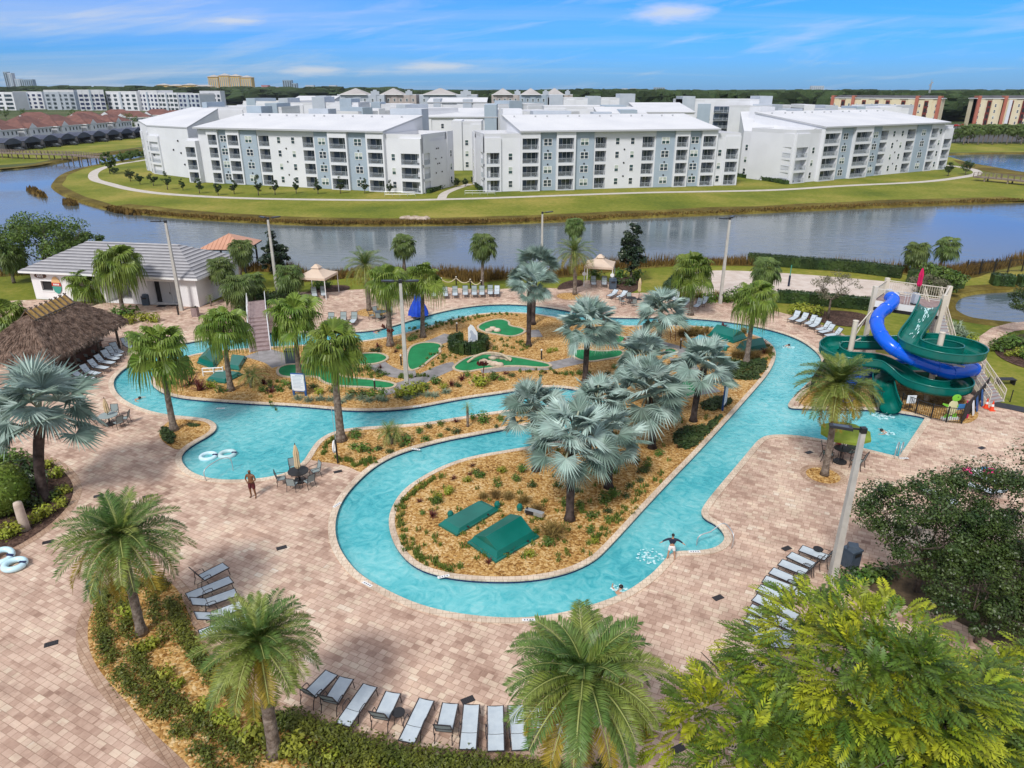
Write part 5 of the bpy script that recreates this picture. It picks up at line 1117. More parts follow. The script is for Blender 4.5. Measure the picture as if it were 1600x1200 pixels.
def facade(root, A, B, bays, H, floors=4, byu=True, wallmat='white', detail=True, z0=0., recess=1.7):
    """front from A (left) to B (right); bays: (start, end, kind, projection, floors)"""
    o = root.location; d = (B-A); L = d.length; d.normalize(); ang = math.atan2(d.y, d.x)
    T = Matrix.Translation((A.x-o.x, A.y-o.y, z0)) @ Matrix.Rotation(ang, 4, 'Z')
    def put(me, name, x, y, z, par=None):
        q = T @ Vector((x, y, z)); return link(me, name, par or root, q, ang)
    for bay in bays:
        s, e, kind = bay[:3]; p = bay[3] if len(bay) > 3 else 0; nf = bay[4] if len(bay) > 4 else floors; hh = bay[5] if len(bay) > 5 else H
        x0, x1 = (uparam(A, B, s)*L, uparam(A, B, e)*L) if byu else (s, e)
        holes = []; w = x1-x0; xc = (x0+x1)/2
        if kind in 'BC':
            mgl = .42 if kind == 'B' else .30; bw = round(w-2*mgl, 1)
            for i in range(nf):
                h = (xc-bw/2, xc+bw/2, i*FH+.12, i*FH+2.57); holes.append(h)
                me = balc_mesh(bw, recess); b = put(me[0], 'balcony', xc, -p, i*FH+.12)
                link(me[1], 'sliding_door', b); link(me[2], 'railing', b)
        elif kind in 'GWV':
            W_, xs = (WIN4, [xc]) if kind == 'G' else ((WIN2, [x0+w*.28, x0+w*.74]) if kind == 'W' else (WIN2, [xc]))
            for i in range(nf):
                for x in xs:
                    f = put(W_[0], 'window', x, -p, i*FH+.85); link(W_[1][(WCOUNT[0]*7+i*3) % 3], 'pane', f); WCOUNT[0] += 1
                if kind in 'GW' and i < nf-1:
                    v = MB(); v.lathe([(.22, 0), (.22, .08)], 10); q = T @ Vector((xc, -p-.01, i*FH+2.85)); link(VENT, 'vent', root, q, (R(90), 0, ang))
        m0 = MB(); wall_holes(m0, x0, x1, 0, hh, -p, holes)
        for h in holes: reveal(m0, h, -p, -p+recess)
        if p: 
            m0.quad((x0, 0, 0), (x0, -p, 0), (x0, -p, hh), (x0, 0, hh)); m0.quad((x1, -p, 0), (x1, 0, 0), (x1, 0, hh), (x1, -p, hh))
            m0.quad((x0, -p, hh), (x1, -p, hh), (x1, 0, hh), (x0, 0, hh))
        m0.v = [tuple(T @ Vector(q)) for q in m0.v]; m0.build('grey_wall' if kind == 'G' else 'wall', 'greywall' if kind == 'G' else wallmat, root)
    return T, L
_v = MB(); _v.lathe([(.2, 0), (.2, .1)], 10); VENT = _v.mesh('vent', 'dark')
def shell(root, T, x0, x1, y0, y1, H, rise=0., eave=.5, wall='white', roof='roofwhite', parapet=0., fascia='fascia', front=False, gapfront=.02, z0=0):
    """side and back walls plus a roof that climbs from the front eave to the back"""
    t = MB()
    P = [(x0, y0), (x1, y0), (x1, y1), (x0, y1)]; zt = [H, H, H+rise, H+rise]
    for i in range(4):
        if i == 0 and not front: continue
        j = (i+1) % 4; t.quad((*P[i], z0), (*P[j], z0), (*P[j], zt[j]), (*P[i], zt[i]))
    t.v = [tuple(T @ Vector(q)) for q in t.v]; t.build('wall', wall, root)
    r = MB(); e = eave; sl = rise/(y1-y0) if y1 > y0 else 0
    if parapet:
        w_ = .3
        for (a, b, c, d) in ((x0, x1, y0, y0+w_), (x0, x1, y1-w_, y1), (x0, x0+w_, y0+w_, y1-w_), (x1-w_, x1, y0+w_, y1-w_)): r.box(a, b, c, d, H-.02, H+parapet, 0)
        r.quad((x0+w_, y0+w_, H-.01), (x1-w_, y0+w_, H-.01), (x1-w_, y1-w_, H-.01), (x0+w_, y1-w_, H-.01), 0)
    else:
        a0, a1 = H-e*sl+.02, H+rise+.02; th = .38
        X0, X1, Y0, Y1 = x0-.25, x1+.25, y0-e, y1+.1
        V = [(X0, Y0, a0), (X1, Y0, a0), (X1, Y1, a1), (X0, Y1, a1), (X0, Y0, a0+th), (X1, Y0, a0+th), (X1, Y1, a1+th), (X0, Y1, a1+th)]
        i = len(r.v); r.v += V
        for f, m in (((4, 5, 6, 7), 0), ((0, 3, 2, 1), 1), ((0, 1, 5, 4), 1), ((1, 2, 6, 5), 1), ((2, 3, 7, 6), 0), ((3, 0, 4, 7), 1)): r.f.append(tuple(i+k for k in f)); r.m.append(m)
        if x1-x0 > 30:   # low roof vents along the ridge
            for k in range(int((x1-x0)/4.2)):
                x = x0+2+k*4.2+(k % 2)*1.2; zz = a0+th+(y1-y0-4+e)*sl; r.box(x, x+.35, y1-4, y1-3.65, zz-.1, zz+.4, 1)
    r.v = [tuple(T @ Vector(q)) for q in r.v]; r.build('roof', [roof, fascia], root)
def pent(root, T, x0, x1, y0, y1, z0, z1, m, ports=0):
    t = MB(); t.box(x0, x1, y0, y1, z0, z1, 0, T)
    t.build('parapet_block', [m], root)
def irregular(root, pts, m='white', roof='roofwhite', name='wing_wall'):
    """walls of a plan polygon with a top height at every corner"""
    o = root.location; t = MB(); q = [(p[0]-o.x, p[1]-o.y, p[2]) for p in pts]; n = len(q)
    for i in range(n): a, b = q[i], q[(i+1) % n]; t.quad((a[0], a[1], 0), (b[0], b[1], 0), b, a)
    t.build(name, m, root); r = MB(); c = (sum(a[0] for a in q)/n, sum(a[1] for a in q)/n)
    s = [(a[0]+(a[0]-c[0])*.012, a[1]+(a[1]-c[1])*.012, a[2]+.02) for a in q]; u = [(a[0], a[1], a[2]+.35) for a in s]
    tri = geometry.tessellate_polygon([[Vector((a[0], a[1], 0)) for a in u]])
    for k in tri: r.tri(*(u[j] for j in k)) if (u[k[1]][0]-u[k[0]][0])*(u[k[2]][1]-u[k[0]][1])-(u[k[1]][1]-u[k[0]][1])*(u[k[2]][0]-u[k[0]][0]) > 0 else r.tri(*(u[j] for j in k[::-1]))
    for i in range(n): a, b = s[i], s[(i+1) % n]; c_, d_ = u[(i+1) % n], u[i]; r.quad(a, b, c_, d_, 1)
    r.build('roof', [roof, 'fascia'], root)
def g3(u, v): p = G(u, v); return Vector((p.x, p.y, 0))
# --- left front apartments
A, B = g3(303, 284), g3(662, 302.5)
t = thing('apartment_building', 'long white and blue grey apartment block at the left with angled side wing', 'apartment building', A, 0, 'white lakeside apartment blocks')
bays = [(303,321,'B',1.4,3,10.2),(321,336,'V',0,0),(336,353,'B',.6),(353,366,'G',0),(366,386,'B',.6),(386,411,'G',.2),(411,431,'B',0),(431,478,'W',0),(478,499,'B',0),(499,522,'G',.2),(522,551,'B',.9),(551,580,'G',.2),(580,607,'B',.9),(607,629,'V',.0,3,11.9),(629,663,'B',.6,3,11.9)]
T, L_ = facade(t, A, B, bays, 13.2)
xr = uparam(A, B, 607)*L_; xl = uparam(A, B, 321)*L_
shell(t, T, xl, xr, 0, 19, 13.2, 2.6, 1.3); shell(t, T, xr, L_, 0, 16, 11.9, 0, parapet=.9); shell(t, T, 0, xl, 0, 15, 10.2, 0, parapet=.5)
pent(t, T, xr-9, xr-.2, 19.2, 23, 0, 17.6, 'palewall'); pent(t, T, xl+.2, xl+5, 19.2, 24, 0, 17.9, 'greywall'); pent(t, T, xl+20, xl+26, 19.2, 23, 0, 17.4, 'palewall')
w1, w2, w3 = g3(231, 265), g3(243, 271), g3(305, 279); bk = Vector((-.05, 1, 0))
irregular(t, [(*w1.xy, 13.4), (*w2.xy, 12.6), (*w3.xy, 12.6), (*(w3+bk*26).xy, 16.6), (*(w1+bk*22+Vector((8, 0, 0))).xy, 16.6)])
facade(t, w2+Vector((0, -.05, 0)), w3+Vector((0, -.05, 0)), [(243.5,259,'B',.5,3,10.2),(259,305,'V',.02,0,9.6)], 10)
facade(t, w1+Vector((-.05, 0, 0)), w2+Vector((-.05, 0, 0)), [(0.8, 3.2, 'C', .3, 3, 11), ((w2-w1).length-3.2, (w2-w1).length-.6, 'C', .3, 3, 11)], 11, byu=False)
for (u, v) in ((247, 242), (279, 234), (258, 254), (288, 220), (290, 239), (293, 257)):
    k = uparam(w2, w3, u); p = w2.lerp(w3, k); z = HT(p, v); link(VENT, 'vent', t, (p.x-A.x, p.y-A.y-.12, z), (R(90), 0, 0), 1.3)
# right end wall of the same block
e0 = A.lerp(B, 1)+Vector((.06, -.02, 0)); dd = (B-A).normalized(); e1 = e0+Vector((-dd.y, dd.x, 0))*16; e0 = e0+dd*.3; e1 = e1+dd*.3
facade(t, e0, e1, [(0, 3.6, 'C', .0, 3, 12.7), (3.6, 12.6, 'V', .0, 0, 11.2), (12.6, 16, 'V', .15, 3, 12.9)], 11, byu=False)
for q, z in ((.42, 9.4), (.48, 9.4), (.38, 7.2), (.58, 7.2), (.44, 6.0), (.50, 6.0), (.38, 4.0), (.58, 4.0)):
    p = e0.lerp(e1, q)+dd*.1; link(VENT, 'vent', t, (p.x-A.x, p.y-A.y, z), (R(90), 0, math.atan2(dd.x, -dd.y)), .9)
# --- middle front apartments
A, B = g3(758, 300), g3(1149, 289)
t = thing('apartment_building', 'white and blue grey apartment block in the middle, facing the lake squarely', 'apartment building', A, 0, 'white lakeside apartment blocks')
bays = [(758,783,'B',.4,3,11.9),(783,812,'V',0,3,11.9),(812,842,'B',1.0),(842,867,'G',.2),(867,896,'B',.9),(896,925,'G',.2),(925,947,'B',0),(947,997,'W',0),(997,1020,'B',0),(1020,1048,'G',.2),(1048,1070,'B',.7),(1070,1088,'G',.1),(1088,1112,'B',.7),(1112,1126,'V',0,3,11.6),(1126,1149,'B',.3,3,11.6)]
T, L_ = facade(t, A, B, bays, 13.2)
xl, xr = uparam(A, B, 812)*L_, uparam(A, B, 1112)*L_
shell(t, T, xl, xr, 0, 20, 13.2, 2.6, 1.4); shell(t, T, 0, xl, 0, 15, 11.9, 0, parapet=.9); shell(t, T, xr, L_, 0, 13, 11.6, 0, parapet=.7)
pent(t, T, xl+.1, xl+5, 20.2, 24, 0, 17.6, 'white'); pent(t, T, xl+8, xl+18, 20.2, 24, 0, 17.0, 'palewall'); pent(t, T, xl+24, xl+29, 20.2, 23, 0, 16.7, 'palewall')
dd = (B-A).normalized(); e1 = A-dd*.32; e0 = e1+Vector((-dd.y, dd.x, 0))*15
facade(t, e0, e1, [(11.4, 15, 'C', .0, 3, 12.7), (3.4, 11.4, 'V', .0, 0, 11.4), (0, 3.4, 'V', .15, 3, 12.7)], 11, byu=False)
# --- right front apartments
A, B = g3(1233, 287), g3(1475, 264)
t = thing('apartment_building', 'white and blue grey apartment block at the right with blank side wall toward the middle', 'apartment building', A, 0, 'white lakeside apartment blocks')
bays = [(1233,1254,'B',.5,3,11.9),(1254,1272,'V',0,3,11.9),(1272,1298,'B',1.0),(1298,1320,'G',.2),(1320,1347,'B',1.0),(1347,1364,'G',.2),(1364,1377,'C',0),(1377,1405,'W',0),(1405,1419,'C',0),(1419,1440,'G',.2),(1440,1452,'C',.4),(1452,1462,'V',0),(1462,1475,'C',.4,3,11.6)]
T, L_ = facade(t, A, B, bays, 13.2)
xl, xr = uparam(A, B, 1272)*L_, uparam(A, B, 1462)*L_
shell(t, T, xl, xr, 0, 22, 13.2, 2.8, 1.4); shell(t, T, 0, xl, 0, 14, 11.9, 0, parapet=.9); shell(t, T, xr, L_, 0, 12, 11.6, 0, parapet=.8)
pent(t, T, xl+2, xl+8, 22.2, 26, 0, 17.6, 'white'); pent(t, T, xl+14, xl+20, 22.2, 26, 0, 17.0, 'palewall'); pent(t, T, xl+30, xl+34, 22.2, 26, 0, 16.7, 'palewall')
w0, w1_ = g3(1154, 276), A
facade(t, w0, w1_, [(0.3, 3.8, 'V', .3, 3, 11.9), (3.8, (w1_-w0).length-3.6, 'V', .02, 0, 9.6), ((w1_-w0).length-3.6, (w1_-w0).length-.3, 'C', .3, 3, 11.9)], 11, byu=False)
irregular(t, [(*(w0+Vector((.4, .4, 0))).xy, 10.9), (*(w1_+Vector((.3, .6, 0))).xy, 10.9), (*(w1_+Vector((10, 9, 0))).xy, 13.2), (*(w0+Vector((16, 16, 0))).xy, 16.2), (*(w0+Vector((4, 18, 0))).xy, 15.8)])
for (u, v) in ((1190, 228), (1197, 228), (1185, 242), (1204, 243), (1189, 248), (1195, 248), (1183, 261), (1202, 263), (1187, 267), (1193, 267)):
    k = uparam(w0, w1_, u); p = w0.lerp(w1_, k); n = Vector((-(w1_-w0).y, (w1_-w0).x, 0)).normalized(); p2 = p-n*.1; z = HT(p, v); dd = (w1_-w0)
    link(VENT, 'vent', t, (p2.x-A.x, p2.y-A.y, z), (R(90), 0, math.atan2(dd.y, dd.x)), 1.1)
# --- apartments behind
def bg(label, u0, u1, y, h, depth=16, mats=('white', 'palewall'), cols=6, floors=4, rot=0., rise=0., parapet=.8, blocks=(), roof='roofwhite', group='white apartment blocks in the second row', wins=True, y2=None, name='apartment_building', win=None, fascia='fascia', gables=()):
    A = Vector(((u0-800)/FOC*(y*CP+(CAM_H-h)*SP), y, 0)); yb = y2 or y; B = Vector(((u1-800)/FOC*(yb*CP+(CAM_H-h)*SP), yb, 0))
    t = thing(name, label, 'apartment building', A, 0, group); W = (B-A).length
    bays = []; n = cols*2+1; 
    for i in range(cols):
        a, b = W*i/cols, W*(i+1)/cols; bays.append((a, b, 'V' if wins else 'X', 0 if i % 2 else .3, floors if wins else 0, h))
    global WIN2
    T, _ = facade(t, A, B, bays, h, floors, False, mats[0])
    shell(t, T, 0, W, 0, depth, h, rise, .6, mats[0], roof, 0 if rise else parapet, fascia)
    for (a, b, z, m) in blocks: pent(t, T, W*a, W*b, -.5, depth*.7, 0, z, m)
    return t, T, W
bg('white block with sloping roof directly behind the left apartments', 318, 440, 232, 16.4, 20, cols=2, wins=False, blocks=((.0, .06, 18.5, 'greywall'), (.8, .95, 18.2, 'greywall')))
bg('white stepped block behind the left apartments with blue grey stair towers', 430, 560, 275, 17.0, 22, cols=3, wins=False, blocks=((.05, .16, 19.2, 'palewall'), (.45, .6, 19.6, 'palewall'), (.78, .92, 19.0, 'greywall')))
bg('white block with many dark windows between the left and middle apartments, rear', 520, 640, 300, 16.0, 18, cols=8, blocks=((.1, .22, 17.6, 'greywall'), (.5, .62, 17.5, 'greywall')))
bg('low white roof block behind the gap of the left and middle apartments', 640, 776, 252, 13.4, 30, cols=4, rise=2.0, blocks=((.86, 1.0, 17.4, 'greywall'),))
bg('white wing with corner balconies seen through the gap between blocks', 705, 752, 218, 12.8, 16, cols=3, floors=3, blocks=((.05, .35, 13.8, 'white'),))
bg('white block behind the middle apartments with grey roof boxes', 850, 985, 262, 16.0, 20, cols=4, wins=False, blocks=((.70, .95, 17.0, 'greywall'),))
bg('long white block further behind the middle apartments', 858, 992, 335, 18.0, 18, cols=10, floors=5, blocks=((.0, .16, 20.0, 'palewall'), (.45, .6, 19.4, 'palewall'), (.82, 1.0, 20.4, 'palewall')))
bg('white block with pitched roof rising behind the right end of the middle apartments', 1000, 1085, 262, 14.6, 26, cols=3, wins=False, rise=2.6)
tt, T, W = bg('white four storey block with open galleries left of the right apartments', 1066, 1206, 318, 17.6, 18, cols=8, blocks=((.0, .14, 19.5, 'palewall'), (.18, .32, 16.6, 'greywall'), (.86, 1.0, 19.6, 'palewall'), (.72, .84, 14.5, 'greywall')))
for i in range(4):
    for a in (.36, .56):
        me = balc_mesh(round(W*.17, 1)); q = T @ Vector((W*(a+.085), -2.2, i*FH+4.0)); b = link(me[0], 'balcony', tt, q, math.atan2(T[1][0], T[0][0])); link(me[1], 'sliding_door', b); link(me[2], 'railing', b)
for k, (u0, u1, y, h, c, bl) in enumerate([(380, 450, 300, 17.2, 2, ((.1, .3, 19, 'greywall'),)), (455, 520, 330, 17.5, 3, ((.6, .85, 19.6, 'palewall'),)), (560, 610, 255, 14.5, 2, ((.1, .4, 16.5, 'greywall'), (.6, .8, 16, 'white'))), (610, 668, 270, 15.4, 2, ((.2, .45, 17.3, 'palewall'),)), (668, 760, 330, 16.8, 4, ((.1, .22, 18.5, 'palewall'), (.6, .75, 18.2, 'palewall'))), (770, 850, 290, 16.2, 3, ((.3, .55, 18.1, 'greywall'),)), (790, 850, 232, 15.3, 2, ((.2, .5, 16.4, 'white'),)), (935, 1010, 238, 14.8, 2, ((.45, .8, 16.2, 'greywall'),)), (1180, 1260, 300, 15.4, 3, ((.3, .5, 16.6, 'palewall'),)), (1330, 1400, 300, 15.8, 2, ((.3, .6, 16.8, 'palewall'),))]):
    bg(f'{ordn(k)} small white roofed block from the left among the packed second row', u0, u1, y, h, 14, cols=c, floors=5, blocks=bl, rise=(0, 1.6, 0)[k % 3], group='packed white blocks of the second row', y2=y+(k % 3-1)*14)
bg('white stepped block behind the right apartments', 1255, 1420, 268, 15.2, 18, cols=4, wins=False, blocks=((.0, .1, 17.2, 'white'), (.2, .32, 16.9, 'palewall'), (.5, .58, 16.6, 'greywall'), (.72, .92, 16.4, 'white')))
# older tan apartments with hipped roofs
def hip(mb, x0, x1, y0, y1, z, rise, e=.8, m=0, th=.3, fm=1):
    x0 -= e; x1 += e; y0 -= e; y1 += e; k = min(x1-x0, y1-y0)/2
    if x1-x0 >= y1-y0: a, b = (x0+k, (y0+y1)/2, z+rise), (x1-k, (y0+y1)/2, z+rise)
    else: a, b = ((x0+x1)/2, y0+k, z+rise), ((x0+x1)/2, y1-k, z+rise)
    c = [(x0, y0, z), (x1, y0, z), (x1, y1, z), (x0, y1, z)]
    if x1-x0 >= y1-y0: mb.quad(c[0], c[1], b, a, m); mb.tri(c[1], c[2], b, m); mb.quad(c[2], c[3], a, b, m); mb.tri(c[3], c[0], a, m)
    else: mb.tri(c[0], c[1], a, m); mb.quad(c[1], c[2], b, a, m); mb.tri(c[2], c[3], b, m); mb.quad(c[3], c[0], a, b, m)
    for i in range(4): p, q = c[i], c[(i+1) % 4]; mb.quad((p[0], p[1], z-th), (q[0], q[1], z-th), q, p, fm)
    mb.quad((x0, y0, z-th), (x0, y1, z-th), (x1, y1, z-th), (x1, y0, z-th), fm)
for k, (u0, u1, mw, lab) in enumerate([(527, 600, 'palewall', 'pale block with hipped roof, leftmost of the older apartments in the distance'), (592, 650, 'tanwall', 'tan block with hipped roof, second of the older apartments in the distance'), (655, 745, 'palewall', 'grey block with hipped roof, third of the older apartments in the distance'), (768, 818, 'tanwall', 'tan and white block with twin hipped roofs in the distance'), (812, 862, 'greywall', 'blue grey block with dark windows, right of the twin hipped roofs'), (852, 895, 'tanwall', 'tan block with hipped roof at the right end of the older apartments')]):
    tt, T, W = bg(lab, u0, u1, 405+5*(k % 2), 19.4, 16, (mw, mw), cols=6, floors=6, parapet=.3, group='older apartments with hipped roofs')
    r = MB(); hip(r, W*.1, W*.6, -.3, 14, 19.8, 3.0, 1.0); r.v = [tuple(T @ Vector(q)) for q in r.v]; r.build('hipped_roof', ['tanroof', 'trimwhite'], tt)
    r = MB(); r.box(W*.72, W*.9, -.2, .4, 19.4, 21.3, 0, T); r.box(W*.77, W*.85, -.2, .4, 21.3, 22.0, 0, T); r.build('gable_parapet', 'palewall', tt)
# coral and cream apartments on the right
for lab, u0, u1, y, y2, tower in (('yellow and coral five storey apartments behind the right block', 1300, 1472, 455, 415, (.0, .2, .78, .97)), ('cream and coral apartments at the far right edge', 1527, 1700, 425, 425, (.0, .24))):
    tt, T, W = bg(lab, u0, u1, y, 17.6, 7, ('beigewall', 'redwall'), cols=14, floors=5, parapet=.3, group='yellow and coral apartments', y2=y2)
    r = MB(); hip(r, 0, W, 0, 7, 17.7, 1.4, .6); r.v = [tuple(T @ Vector(q)) for q in r.v]; r.build('hipped_roof', ['charroof', 'trimwhite'], tt)
    for a in tower: pent(tt, T, W*a, W*(a+.028), -1.2, 3, 0, 18.9, 'redwall')
    for a in (.10, .30, .42, .52, .66, .86):
        m = MB(); m.box(W*a, W*(a+.035), -.5, .2, 0, 16.5, 0, T); m.build('balcony_stack', 'maroon', tt)
        for i in range(5):
            m = MB(); m.box(W*a+.4, W*(a+.035)-.4, -.54, -.5, i*3.2+.8, i*3.2+2.9, 0, T); m.build('balcony', 'dark', tt)
    if u0 > 1500:
        for a in (.24, .29): pent(tt, T, W*a, W*(a+.03), -.7, 3, 0, 16.8, 'white')
# far white row on the left
for k, (u0, u1, h, mw) in enumerate([(-60, 20, 19, 'white'), (18, 66, 18.5, 'white'), (66, 116, 19.5, 'palewall'), (118, 162, 21.5, 'white'), (163, 214, 19.0, 'white'), (214, 246, 19.0, 'white'), (243, 277, 18.5, 'white'), (276, 312, 17.0, 'palewall'), (310, 345, 18.5, 'white')]):
    tt, T, W = bg(f'{ordn(k)} white four storey block from the left in the distant row', u0+2, u1-1, 900-k*14+(k*37 % 50), h, 18, (mw, 'palewall'), cols=6, floors=0, wins=False, parapet=.6+(k % 3)*.9, group='distant row of white apartments', y2=900-k*14+(k*61 % 70)-20)
    dk = ('glass', 'navy')[k % 2]
    for c in range(5):
        for i in range(4):
            m = MB(); x = W*(c+.5)/5; ww = W*.05 if k % 3 else W*.07; m.box(x-ww, x+ww, -.5, -.32, i*4.4+1.5, i*4.4+3.9, 0, T); m.build('window', dk, tt)
    pent(tt, T, W*.44, W*.5, -.6, 4, 0, h+.5, 'greywall' if k % 2 else 'palewall')
for k, (u0, u1, h) in enumerate([(345, 364, 9), (370, 398, 10), (398, 415, 9)]):
    bg(f'{ordn(k)} low white villa from the left below the gold hotel', u0, u1, 640, h, 10, ('white', 'white'), cols=4, floors=2, parapet=.4, group='low white villas below the gold hotel')
# skyline
def tower(label, parts, y, name='hotel_tower', cat='hotel', mats=None):
    t = None
    for (u0, u1, vt, m) in parts:
        zt = HT((0, y), vt); d = y*CP+(CAM_H-zt)*SP; x0, x1 = (u0-800)/FOC*d, (u1-800)/FOC*d
        if t is None: ox = x0; t = thing(name, label, cat, (ox, y, 0))
        mb = MB(); mb.box(x0-ox, x1-ox, 0, 18, 0, zt); mb.build('tower_block', m, t)
        n = max(2, int((u1-u0)/3.2)); st = MB()
        for i in range(n): a = x0-ox+(x1-x0)*(i+.3)/n; st.box(a, a+(x1-x0)/n*.38, -.6, -.02, 4, zt-3)
        st.build('window_bay', 'towerblue' if m != 'towerblue' else 'glass', t)
        if m == 'gold':
            rf = MB(); hip(rf, x0-ox, x1-ox, 0, 18, zt+.1, (zt)*.06+1, 1.2); rf.build('roof', ['tanroof', 'gold'], t)
    return t
tower('tall gold hotel with stepped green roofs on the horizon', [(324, 340, 120, 'gold'), (341, 357, 118, 'gold'), (358, 374, 119, 'gold'), (375, 392, 121, 'gold')], 1500)
tower('long low gold hotel wing left of the tall gold hotel', [(244, 262, 133, 'gold'), (262, 284, 134, 'gold'), (284, 304, 133, 'gold'), (304, 330, 135, 'gold')], 1450)
tower('pink hotel right of the gold hotel', [(400, 408, 136, 'pinkwall'), (408, 418, 133, 'pinkwall'), (418, 437, 136, 'pinkwall')], 1700)
tower('blue grey twin office towers on the horizon', [(441, 455, 125, 'towerblue'), (455, 463, 130, 'towerblue')], 2400, 'office_tower', 'tower')
tower('small pale tower right of the twin office towers', [(477, 490, 133, 'palewall')], 2400, 'office_tower', 'tower')
tower('pale stepped tower block on the horizon', [(507, 514, 136, 'palewall'), (514, 525, 133, 'palewall'), (525, 530, 135, 'palewall')], 2400, 'office_tower', 'tower')
tower('pointed pale tower at the far left of the horizon', [(4, 10, 112, 'towerblue'), (10, 17, 114, 'palewall')], 2600, 'hotel_tower')
tower('wide pale hotel at the far left of the horizon', [(22, 30, 123, 'palewall'), (30, 50, 124, 'towerblue')], 2600)
tower('tiny pair of pale towers on the horizon behind the middle apartments', [(972, 981, 138, 'palewall'), (985, 994, 138, 'palewall')], 3900)
tower('tiny blue grey tower on the horizon behind the middle apartments', [(1022, 1039, 136.5, 'towerblue')], 3900)
tower('tiny white tower on the horizon above the right apartments', [(1268, 1288, 134, 'palewall')], 3900)
# red roofed townhouses and carports
def townhouse():
    t = thing('townhouse', 'white townhouse with red brown tiled roof', 'house', (0, 0, 0), 0, 'red roofed townhouses'); w, d, h = 20., 12., 6.2
    m = MB(); m.box(0, w, 0, d, 0, h); m.box(2, 7, -1.2, .0, 0, h); m.build('wall', 'white', t)
    r = MB(); hip(r, 0, w, 0, d, h+.05, 3.6, .7); r.build('roof', ['redroof', 'trimwhite'], t)
    g = MB(); g.tri((1.4, -1.5, h), (7.6, -1.5, h), (4.5, -1.5, h+2.2)); g.quad((1.4, -1.5, h), (4.5, -1.5, h+2.2), (4.5, 4.5, h+2.2), (1.4, 4.5, h), 1); g.quad((4.5, -1.5, h+2.2), (7.6, -1.5, h), (7.6, 4.5, h), (4.5, 4.5, h+2.2), 1); g.build('gable', ['white', 'redroof'], t)
    for i in range(7):
        for z in (1.0, 3.9):
            q = MB(); x = 1.5+i*2.8; y = -1.25 if 2 < x < 7 else -.04; q.box(x, x+.9, y, y+.03, z, z+1.4); q.build('window', 'glass', t)
    return t
th0 = townhouse(); first = True; PL = []
for i in range(6): PL.append((-214+i*1.5-4, 288+i*22, 90))
for i in range(6): PL.append((-243+i*1.5, 300+i*23, 90))
for i in range(4): PL.append((-290+i*22, 440+i*14, 20))
for i in range(5): PL.append((-275+i*24, 505+i*8, 8))
for k, (x, y, a) in enumerate(PL):
    row = 'nearest the carports' if k < 6 else ('in the second row' if k < 12 else ('in the third row' if k < 16 else 'in the rear row'))
    i = k if k < 6 else (k-6 if k < 12 else (k-12 if k < 16 else k-16)); lab = f'{ordn(i)} red roofed white townhouse from the front {row}'
    if k == 0: th0.location = (x, y, 0); th0.rotation_euler = (0, 0, R(a)); th0['label'] = lab
    else: dup(th0, (x, y, 0), R(a), None, lab)
def carport():
    t = thing('carport', 'dark blue roofed carport', 'carport', (0, 0, 0), 0, 'dark roofed carports'); r = MB(); K = 8
    for k in range(K):
        a, b = k/K, (k+1)/K; z = lambda s: 3.2+1.5*math.sin(s*math.pi); r.quad((0+9*a, -3.2, z(a)), (0+9*b, -3.2, z(b)), (9*b, 3.4, z(b)), (9*a, 3.4, z(a))); r.quad((9*a, -3.2, 2.5), (9*b, -3.2, 2.5), (9*b, -3.2, z(b)), (9*a, -3.2, z(a)), 0)
    r.build('roof', 'carport', t)
    for x in (.0, 8.4):
        p = MB(); p.box(x, x+.6, -3, 3.2, 0, 2.95); p.build('side_wall', 'charroof', t)
    w_ = MB(); w_.box(.6, 8.4, 3.0, 3.2, 0, 2.9); w_.build('back_wall', 'white', t); return t
cp0 = carport()
CARS = []
for k in range(10):
    x, y = -197+k*1.0, 286+k*10.6
    lab = f'{ordn(k)} dark roofed carport from the front in the row by the far lawn'
    if k == 0: cp0.location = (x, y, 0); cp0.rotation_euler = (0, 0, R(84)); cp0['label'] = lab
    else: dup(cp0, (x, y, 0), R(84), None, lab)
def car(label, p, rot, m):
    t = thing('parked_car', label, 'car', p, rot, 'parked cars'); b = MB(); prof = [(-2.2, .35), (2.2, .35), (2.25, .75), (1.2, .95), (.6, 1.42), (-1.1, 1.45), (-1.9, .98), (-2.25, .85)]
    n = len(prof); L1 = [(x, -.85 if z < 1 else -.68, z) for x, z in prof]; R1 = [(x, .85 if z < 1 else .68, z) for x, z in prof]
    b.poly(L1); b.poly(R1[::-1])
    for i in range(n): j = (i+1) % n; b.quad(L1[j], L1[i], R1[i], R1[j])
    b.build('body', m, t); g = MB(); g.quad((1.15, -.6, 1.0), (1.15, .6, 1.0), (.65, .6, 1.38), (.65, -.6, 1.38)); g.quad((-1.85, .6, 1.0), (-1.85, -.6, 1.0), (-1.2, -.6, 1.4), (-1.2, .6, 1.4))
    for s in (-1, 1): g.quad((-1.4, s*.8, 1.02), (1.0, s*.8, 1.02), (.55, s*.69, 1.38), (-1.05, s*.69, 1.38))
    g.build('window', 'glass', t)
    for x in (-1.4, 1.4):
        for s in (-.8, .8): w_ = MB(); w_.tube([(x, s-.1, .33), (x, s+.1, .33)], .33, 10); w_.build('wheel', 'dark', t)
for k in range(8): car(f'{ordn(k)} dark car from the front parked under the carports', (-192+k*1.0, 290+k*10.6, 0), R(-6), 'car_d')
for k, (u, v, m) in enumerate([(1500,203,'car_w'),(1512,205,'car_d'),(1522,203,'car_w'),(1535,207,'car_w'),(1548,204,'car_d'),(1560,206,'car_w'),(1575,204,'car_r'),(1590,206,'car_w'),(1494,198,'car_r'),(1505,197,'car_r'),(1530,197,'car_w'),(1480,206,'car_w')]):
    car(f'{ordn(k)} {dict(car_w="white", car_d="dark", car_r="red")[m]} car in the far car park at the right', G(u, v), R(90+k*3), m)
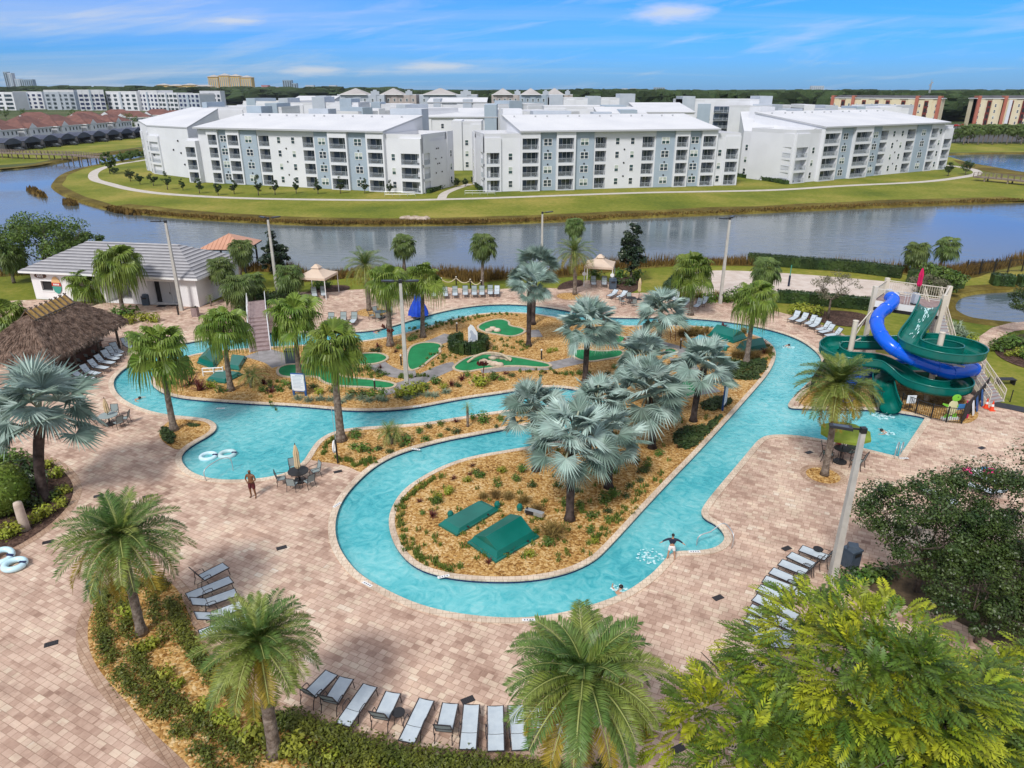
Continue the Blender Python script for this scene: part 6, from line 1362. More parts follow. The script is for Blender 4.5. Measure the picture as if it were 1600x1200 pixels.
# boardwalk bridges
def boardwalk(label, pts, posts=True):
    c = [Vector(G(*p[:2], p[2])) for p in pts]; o = c[0]; t = thing('boardwalk_bridge', label, 'bridge', (o.x, o.y, 0)); d_ = MB(); r = MB()
    for a, b in zip(c, c[1:]):
        a, b = a-Vector((o.x, o.y, 0)), b-Vector((o.x, o.y, 0)); n = (b-a).cross(Vector((0, 0, 1))).normalized()*1.3; d_.bar(a, b, 2.7, .3)
        for s in (-1, 1):
            r.bar(a+n*s+Vector((0, 0, 1.1)), b+n*s+Vector((0, 0, 1.1)), .12, .1); r.bar(a+n*s+Vector((0, 0, .6)), b+n*s+Vector((0, 0, .6)), .06, .06)
            K = max(2, int((b-a).length/1.4))
            for k in range(K+1): q = a.lerp(b, k/K)+n*s; r.box(q.x-.07, q.x+.07, q.y-.07, q.y+.07, q.z, q.z+1.15)
        if posts:
            K = max(1, int((b-a).length/4.5))
            for k in range(K):
                for s in (-1, 1): q = a.lerp(b, (k+.5)/K)+n*s*.8; p_ = MB(); p_.tube([(q.x, q.y, -2), (q.x, q.y, q.z)], .2, 6); p_.build('pile', 'wood', t)
    d_.build('deck', 'wood', t); r.build('railing', 'wood', t)
boardwalk('long weathered boardwalk bridge on piles over the canal at the left', [(-30, 237, 1.6), (30, 240, 1.6), (70, 241, 1.6), (110, 242, 1.6), (166, 247, 1.4)])
boardwalk('short weathered boardwalk bridge at the right end of the lakeside path', [(1524, 276, .9), (1560, 279, .9), (1640, 287, .9)])
for k, (u, v) in enumerate([(625, 307), (750, 305)]):
    p = G(u, v); r = MB()
    for i in range(5): r.tube([(-3.4+i*1.7, 0, 0), (-3.4+i*1.7, 0, 1.0)], .04, 5)
    for z in (.5, 1.0): r.tube([(-3.4, 0, z), (3.4, 0, z)], .035, 5)
    tag(r.build('handrail', 'mast', loc=p), ('left' if k == 0 else 'right')+' pale metal handrail beside the lakeside path', 'railing', 'path handrails')
# --- pool house
A = g3(57, 467); B = g3(312, 480); d = (B-A); W = d.length; ang = math.atan2(d.y, d.x); DP = 9.0
t = thing('pool_house', 'white pool house with grey tiled hip roof', 'building', A, ang); H = 3.25
T0 = Matrix.Identity(4)
def ux(u): return uparam(A, B, u)*W
win = (ux(71), ux(88), 1.05, 2.15); pas = (ux(168), ux(209), 0, 2.7); dr = (ux(236), ux(284), 0, 2.7)
m = MB(); wall_holes(m, 0, W, 0, H, 0, [win, pas, dr]); reveal(m, win, 0, .25); reveal(m, pas, 0, 6); reveal(m, dr, 0, 1.3)
m.quad((W, 0, 0), (W, DP, 0), (W, DP, H), (W, 0, H)); m.quad((0, DP, 0), (0, 0, 0), (0, 0, H), (0, DP, H)); m.quad((W, DP, 0), (0, DP, 0), (0, DP, H), (W, DP, H))
m.quad((dr[0], 1.3, 0), (dr[1], 1.3, 0), (dr[1], 1.3, 2.7), (dr[0], 1.3, 2.7)); m.quad((pas[0], 6, 0), (pas[1], 6, 0), (pas[1], 6, 2.7), (pas[0], 6, 2.7)); m.build('wall', 'stucco_b', t)
r = MB(); hip(r, 0, W, 0, DP, H+.12, 2.5, .75, 0, .22); 
ro = r.build('roof', ['rooftile', 'trimwhite'], t)
# raised tile courses on the hip planes
tc_ = MB(); x0, x1, y0, y1 = -.75, W+.75, -.75, DP+.75; k_ = (y1-y0)/2; n = 11
for i in range(n):
    s = (i+.35)/n; s2 = s+.55/n; z = H+.13+2.5*s; z2 = H+.13+2.5*s2
    tc_.quad((x0+k_*s, y0+k_*s, z+.05), (x1-k_*s, y0+k_*s, z+.05), (x1-k_*s2, y0+k_*s2, z2+.012), (x0+k_*s2, y0+k_*s2, z2+.012)); tc_.quad((x0+k_*s, y0+k_*s, z), (x1-k_*s, y0+k_*s, z), (x1-k_*s, y0+k_*s, z+.05), (x0+k_*s, y0+k_*s, z+.05), 1)
    tc_.quad((x1-k_*s, y0+k_*s, z+.05), (x1-k_*s, y1-k_*s, z+.05), (x1-k_*s2, y1-k_*s2, z2+.012), (x1-k_*s2, y0+k_*s2, z2+.012)); tc_.quad((x0+k_*s, y1-k_*s, z+.05), (x0+k_*s, y0+k_*s, z+.05), (x0+k_*s2, y0+k_*s2, z2+.012), (x0+k_*s2, y1-k_*s2, z2+.012))
tc_.build('tile_course', [mat('pale_roof_tile', (.33, .325, .34), (.41, .40, .41), 1.5, .8), 'charroof'], t)
w_ = MB(); a, b, c, e = win; 
for q in ((a-.12, a, c-.12, e+.12), (b, b+.12, c-.12, e+.12), (a, b, c-.12, c), (a, b, e, e+.12)): w_.box(q[0], q[1], -.06, .02, q[2], q[3])
wf = w_.build('window', 'trimwhite', t); p_ = MB(); p_.box(a, b, .18, .22, c, e); p_.build('pane', 'dark', wf); s_ = MB(); s_.box(a+.1, b-.1, -.02, .3, c+.02, c+.05); s_.build('counter', 'mast', wf)
for (q0, q1) in ((.16, .50), (.54, .90)):
    f = dr[0]+(dr[1]-dr[0])*q0; g = dr[0]+(dr[1]-dr[0])*q1; m = MB(); m.box(f, g, 1.22, 1.29, .02, 2.35); o = m.build('door', 'door', t); h = MB(); h.box(g-.18, g-.1, 1.16, 1.22, .95, 1.2); h.build('handle', 'dark', o)
m = MB(); m.box(dr[0]+.05, dr[0]+.55, 1.18, 1.29, .02, 2.4); m.build('opening', 'dark', t)
m = MB(); m.box(pas[0]+.9, pas[1]-.5, 5.8, 5.9, 0, 2.2); m.build('shutter', 'signteal', t)
# signs on the pool house
def local(t_, x, y, z): return t_.matrix_basis @ Vector((x, y, z))
x = ux(73); s = thing('oval_sign', 'brown oval sign above the pool house window', 'sign', local(t, x, -.03, 2.75), ang); m = MB(); m.lathe([(.75, 0), (.75, .06), (.0, .06)], 20, sx=1, sy=.40); m.v = [(p[0], -p[2], p[1]) for p in m.v]; m.build('board', 'signbrown', s)
m = MB()
for q in range(4): m.box(-.42+q*.2, -.27+q*.2, -.075, -.062, .02, .16)
for q in range(4): m.box(-.38+q*.2, -.24+q*.2, -.075, -.062, -.17, -.05)
m.build('lettering', 'signwhite', s)
x = ux(95); s = thing('round_sign', 'round sign in orange, red and teal bands on the pool house wall', 'sign', local(t, x, -.04, 1.75), ang)
for k, (z0, z1, mm) in enumerate(((-1.0, -.12, 'signteal'), (-.12, .28, 'signred'), (.28, 1.0, 'signcream'))):
    m = MB(); P = [(.72*math.cos(R(a))*.8, .98*math.sin(R(a))) for a in range(0, 360, 10)]; P = [(p[0], min(max(p[1], z0), z1)) for p in P]
    m.poly([(p[0], -.05, p[1]) for p in P]); m.build('band', mm, s)
m = MB()
for q in range(4): m.box(-.36+q*.19, -.22+q*.19, -.062, -.052, -.02, .17)
m.build('lettering', 'signwhite', s)
fc = bpy.data.curves.new('lettering', 'FONT'); fc.body = 'RESTROOMS'; fc.size = .34; fc.extrude = .01; fc.align_x = 'CENTER'
fo = bpy.data.objects.new('tmp', fc); COL.objects.link(fo); dg = bpy.context.evaluated_depsgraph_get(); me = bpy.data.meshes.new_from_object(fo.evaluated_get(dg)); bpy.data.objects.remove(fo); me.materials.clear(); me.materials.append(M['fascia'])
xx = (dr[0]+dr[1])/2; s = link(me, 'lettering', t, (xx, -.03, 2.88), (R(90), 0, 0))
# --- thatched bar
K1, K2 = Vector((-35.3, 62.5, 2.75)), Vector((-35.9, 51.6, 2.75)); ax = (K1-K2).normalized(); pv = Vector((ax.y, -ax.x, 0)); W_ = 6.4; Lh = (K1-K2).length
t = thing('thatched_bar', 'open bar hut under a brown palm thatched hip roof', 'hut', (K2.x, K2.y, 0), math.atan2(ax.y, ax.x))
# local: x along the ridge, y to the left away from the pool (0..W_)
r = MB(); rr = random.Random(5); zE, zR = 2.55, 5.35; k = W_/2
def plane(a, b, c, d, nu, nv):
    a, b, c, d = map(Vector, (a, b, c, d))
    pt = [[(a.lerp(b, i/nu)).lerp(d.lerp(c, i/nu), j/nv) for i in range(nu+1)] for j in range(nv+1)]
    for j in range(nv+1):
        for i in range(nu+1): p = pt[j][i]; p.z += .10*noise.noise(p*1.6)+.12*math.sin(j/nv*math.pi)
    for j in range(nv):
        for i in range(nu): r.quad(pt[j][i], pt[j][i+1], pt[j+1][i+1], pt[j+1][i])
    for j in range(nv):     # loose straws lying down the slope
        for i in range(nu):
            for _ in range(9):
                p = (pt[j][i].lerp(pt[j][i+1], rr.random())).lerp(pt[j+1][i].lerp(pt[j+1][i+1], rr.random()), rr.random()); dn = (pt[0][i]-pt[nv][i]).normalized(); sd = (pt[j][i+1]-pt[j][i]).normalized()
                l = rr.uniform(.25, .6); q = p+dn*l+Vector((0, 0, rr.uniform(-.02, .12)))+sd*rr.uniform(-.12, .12); r.quad(p-sd*.03+Vector((0, 0, .05)), p+sd*.03+Vector((0, 0, .05)), q+sd*.02+Vector((0, 0, .05)), q-sd*.02+Vector((0, 0, .05)))
    for i in range(nu*14):   # ragged hanging eave
        f = rr.random(); p = a.lerp(b, f); sd = (b-a).normalized(); l = rr.uniform(.25, .6); r.tri(p-sd*.09, p+sd*.09, p+Vector((sd.y*.12, -sd.x*.12, -l))+sd*rr.uniform(-.1, .1))
plane((0, 0, zE), (Lh, 0, zE), (Lh-k, k, zR), (k, k, zR), 26, 8)
plane((Lh, 0, zE), (Lh, W_, zE), (Lh-k, k, zR), (Lh-k, k, zR), 14, 8)
plane((Lh, W_, zE), (0, W_, zE), (k, k, zR), (Lh-k, k, zR), 20, 6)
plane((0, W_, zE), (0, 0, zE), (k, k, zR), (k, k, zR), 14, 8)
r.build('thatch_roof', 'thatch', t)
c_ = MB(); c_.quad((k-.3, k-.75, zR-.55), (Lh-k+.3, k-.75, zR-.55), (Lh-k+.3, k, zR+.25), (k-.3, k, zR+.25)); c_.quad((k-.3, k, zR+.25), (Lh-k+.3, k, zR+.25), (Lh-k+.3, k+.75, zR-.55), (k-.3, k+.75, zR-.55)); co_ = c_.build('ridge_cap', 'reedmat', t)
b_ = MB()
for i in range(9):
    x = k-.2+(Lh-2*k+.4)*i/8; b_.bar((x, k-.85, zR-.58), (x, k+.12, zR+.42), .09, .09); b_.bar((x, k+.85, zR-.58), (x, k-.12, zR+.42), .09, .09)
b_.bar((k-.4, k-.7, zR-.42), (Lh-k+.4, k-.7, zR-.42), .08, .08); b_.build('batten', 'bark', co_)
for x in (.8, Lh*.36, Lh*.66, Lh-.8):
    for y in (.8, W_-.8): m = MB(); m.tube([(x, y, 0), (x, y, 3.1)], .11, 8); m.build('post', 'bark', t)
m = MB(); m.box(2.0, Lh-2.0, 1.6, 2.1, 0, 1.1); m.box(1.8, Lh-1.8, 1.45, 2.2, 1.1, 1.17); m.box(2.0, Lh-2, W_-1.6, W_-1.2, 0, 2.2); m.build('bar_counter', 'signbrown', t)
BARH = t
def stool(label, p, rot, g):
    t = thing('bar_stool', label, 'stool', p, rot, g); m = MB(); m.lathe([(.2, .74), (.21, .78), (.0, .80)], 12); m.build('seat', 'dark', t); m = MB(); m.quad((-.2, .18, .8), (.2, .18, .8), (.2, .24, 1.1), (-.2, .24, 1.1)); m.build('backrest', 'slingdark', t)
    for a in range(4): c, s_ = math.cos(a*1.57+.78), math.sin(a*1.57+.78); m = MB(); m.tube([(.13*c, .13*s_, .75), (.24*c, .24*s_, 0)], .018, 5); m.build('leg', 'dark', t)
for k in range(6): p = local(BARH, 2.6+k*1.05, .9, 0); stool(f'{ordn(k)} dark bar stool from the near end under the thatch', p, 2.9, 'stools at the thatched bar')
# --- gazebo by the lake
b = G(366, 420); t = thing('gazebo', 'open gazebo with orange metal hip roof at the lake edge', 'gazebo', b); w = 2.6
r = MB(); hip(r, -w, w, -w, w, 3.2, 1.5, .5, 0, .15)
ro = r.build('roof', ['orangeroof', 'dark'], t); sm = MB()
for i in range(-6, 7):
    x = i*.5; f = max(0, 1-abs(x)/3.1); sm.bar((x, -3.1, 3.22), (x, -3.1+3.1*f, 3.22+1.5*f), .05, .06)
sm.build('seam', 'orangeroof', ro)
for x in (-w+.2, w-.2):
    for y in (-w+.2, w-.2): m = MB(); m.box(x-.1, x+.1, y-.1, y+.1, 0, 3.1); m.build('post', 'dark', t)
m = MB(); 
for y in (-w+.2, w-.2):
    for i in range(13): m.box(-w+.2+i*.46, -w+.24+i*.46, y-.02, y+.02, .1, 1.0)
    m.box(-w+.2, w-.2, y-.03, y+.03, 1.0, 1.06)
m.build('railing', 'dark', t)
# --- cream shade canopies
for lab, u, v in (('left cream fabric shade canopy on white posts', 499, 461), ('right cream fabric shade canopy on white posts near the magnolia', 936, 443)):
    b = G(u, v); t = thing('shade_canopy', lab, 'canopy', b, R(-12), 'cream shade canopies'); w = 1.75
    r = MB(); K = 8
    for s in range(4):
        T4 = Matrix.Rotation(s*math.pi/2, 4, 'Z')
        for j in range(K):
            f, g = j/K, (j+1)/K; zz = lambda q: 2.45+1.0*(1-(1-q)**1.0)-.12*math.sin(q*math.pi)
            r.quad(*[T4 @ Vector(q) for q in ((-w*(1-f), -w*(1-f), zz(f)), (w*(1-f), -w*(1-f), zz(f)), (w*(1-g), -w*(1-g), zz(g)), (-w*(1-g), -w*(1-g), zz(g)))])
        r.quad(*[T4 @ Vector(q) for q in ((-w, -w, 2.2), (w, -w, 2.2), (w, -w, 2.45), (-w, -w, 2.45))])
        r.quad(*[T4 @ Vector(q) for q in ((-.5, -.5, 3.25), (.5, -.5, 3.25), (.1, -.1, 3.65), (-.1, -.1, 3.65))])
    r.build('canopy', 'canopy', t)
    for x in (-w+.08, w-.08):
        for y in (-w+.08, w-.08): m = MB(); m.tube([(x, y, 0), (x, y, 2.35)], .05, 8); m.build('post', 'trimwhite', t)
    if u > 900:
        for x in (-w+.08, w-.08): m = MB(); m.tube([(x, -w-.02, 1.55), (x, -w-.06, 1.55)], .24, 14); m.build('round_plate', 'trimwhite', t)
# radio mast
m = MB(); b = Vector(((1453-800)/FOC*640*CP, 640, 0))
for s in range(3):
    a = s*2.1; m.tube([(1.2*math.cos(a), 1.2*math.sin(a), 0), (.4*math.cos(a), .4*math.sin(a), 27)], .2, 4)
m.tube([(0, 0, 25), (0, 0, 30)], .25, 4); m.box(-1.5, -.2, -.2, .2, 25, 26); m.box(.2, 1.5, -.2, .2, 27, 28)
tag(m.build('radio_mast', 'mast', loc=b), 'thin radio mast above the forest at the right', 'mast')
# ------------------------------------------------------------------ loungers, tables, lamps and other furniture
def make_lounger(kind, name='sun_lounger'):
    """local x from foot (0) to head; kind: angle of the backrest in degrees"""
    t = thing(name, 'lounger', 'sun lounger'); a = R(kind); sx = 1.28; zl = .40; bl = .74; w = .31
    def sag(x0, z0, x1, z1, n=6):
        m = MB()
        for i in range(n):
            for j in range(4):
                def P(i_, j_): f = i_/n; y = -w+.03+(2*w-.06)*j_/4; return (x0+(x1-x0)*f, y, z0+(z1-z0)*f-.025*math.sin(math.pi*j_/4))
                m.quad(P(i, j), P(i+1, j), P(i+1, j+1), P(i, j+1))
        return m
    sag(.03, zl+.02, sx, zl+.02).build('seat', 'sling', t)
    hx, hz = sx+bl*math.cos(a), zl+.02+bl*math.sin(a)
    sag(sx+.03, zl+.03, hx, hz).build('backrest', 'sling' if kind < 60 else 'slingdark', t)
    f = MB()
    for s in (-1, 1): f.bar((0, s*w, zl), (sx+.02, s*w, zl), .035, .045)
    for x in (0, .64, sx): f.bar((x, -w, zl-.02), (x, w, zl-.02), .03, .03)
    f.build('frame', 'bronze', t)
    b = MB()
    for s in (-1, 1): b.bar((sx, s*w, zl), (hx, s*w, hz), .035, .035)
    b.bar((hx, -w, hz), (hx, w, hz), .035, .035); b.bar((sx+.35*math.cos(a), -w, zl+.35*math.sin(a)-.03), (sx+.35*math.cos(a), w, zl+.35*math.sin(a)-.03), .03, .03)
    b.build('back_frame', 'bronze', t)
    for x, dx in ((.1, -.06), (1.42, .10)):
        for s in (-1, 1): m = MB(); m.tube([(x, s*w, zl), (x+dx, s*(w+.02), 0)], .019, 6); m.build('leg', 'bronze', t)
    for s in (-1, 1):
        m = MB(); m.tube([(.95, s*(w+.02), zl), (1.0, s*(w+.05), .60), (1.12, s*(w+.05), .64), (1.40, s*(w+.05), .62), (1.45, s*(w+.03), zl-.05)], .017, 6); m.build('armrest', 'bronze', t)
    return t
LOUNGE = {}
def lounger(foot, head, kind, label, group, byp=True):
    f = G(*foot, .3); h = G(*head, .35); f.z = h.z = 0; d = h-f; rot = math.atan2(d.y, d.x)
    f.z = .006
    if kind not in LOUNGE: LOUNGE[kind] = make_lounger(kind); o = LOUNGE[kind]; o.location = f; o.rotation_euler = (0, 0, rot); o['label'] = label; o['group'] = group
    else: o = dup(LOUNGE[kind], f, rot, None, label, group)
    return o
KT = {0: 'flat', 28: 'half raised', 62: 'upright', 50: 'raised'}
def row(L_, where, group):
    for i, (f, h, k) in enumerate(L_): lounger(f, h, k, f'{ordn(i)} lounger from the left, {KT[k]} back, {where}', group)
row([((519,1054),(487,1085),62),((542,1062),(520,1095),62),((579,1074),(535,1136),0),((615,1085),(597,1122),62),((667,1096),(636,1160),0),((704,1102),(695,1140),62),((737,1104),(731,1171),0),((774,1106),(775,1176),0),((806,1105),(813,1176),0),((838,1106),(851,1176),62),((872,1106),(890,1172),0)], 'in the foreground row', 'foreground row of loungers')
row([((354,886),(318,903),62),((362,908),(290,936),0),((370,928),(298,952),28),((378,948),(312,972),28),((388,968),(322,990),0)], 'beside the foreground mulch bed', 'loungers beside the foreground bed')
row([((1168,985),(1204,1003),28),((1166,968),(1204,985),0),((1170,952),(1206,967),0),((1178,936),(1213,951),0),((1184,921),(1220,935),62),((1193,907),(1230,920),0),((1204,894),(1240,908),62),((1218,881),(1256,895),62),((1232,869),(1270,885),62),((1250,859),(1288,872),62)], 'at the lamp post on the right', 'loungers at the right lamp post')
row([((1235,501),(1254,490),50),((1246,504),(1267,494),50),((1260,508),(1281,497),50),((1267,512),(1290,499),50),((1277,517),(1304,509),50),((1281,521),(1313,513),50),((1290,526),(1327,520),50)], 'by the river bend near the slide', 'loungers near the slide')
row([((208,545),(188,534),50),((190,553),(170,541),50),((188,558),(157,547),50),((184,563),(147,553),50),((178,569),(132,562),50),((168,577),(120,569),50),((155,586),(112,577),50),((147,594),(106,587),28),((140,602),(98,595),0)], 'along the thatched bar', 'loungers along the thatched bar')
row([((633,463),(632,455),50),((646,463),(645,455),50),((678,464),(677,455),62),((696,464),(695,455),62),((711,463),(711,454),62),((727,462),(727,453),62),((741,462),(741,453),62),((753,462),(753,453),62),((766,461),(766,452),62),((776,461),(777,451),50)], 'on the rear deck before the lake lawn', 'loungers on the rear deck')
row([((514,507),(519,498),62),((533,506),(538,497),62),((549,506),(555,497),62)], 'on the rear deck left of the round bed', 'loungers left of the round bed')
row([((951,464),(964,457),28),((966,466),(978,459),28),((1052,470),(1061,461),50),((1066,478),(1077,470),28),((1086,481),(1100,470),50),((1096,476),(1106,466),28)], 'on the rear deck near the sand court', 'loungers near the sand court')
row([((928,446),(926,437),62),((944,446),(944,437),62)], 'under the right cream canopy', 'loungers under the right canopy')
row([((492,464),(490,456),62),((506,463),(505,455),62)], 'under the left cream canopy', 'loungers under the left canopy')
row([((1520,742),(1552,752),28),((1512,758),(1545,768),28),((1440,765),(1472,778),0)], 'half hidden by the dark oaks', 'loungers behind the dark oaks')
def chair(p, rot, label, group, sc=1.0):
    if 'c' not in LOUNGE:
        t = thing('patio_chair', label, 'chair'); m = MB(); m.quad((-.24, -.22, .43), (.24, -.22, .43), (.24, .22, .41), (-.24, .22, .41)); m.build('seat', 'slingdark', t)
        m = MB(); m.quad((-.24, .23, .44), (.24, .23, .44), (.23, .36, .95), (-.23, .36, .95)); m.build('backrest', 'slingdark', t)
        m = MB()
        for s in (-1, 1): m.tube([(s*.26, -.24, .42), (s*.26, .23, .42), (s*.25, .37, .97)], .018, 6)
        m.tube([(-.25, .37, .97), (.25, .37, .97)], .018, 6); m.tube([(-.26, -.24, .42), (.26, -.24, .42)], .016, 6); m.build('frame', 'bronze', t)
        for s in (-1, 1):
            for y, y2 in ((-.24, -.28), (.2, .30)): m = MB(); m.tube([(s*.26, y, .42), (s*.28, y2, 0)], .018, 6); m.build('leg', 'bronze', t)
            m = MB(); m.tube([(s*.27, -.25, .4), (s*.29, -.26, .63), (s*.29, .2, .66), (s*.26, .29, .68)], .018, 6); m.build('armrest', 'bronze', t)
        LOUNGE['c'] = t; t.location = p; t.rotation_euler = (0, 0, rot); t['group'] = group; t.scale = (sc,)*3
        return t
    return dup(LOUNGE['c'], p, rot, sc, label, group)
def table(label, u, v, r=.6, h=.73, rect=None, rot=0, m='dark', name='patio_table', group=None):
    p = G(u, v, .006); t = thing(name, label, 'table', p, rot, group); a = MB()
    if rect: a.box(-rect[0], rect[0], -rect[1], rect[1], h-.03, h)
    else: a.lathe([(r, h-.035), (r, h), (r*.25, h+.004), (.03, h+.004)], 28)
    a.build('tabletop', m, t)
    if r < .4:
        for k in range(4): c, s = math.cos(k*1.57+.7), math.sin(k*1.57+.7); b = MB(); b.tube([(r*.6*c, r*.6*s, h-.03), (r*.95*c, r*.95*s, 0)], .016, 6); b.build('leg', 'bronze', t)
    else:
        for k in range(4): c, s = math.cos(k*1.57+.7), math.sin(k*1.57+.7); b = MB(); b.tube([(r*.35*c, r*.35*s, h-.03), (r*.30*c, r*.3*s, .35), (r*.75*c, r*.75*s, 0)], .02, 6); b.build('leg', 'bronze', t)
    return p
def closed_umbrella(label, p, m, h=2.45, r=.16, base=True, z0=.9):
    t = thing('closed_umbrella', label, 'umbrella', p, 0, 'closed umbrellas'); a = MB(); a.tube([(0, 0, 0), (0, 0, h)], .025, 8); a.build('pole', 'dark', t)
    c = MB(); n = 16
    prof = [(r*.55, z0), (r*1.0, z0+.15), (r*.85, z0+.5), (r*.95, h-.55), (r*.55, h-.2), (.03, h)]; base_i = len(c.v)
    for q, z in prof:
        for j in range(n): aa = 2*math.pi*j/n; k = q*(1.18 if j % 2 else .78); c.v.append((k*math.cos(aa), k*math.sin(aa), z))
    for i in range(len(prof)-1):
        for j in range(n): A_, B_ = i*n+j, i*n+(j+1) % n; c.f.append((A_, B_, B_+n, A_+n)); c.m.append(0)
    c.build('canopy', m, t); b = MB(); b.lathe([(.02, h), (.035, h+.06), (.0, h+.13)], 8); b.build('finial', 'bronze', t)
    if base: b = MB(); b.lathe([(.38, 0), (.38, .06), (.06, .12), (.05, .3)], 16); b.build('base', 'dark', t)
    return t
p = table('round black table with closed beige umbrella on the deck by the peninsula', 468, 752, .62)
closed_umbrella('closed beige umbrella through the black table by the peninsula', p, 'beigeumb', 2.5)
for k, a in enumerate((200, 265, 320, 35, 120)): d = R(a); chair(p+Vector((math.cos(d), math.sin(d), 0))*1.02, d-R(90), f'{ordn(k)} grey sling chair counted round the black umbrella table', 'chairs round the black umbrella table')
p = table('grey square table under the large silver palm crown at the left', 172, 663, .62, m='slingdark')
for k, a in enumerate((10, 330, 175, 100)): d = R(a); chair(p+Vector((math.cos(d), math.sin(d), 0))*1.05, d-R(90), f'{ordn(k)} sling chair counted round the grey table at the left', 'chairs round the grey table')
closed_umbrella('closed small beige umbrella at the grey table behind the silver palm', p, 'beigeumb', 2.0)
p = table('round table with pale chairs beside the round bed on the rear deck', 596, 497, .6, m='bin')
for k, a in enumerate((265, 200, 330, 50, 130)): d = R(a); chair(p+Vector((math.cos(d), math.sin(d), 0))*1.0, d-R(90), f'{ordn(k)} pale blue chair counted round the rear deck table', 'chairs round the rear deck table')
closed_umbrella('closed beige umbrella at the table on the rear deck bed', p, 'beigeumb', 2.5)
p = table('round table on the rear deck near the sand court', 985, 475, .6)
closed_umbrella('closed beige umbrella near the sand court behind a silver palm', G(998, 468), 'beigeumb', 2.5)
for k, a in enumerate((200, 280, 90)): d = R(a); chair(p+Vector((math.cos(d), math.sin(d), 0))*1.0, d-R(90), f'{ordn(k)} chair counted round the table near the sand court', 'chairs near the sand court')
table('small round black side table between two foreground loungers', 624, 1128, .24, .5, name='side_table', group='small side tables')
table('small round black side table beside the right lamp post loungers', 1276, 870, .24, .5, name='side_table', group='small side tables')
# big blue closed umbrella
t = thing('blue_umbrella', 'large folded blue umbrella beside the rear channel', 'umbrella', G(654, 497)); a = MB(); a.tube([(0, 0, 0), (0, 0, 2.9)], .05, 8); a.build('pole', 'mast', t)
c = MB(); n = 20
for q, z in [(1.0, .35), (.95, .75), (.75, 1.3), (.45, 1.9), (.22, 2.5), (.04, 2.95)]:
    for j in range(n): aa = 2*math.pi*j/n; k = q*(1.10 if j % 2 else .86); c.v.append((k*math.cos(aa), k*.8*math.sin(aa), z))
for i in range(5):
    for j in range(n): A_, B_ = i*n+j, i*n+(j+1) % n; c.f.append((A_, B_, B_+n, A_+n)); c.m.append(0)
c.build('canopy', 'blueumb', t)
# lime umbrella with high table
p = G(1312, 722); t = thing('lime_umbrella', 'open lime green umbrella over high chairs by the slide pool', 'umbrella', p); a = MB(); a.tube([(0, 0, 0), (0, 0, 2.75)], .03, 8); a.build('pole', 'dark', t)
c = MB(); n = 8
for j in range(n):
    a0, a1 = 2*math.pi*j/n, 2*math.pi*(j+1)/n; rr_ = 1.55
    c.quad((rr_*math.cos(a0), rr_*math.sin(a0), 2.15), (rr_*math.cos(a1), rr_*math.sin(a1), 2.15), (.12*math.cos(a1), .12*math.sin(a1), 2.75), (.12*math.cos(a0), .12*math.sin(a0), 2.75))
    c.quad((rr_*math.cos(a0), rr_*math.sin(a0), 1.98), (rr_*math.cos(a1), rr_*math.sin(a1), 1.98), (rr_*math.cos(a1), rr_*math.sin(a1), 2.15), (rr_*math.cos(a0), rr_*math.sin(a0), 2.15))
c.build('canopy', 'limeumb', t); b = MB(); b.lathe([(.42, 0), (.42, .08), (.06, .14)], 16); b.build('base', 'dark', t)
table('high round table under the lime umbrella', 1312, 722, .5, 1.0, name='high_table')
for k, (dx, dy) in enumerate(((.75, -.75), (-.75, .25), (.75, .55))): chair(p+Vector((dx, dy, 0)), math.atan2(dy, dx)-R(90), f'{ordn(k)} high dark chair counted round the lime umbrella table', 'high chairs under the lime umbrella', 1.25)
# lamp posts
def lamp(label, u, v, tu, tv, heads, base=None):
    b = base if base is not None else G(u, v); h = HT(b, tv); t = thing('lamp_post', label, 'lamp post', b, 0, 'concrete lamp posts'); m = MB(); K = 8; base_i = 0
    a0, a1 = .17, .10; P = [(-1, -1), (1, -1), (1, 1), (-1, 1)]
    m.poly([(x*a1, y*a1, h) for x, y in P])
    for i in range(4): A_, B_ = P[i], P[(i+1) % 4]; m.quad((A_[0]*a0, A_[1]*a0, 0), (B_[0]*a0, B_[1]*a0, 0), (B_[0]*a1, B_[1]*a1, h), (A_[0]*a1, A_[1]*a1, h))
    m.build('pole', 'pole', t); c = MB(); c.box(-.12, .12, -.12, .12, h, h+.25); c.build('cap', 'dark', t)
    for (ax, ay) in heads:
        d = Vector((ax, ay, 0)).normalized(); q = Vector((0, 0, h+.15)); a = MB(); a.bar(q, q+d*.5, .07, .07); ar = a.build('arm', 'dark', t)
        e = MB(); s = Vector((-d.y, d.x, 0)); c0 = q+d*.45; L_ = .95
        for (z0, z1, w0, w1) in ((-.05, .06, .22, .20),):
            V = [c0-s*w0+Vector((0, 0, z0)), c0+s*w0+Vector((0, 0, z0)), c0+d*L_+s*w0*.8+Vector((0, 0, z0+.06)), c0+d*L_-s*w0*.8+Vector((0, 0, z0+.06)), c0-s*w1+Vector((0, 0, z1)), c0+s*w1+Vector((0, 0, z1)), c0+d*L_+s*w1*.8+Vector((0, 0, z1+.04)), c0+d*L_-s*w1*.8+Vector((0, 0, z1+.04))]
            i = len(e.v); e.v += [tuple(x) for x in V]
            for f in ((0, 3, 2, 1), (4, 5, 6, 7), (0, 1, 5, 4), (1, 2, 6, 5), (2, 3, 7, 6), (3, 0, 4, 7)): e.f.append(tuple(i+k for k in f)); e.m.append(0)
        e.quad(c0+d*.15-s*.13+Vector((0, 0, .068)), c0+d*.15+s*.13+Vector((0, 0, .068)), c0+d*.8+s*.11+Vector((0, 0, .103)), c0+d*.8-s*.11+Vector((0, 0, .103)), 1)
        e.build('lamp_head', ['dark', 'bin'], t)
    return t
lamp('tall concrete lamp post in front of the pool house door', 284, 485, 262, 348, [(-1, -.2)])
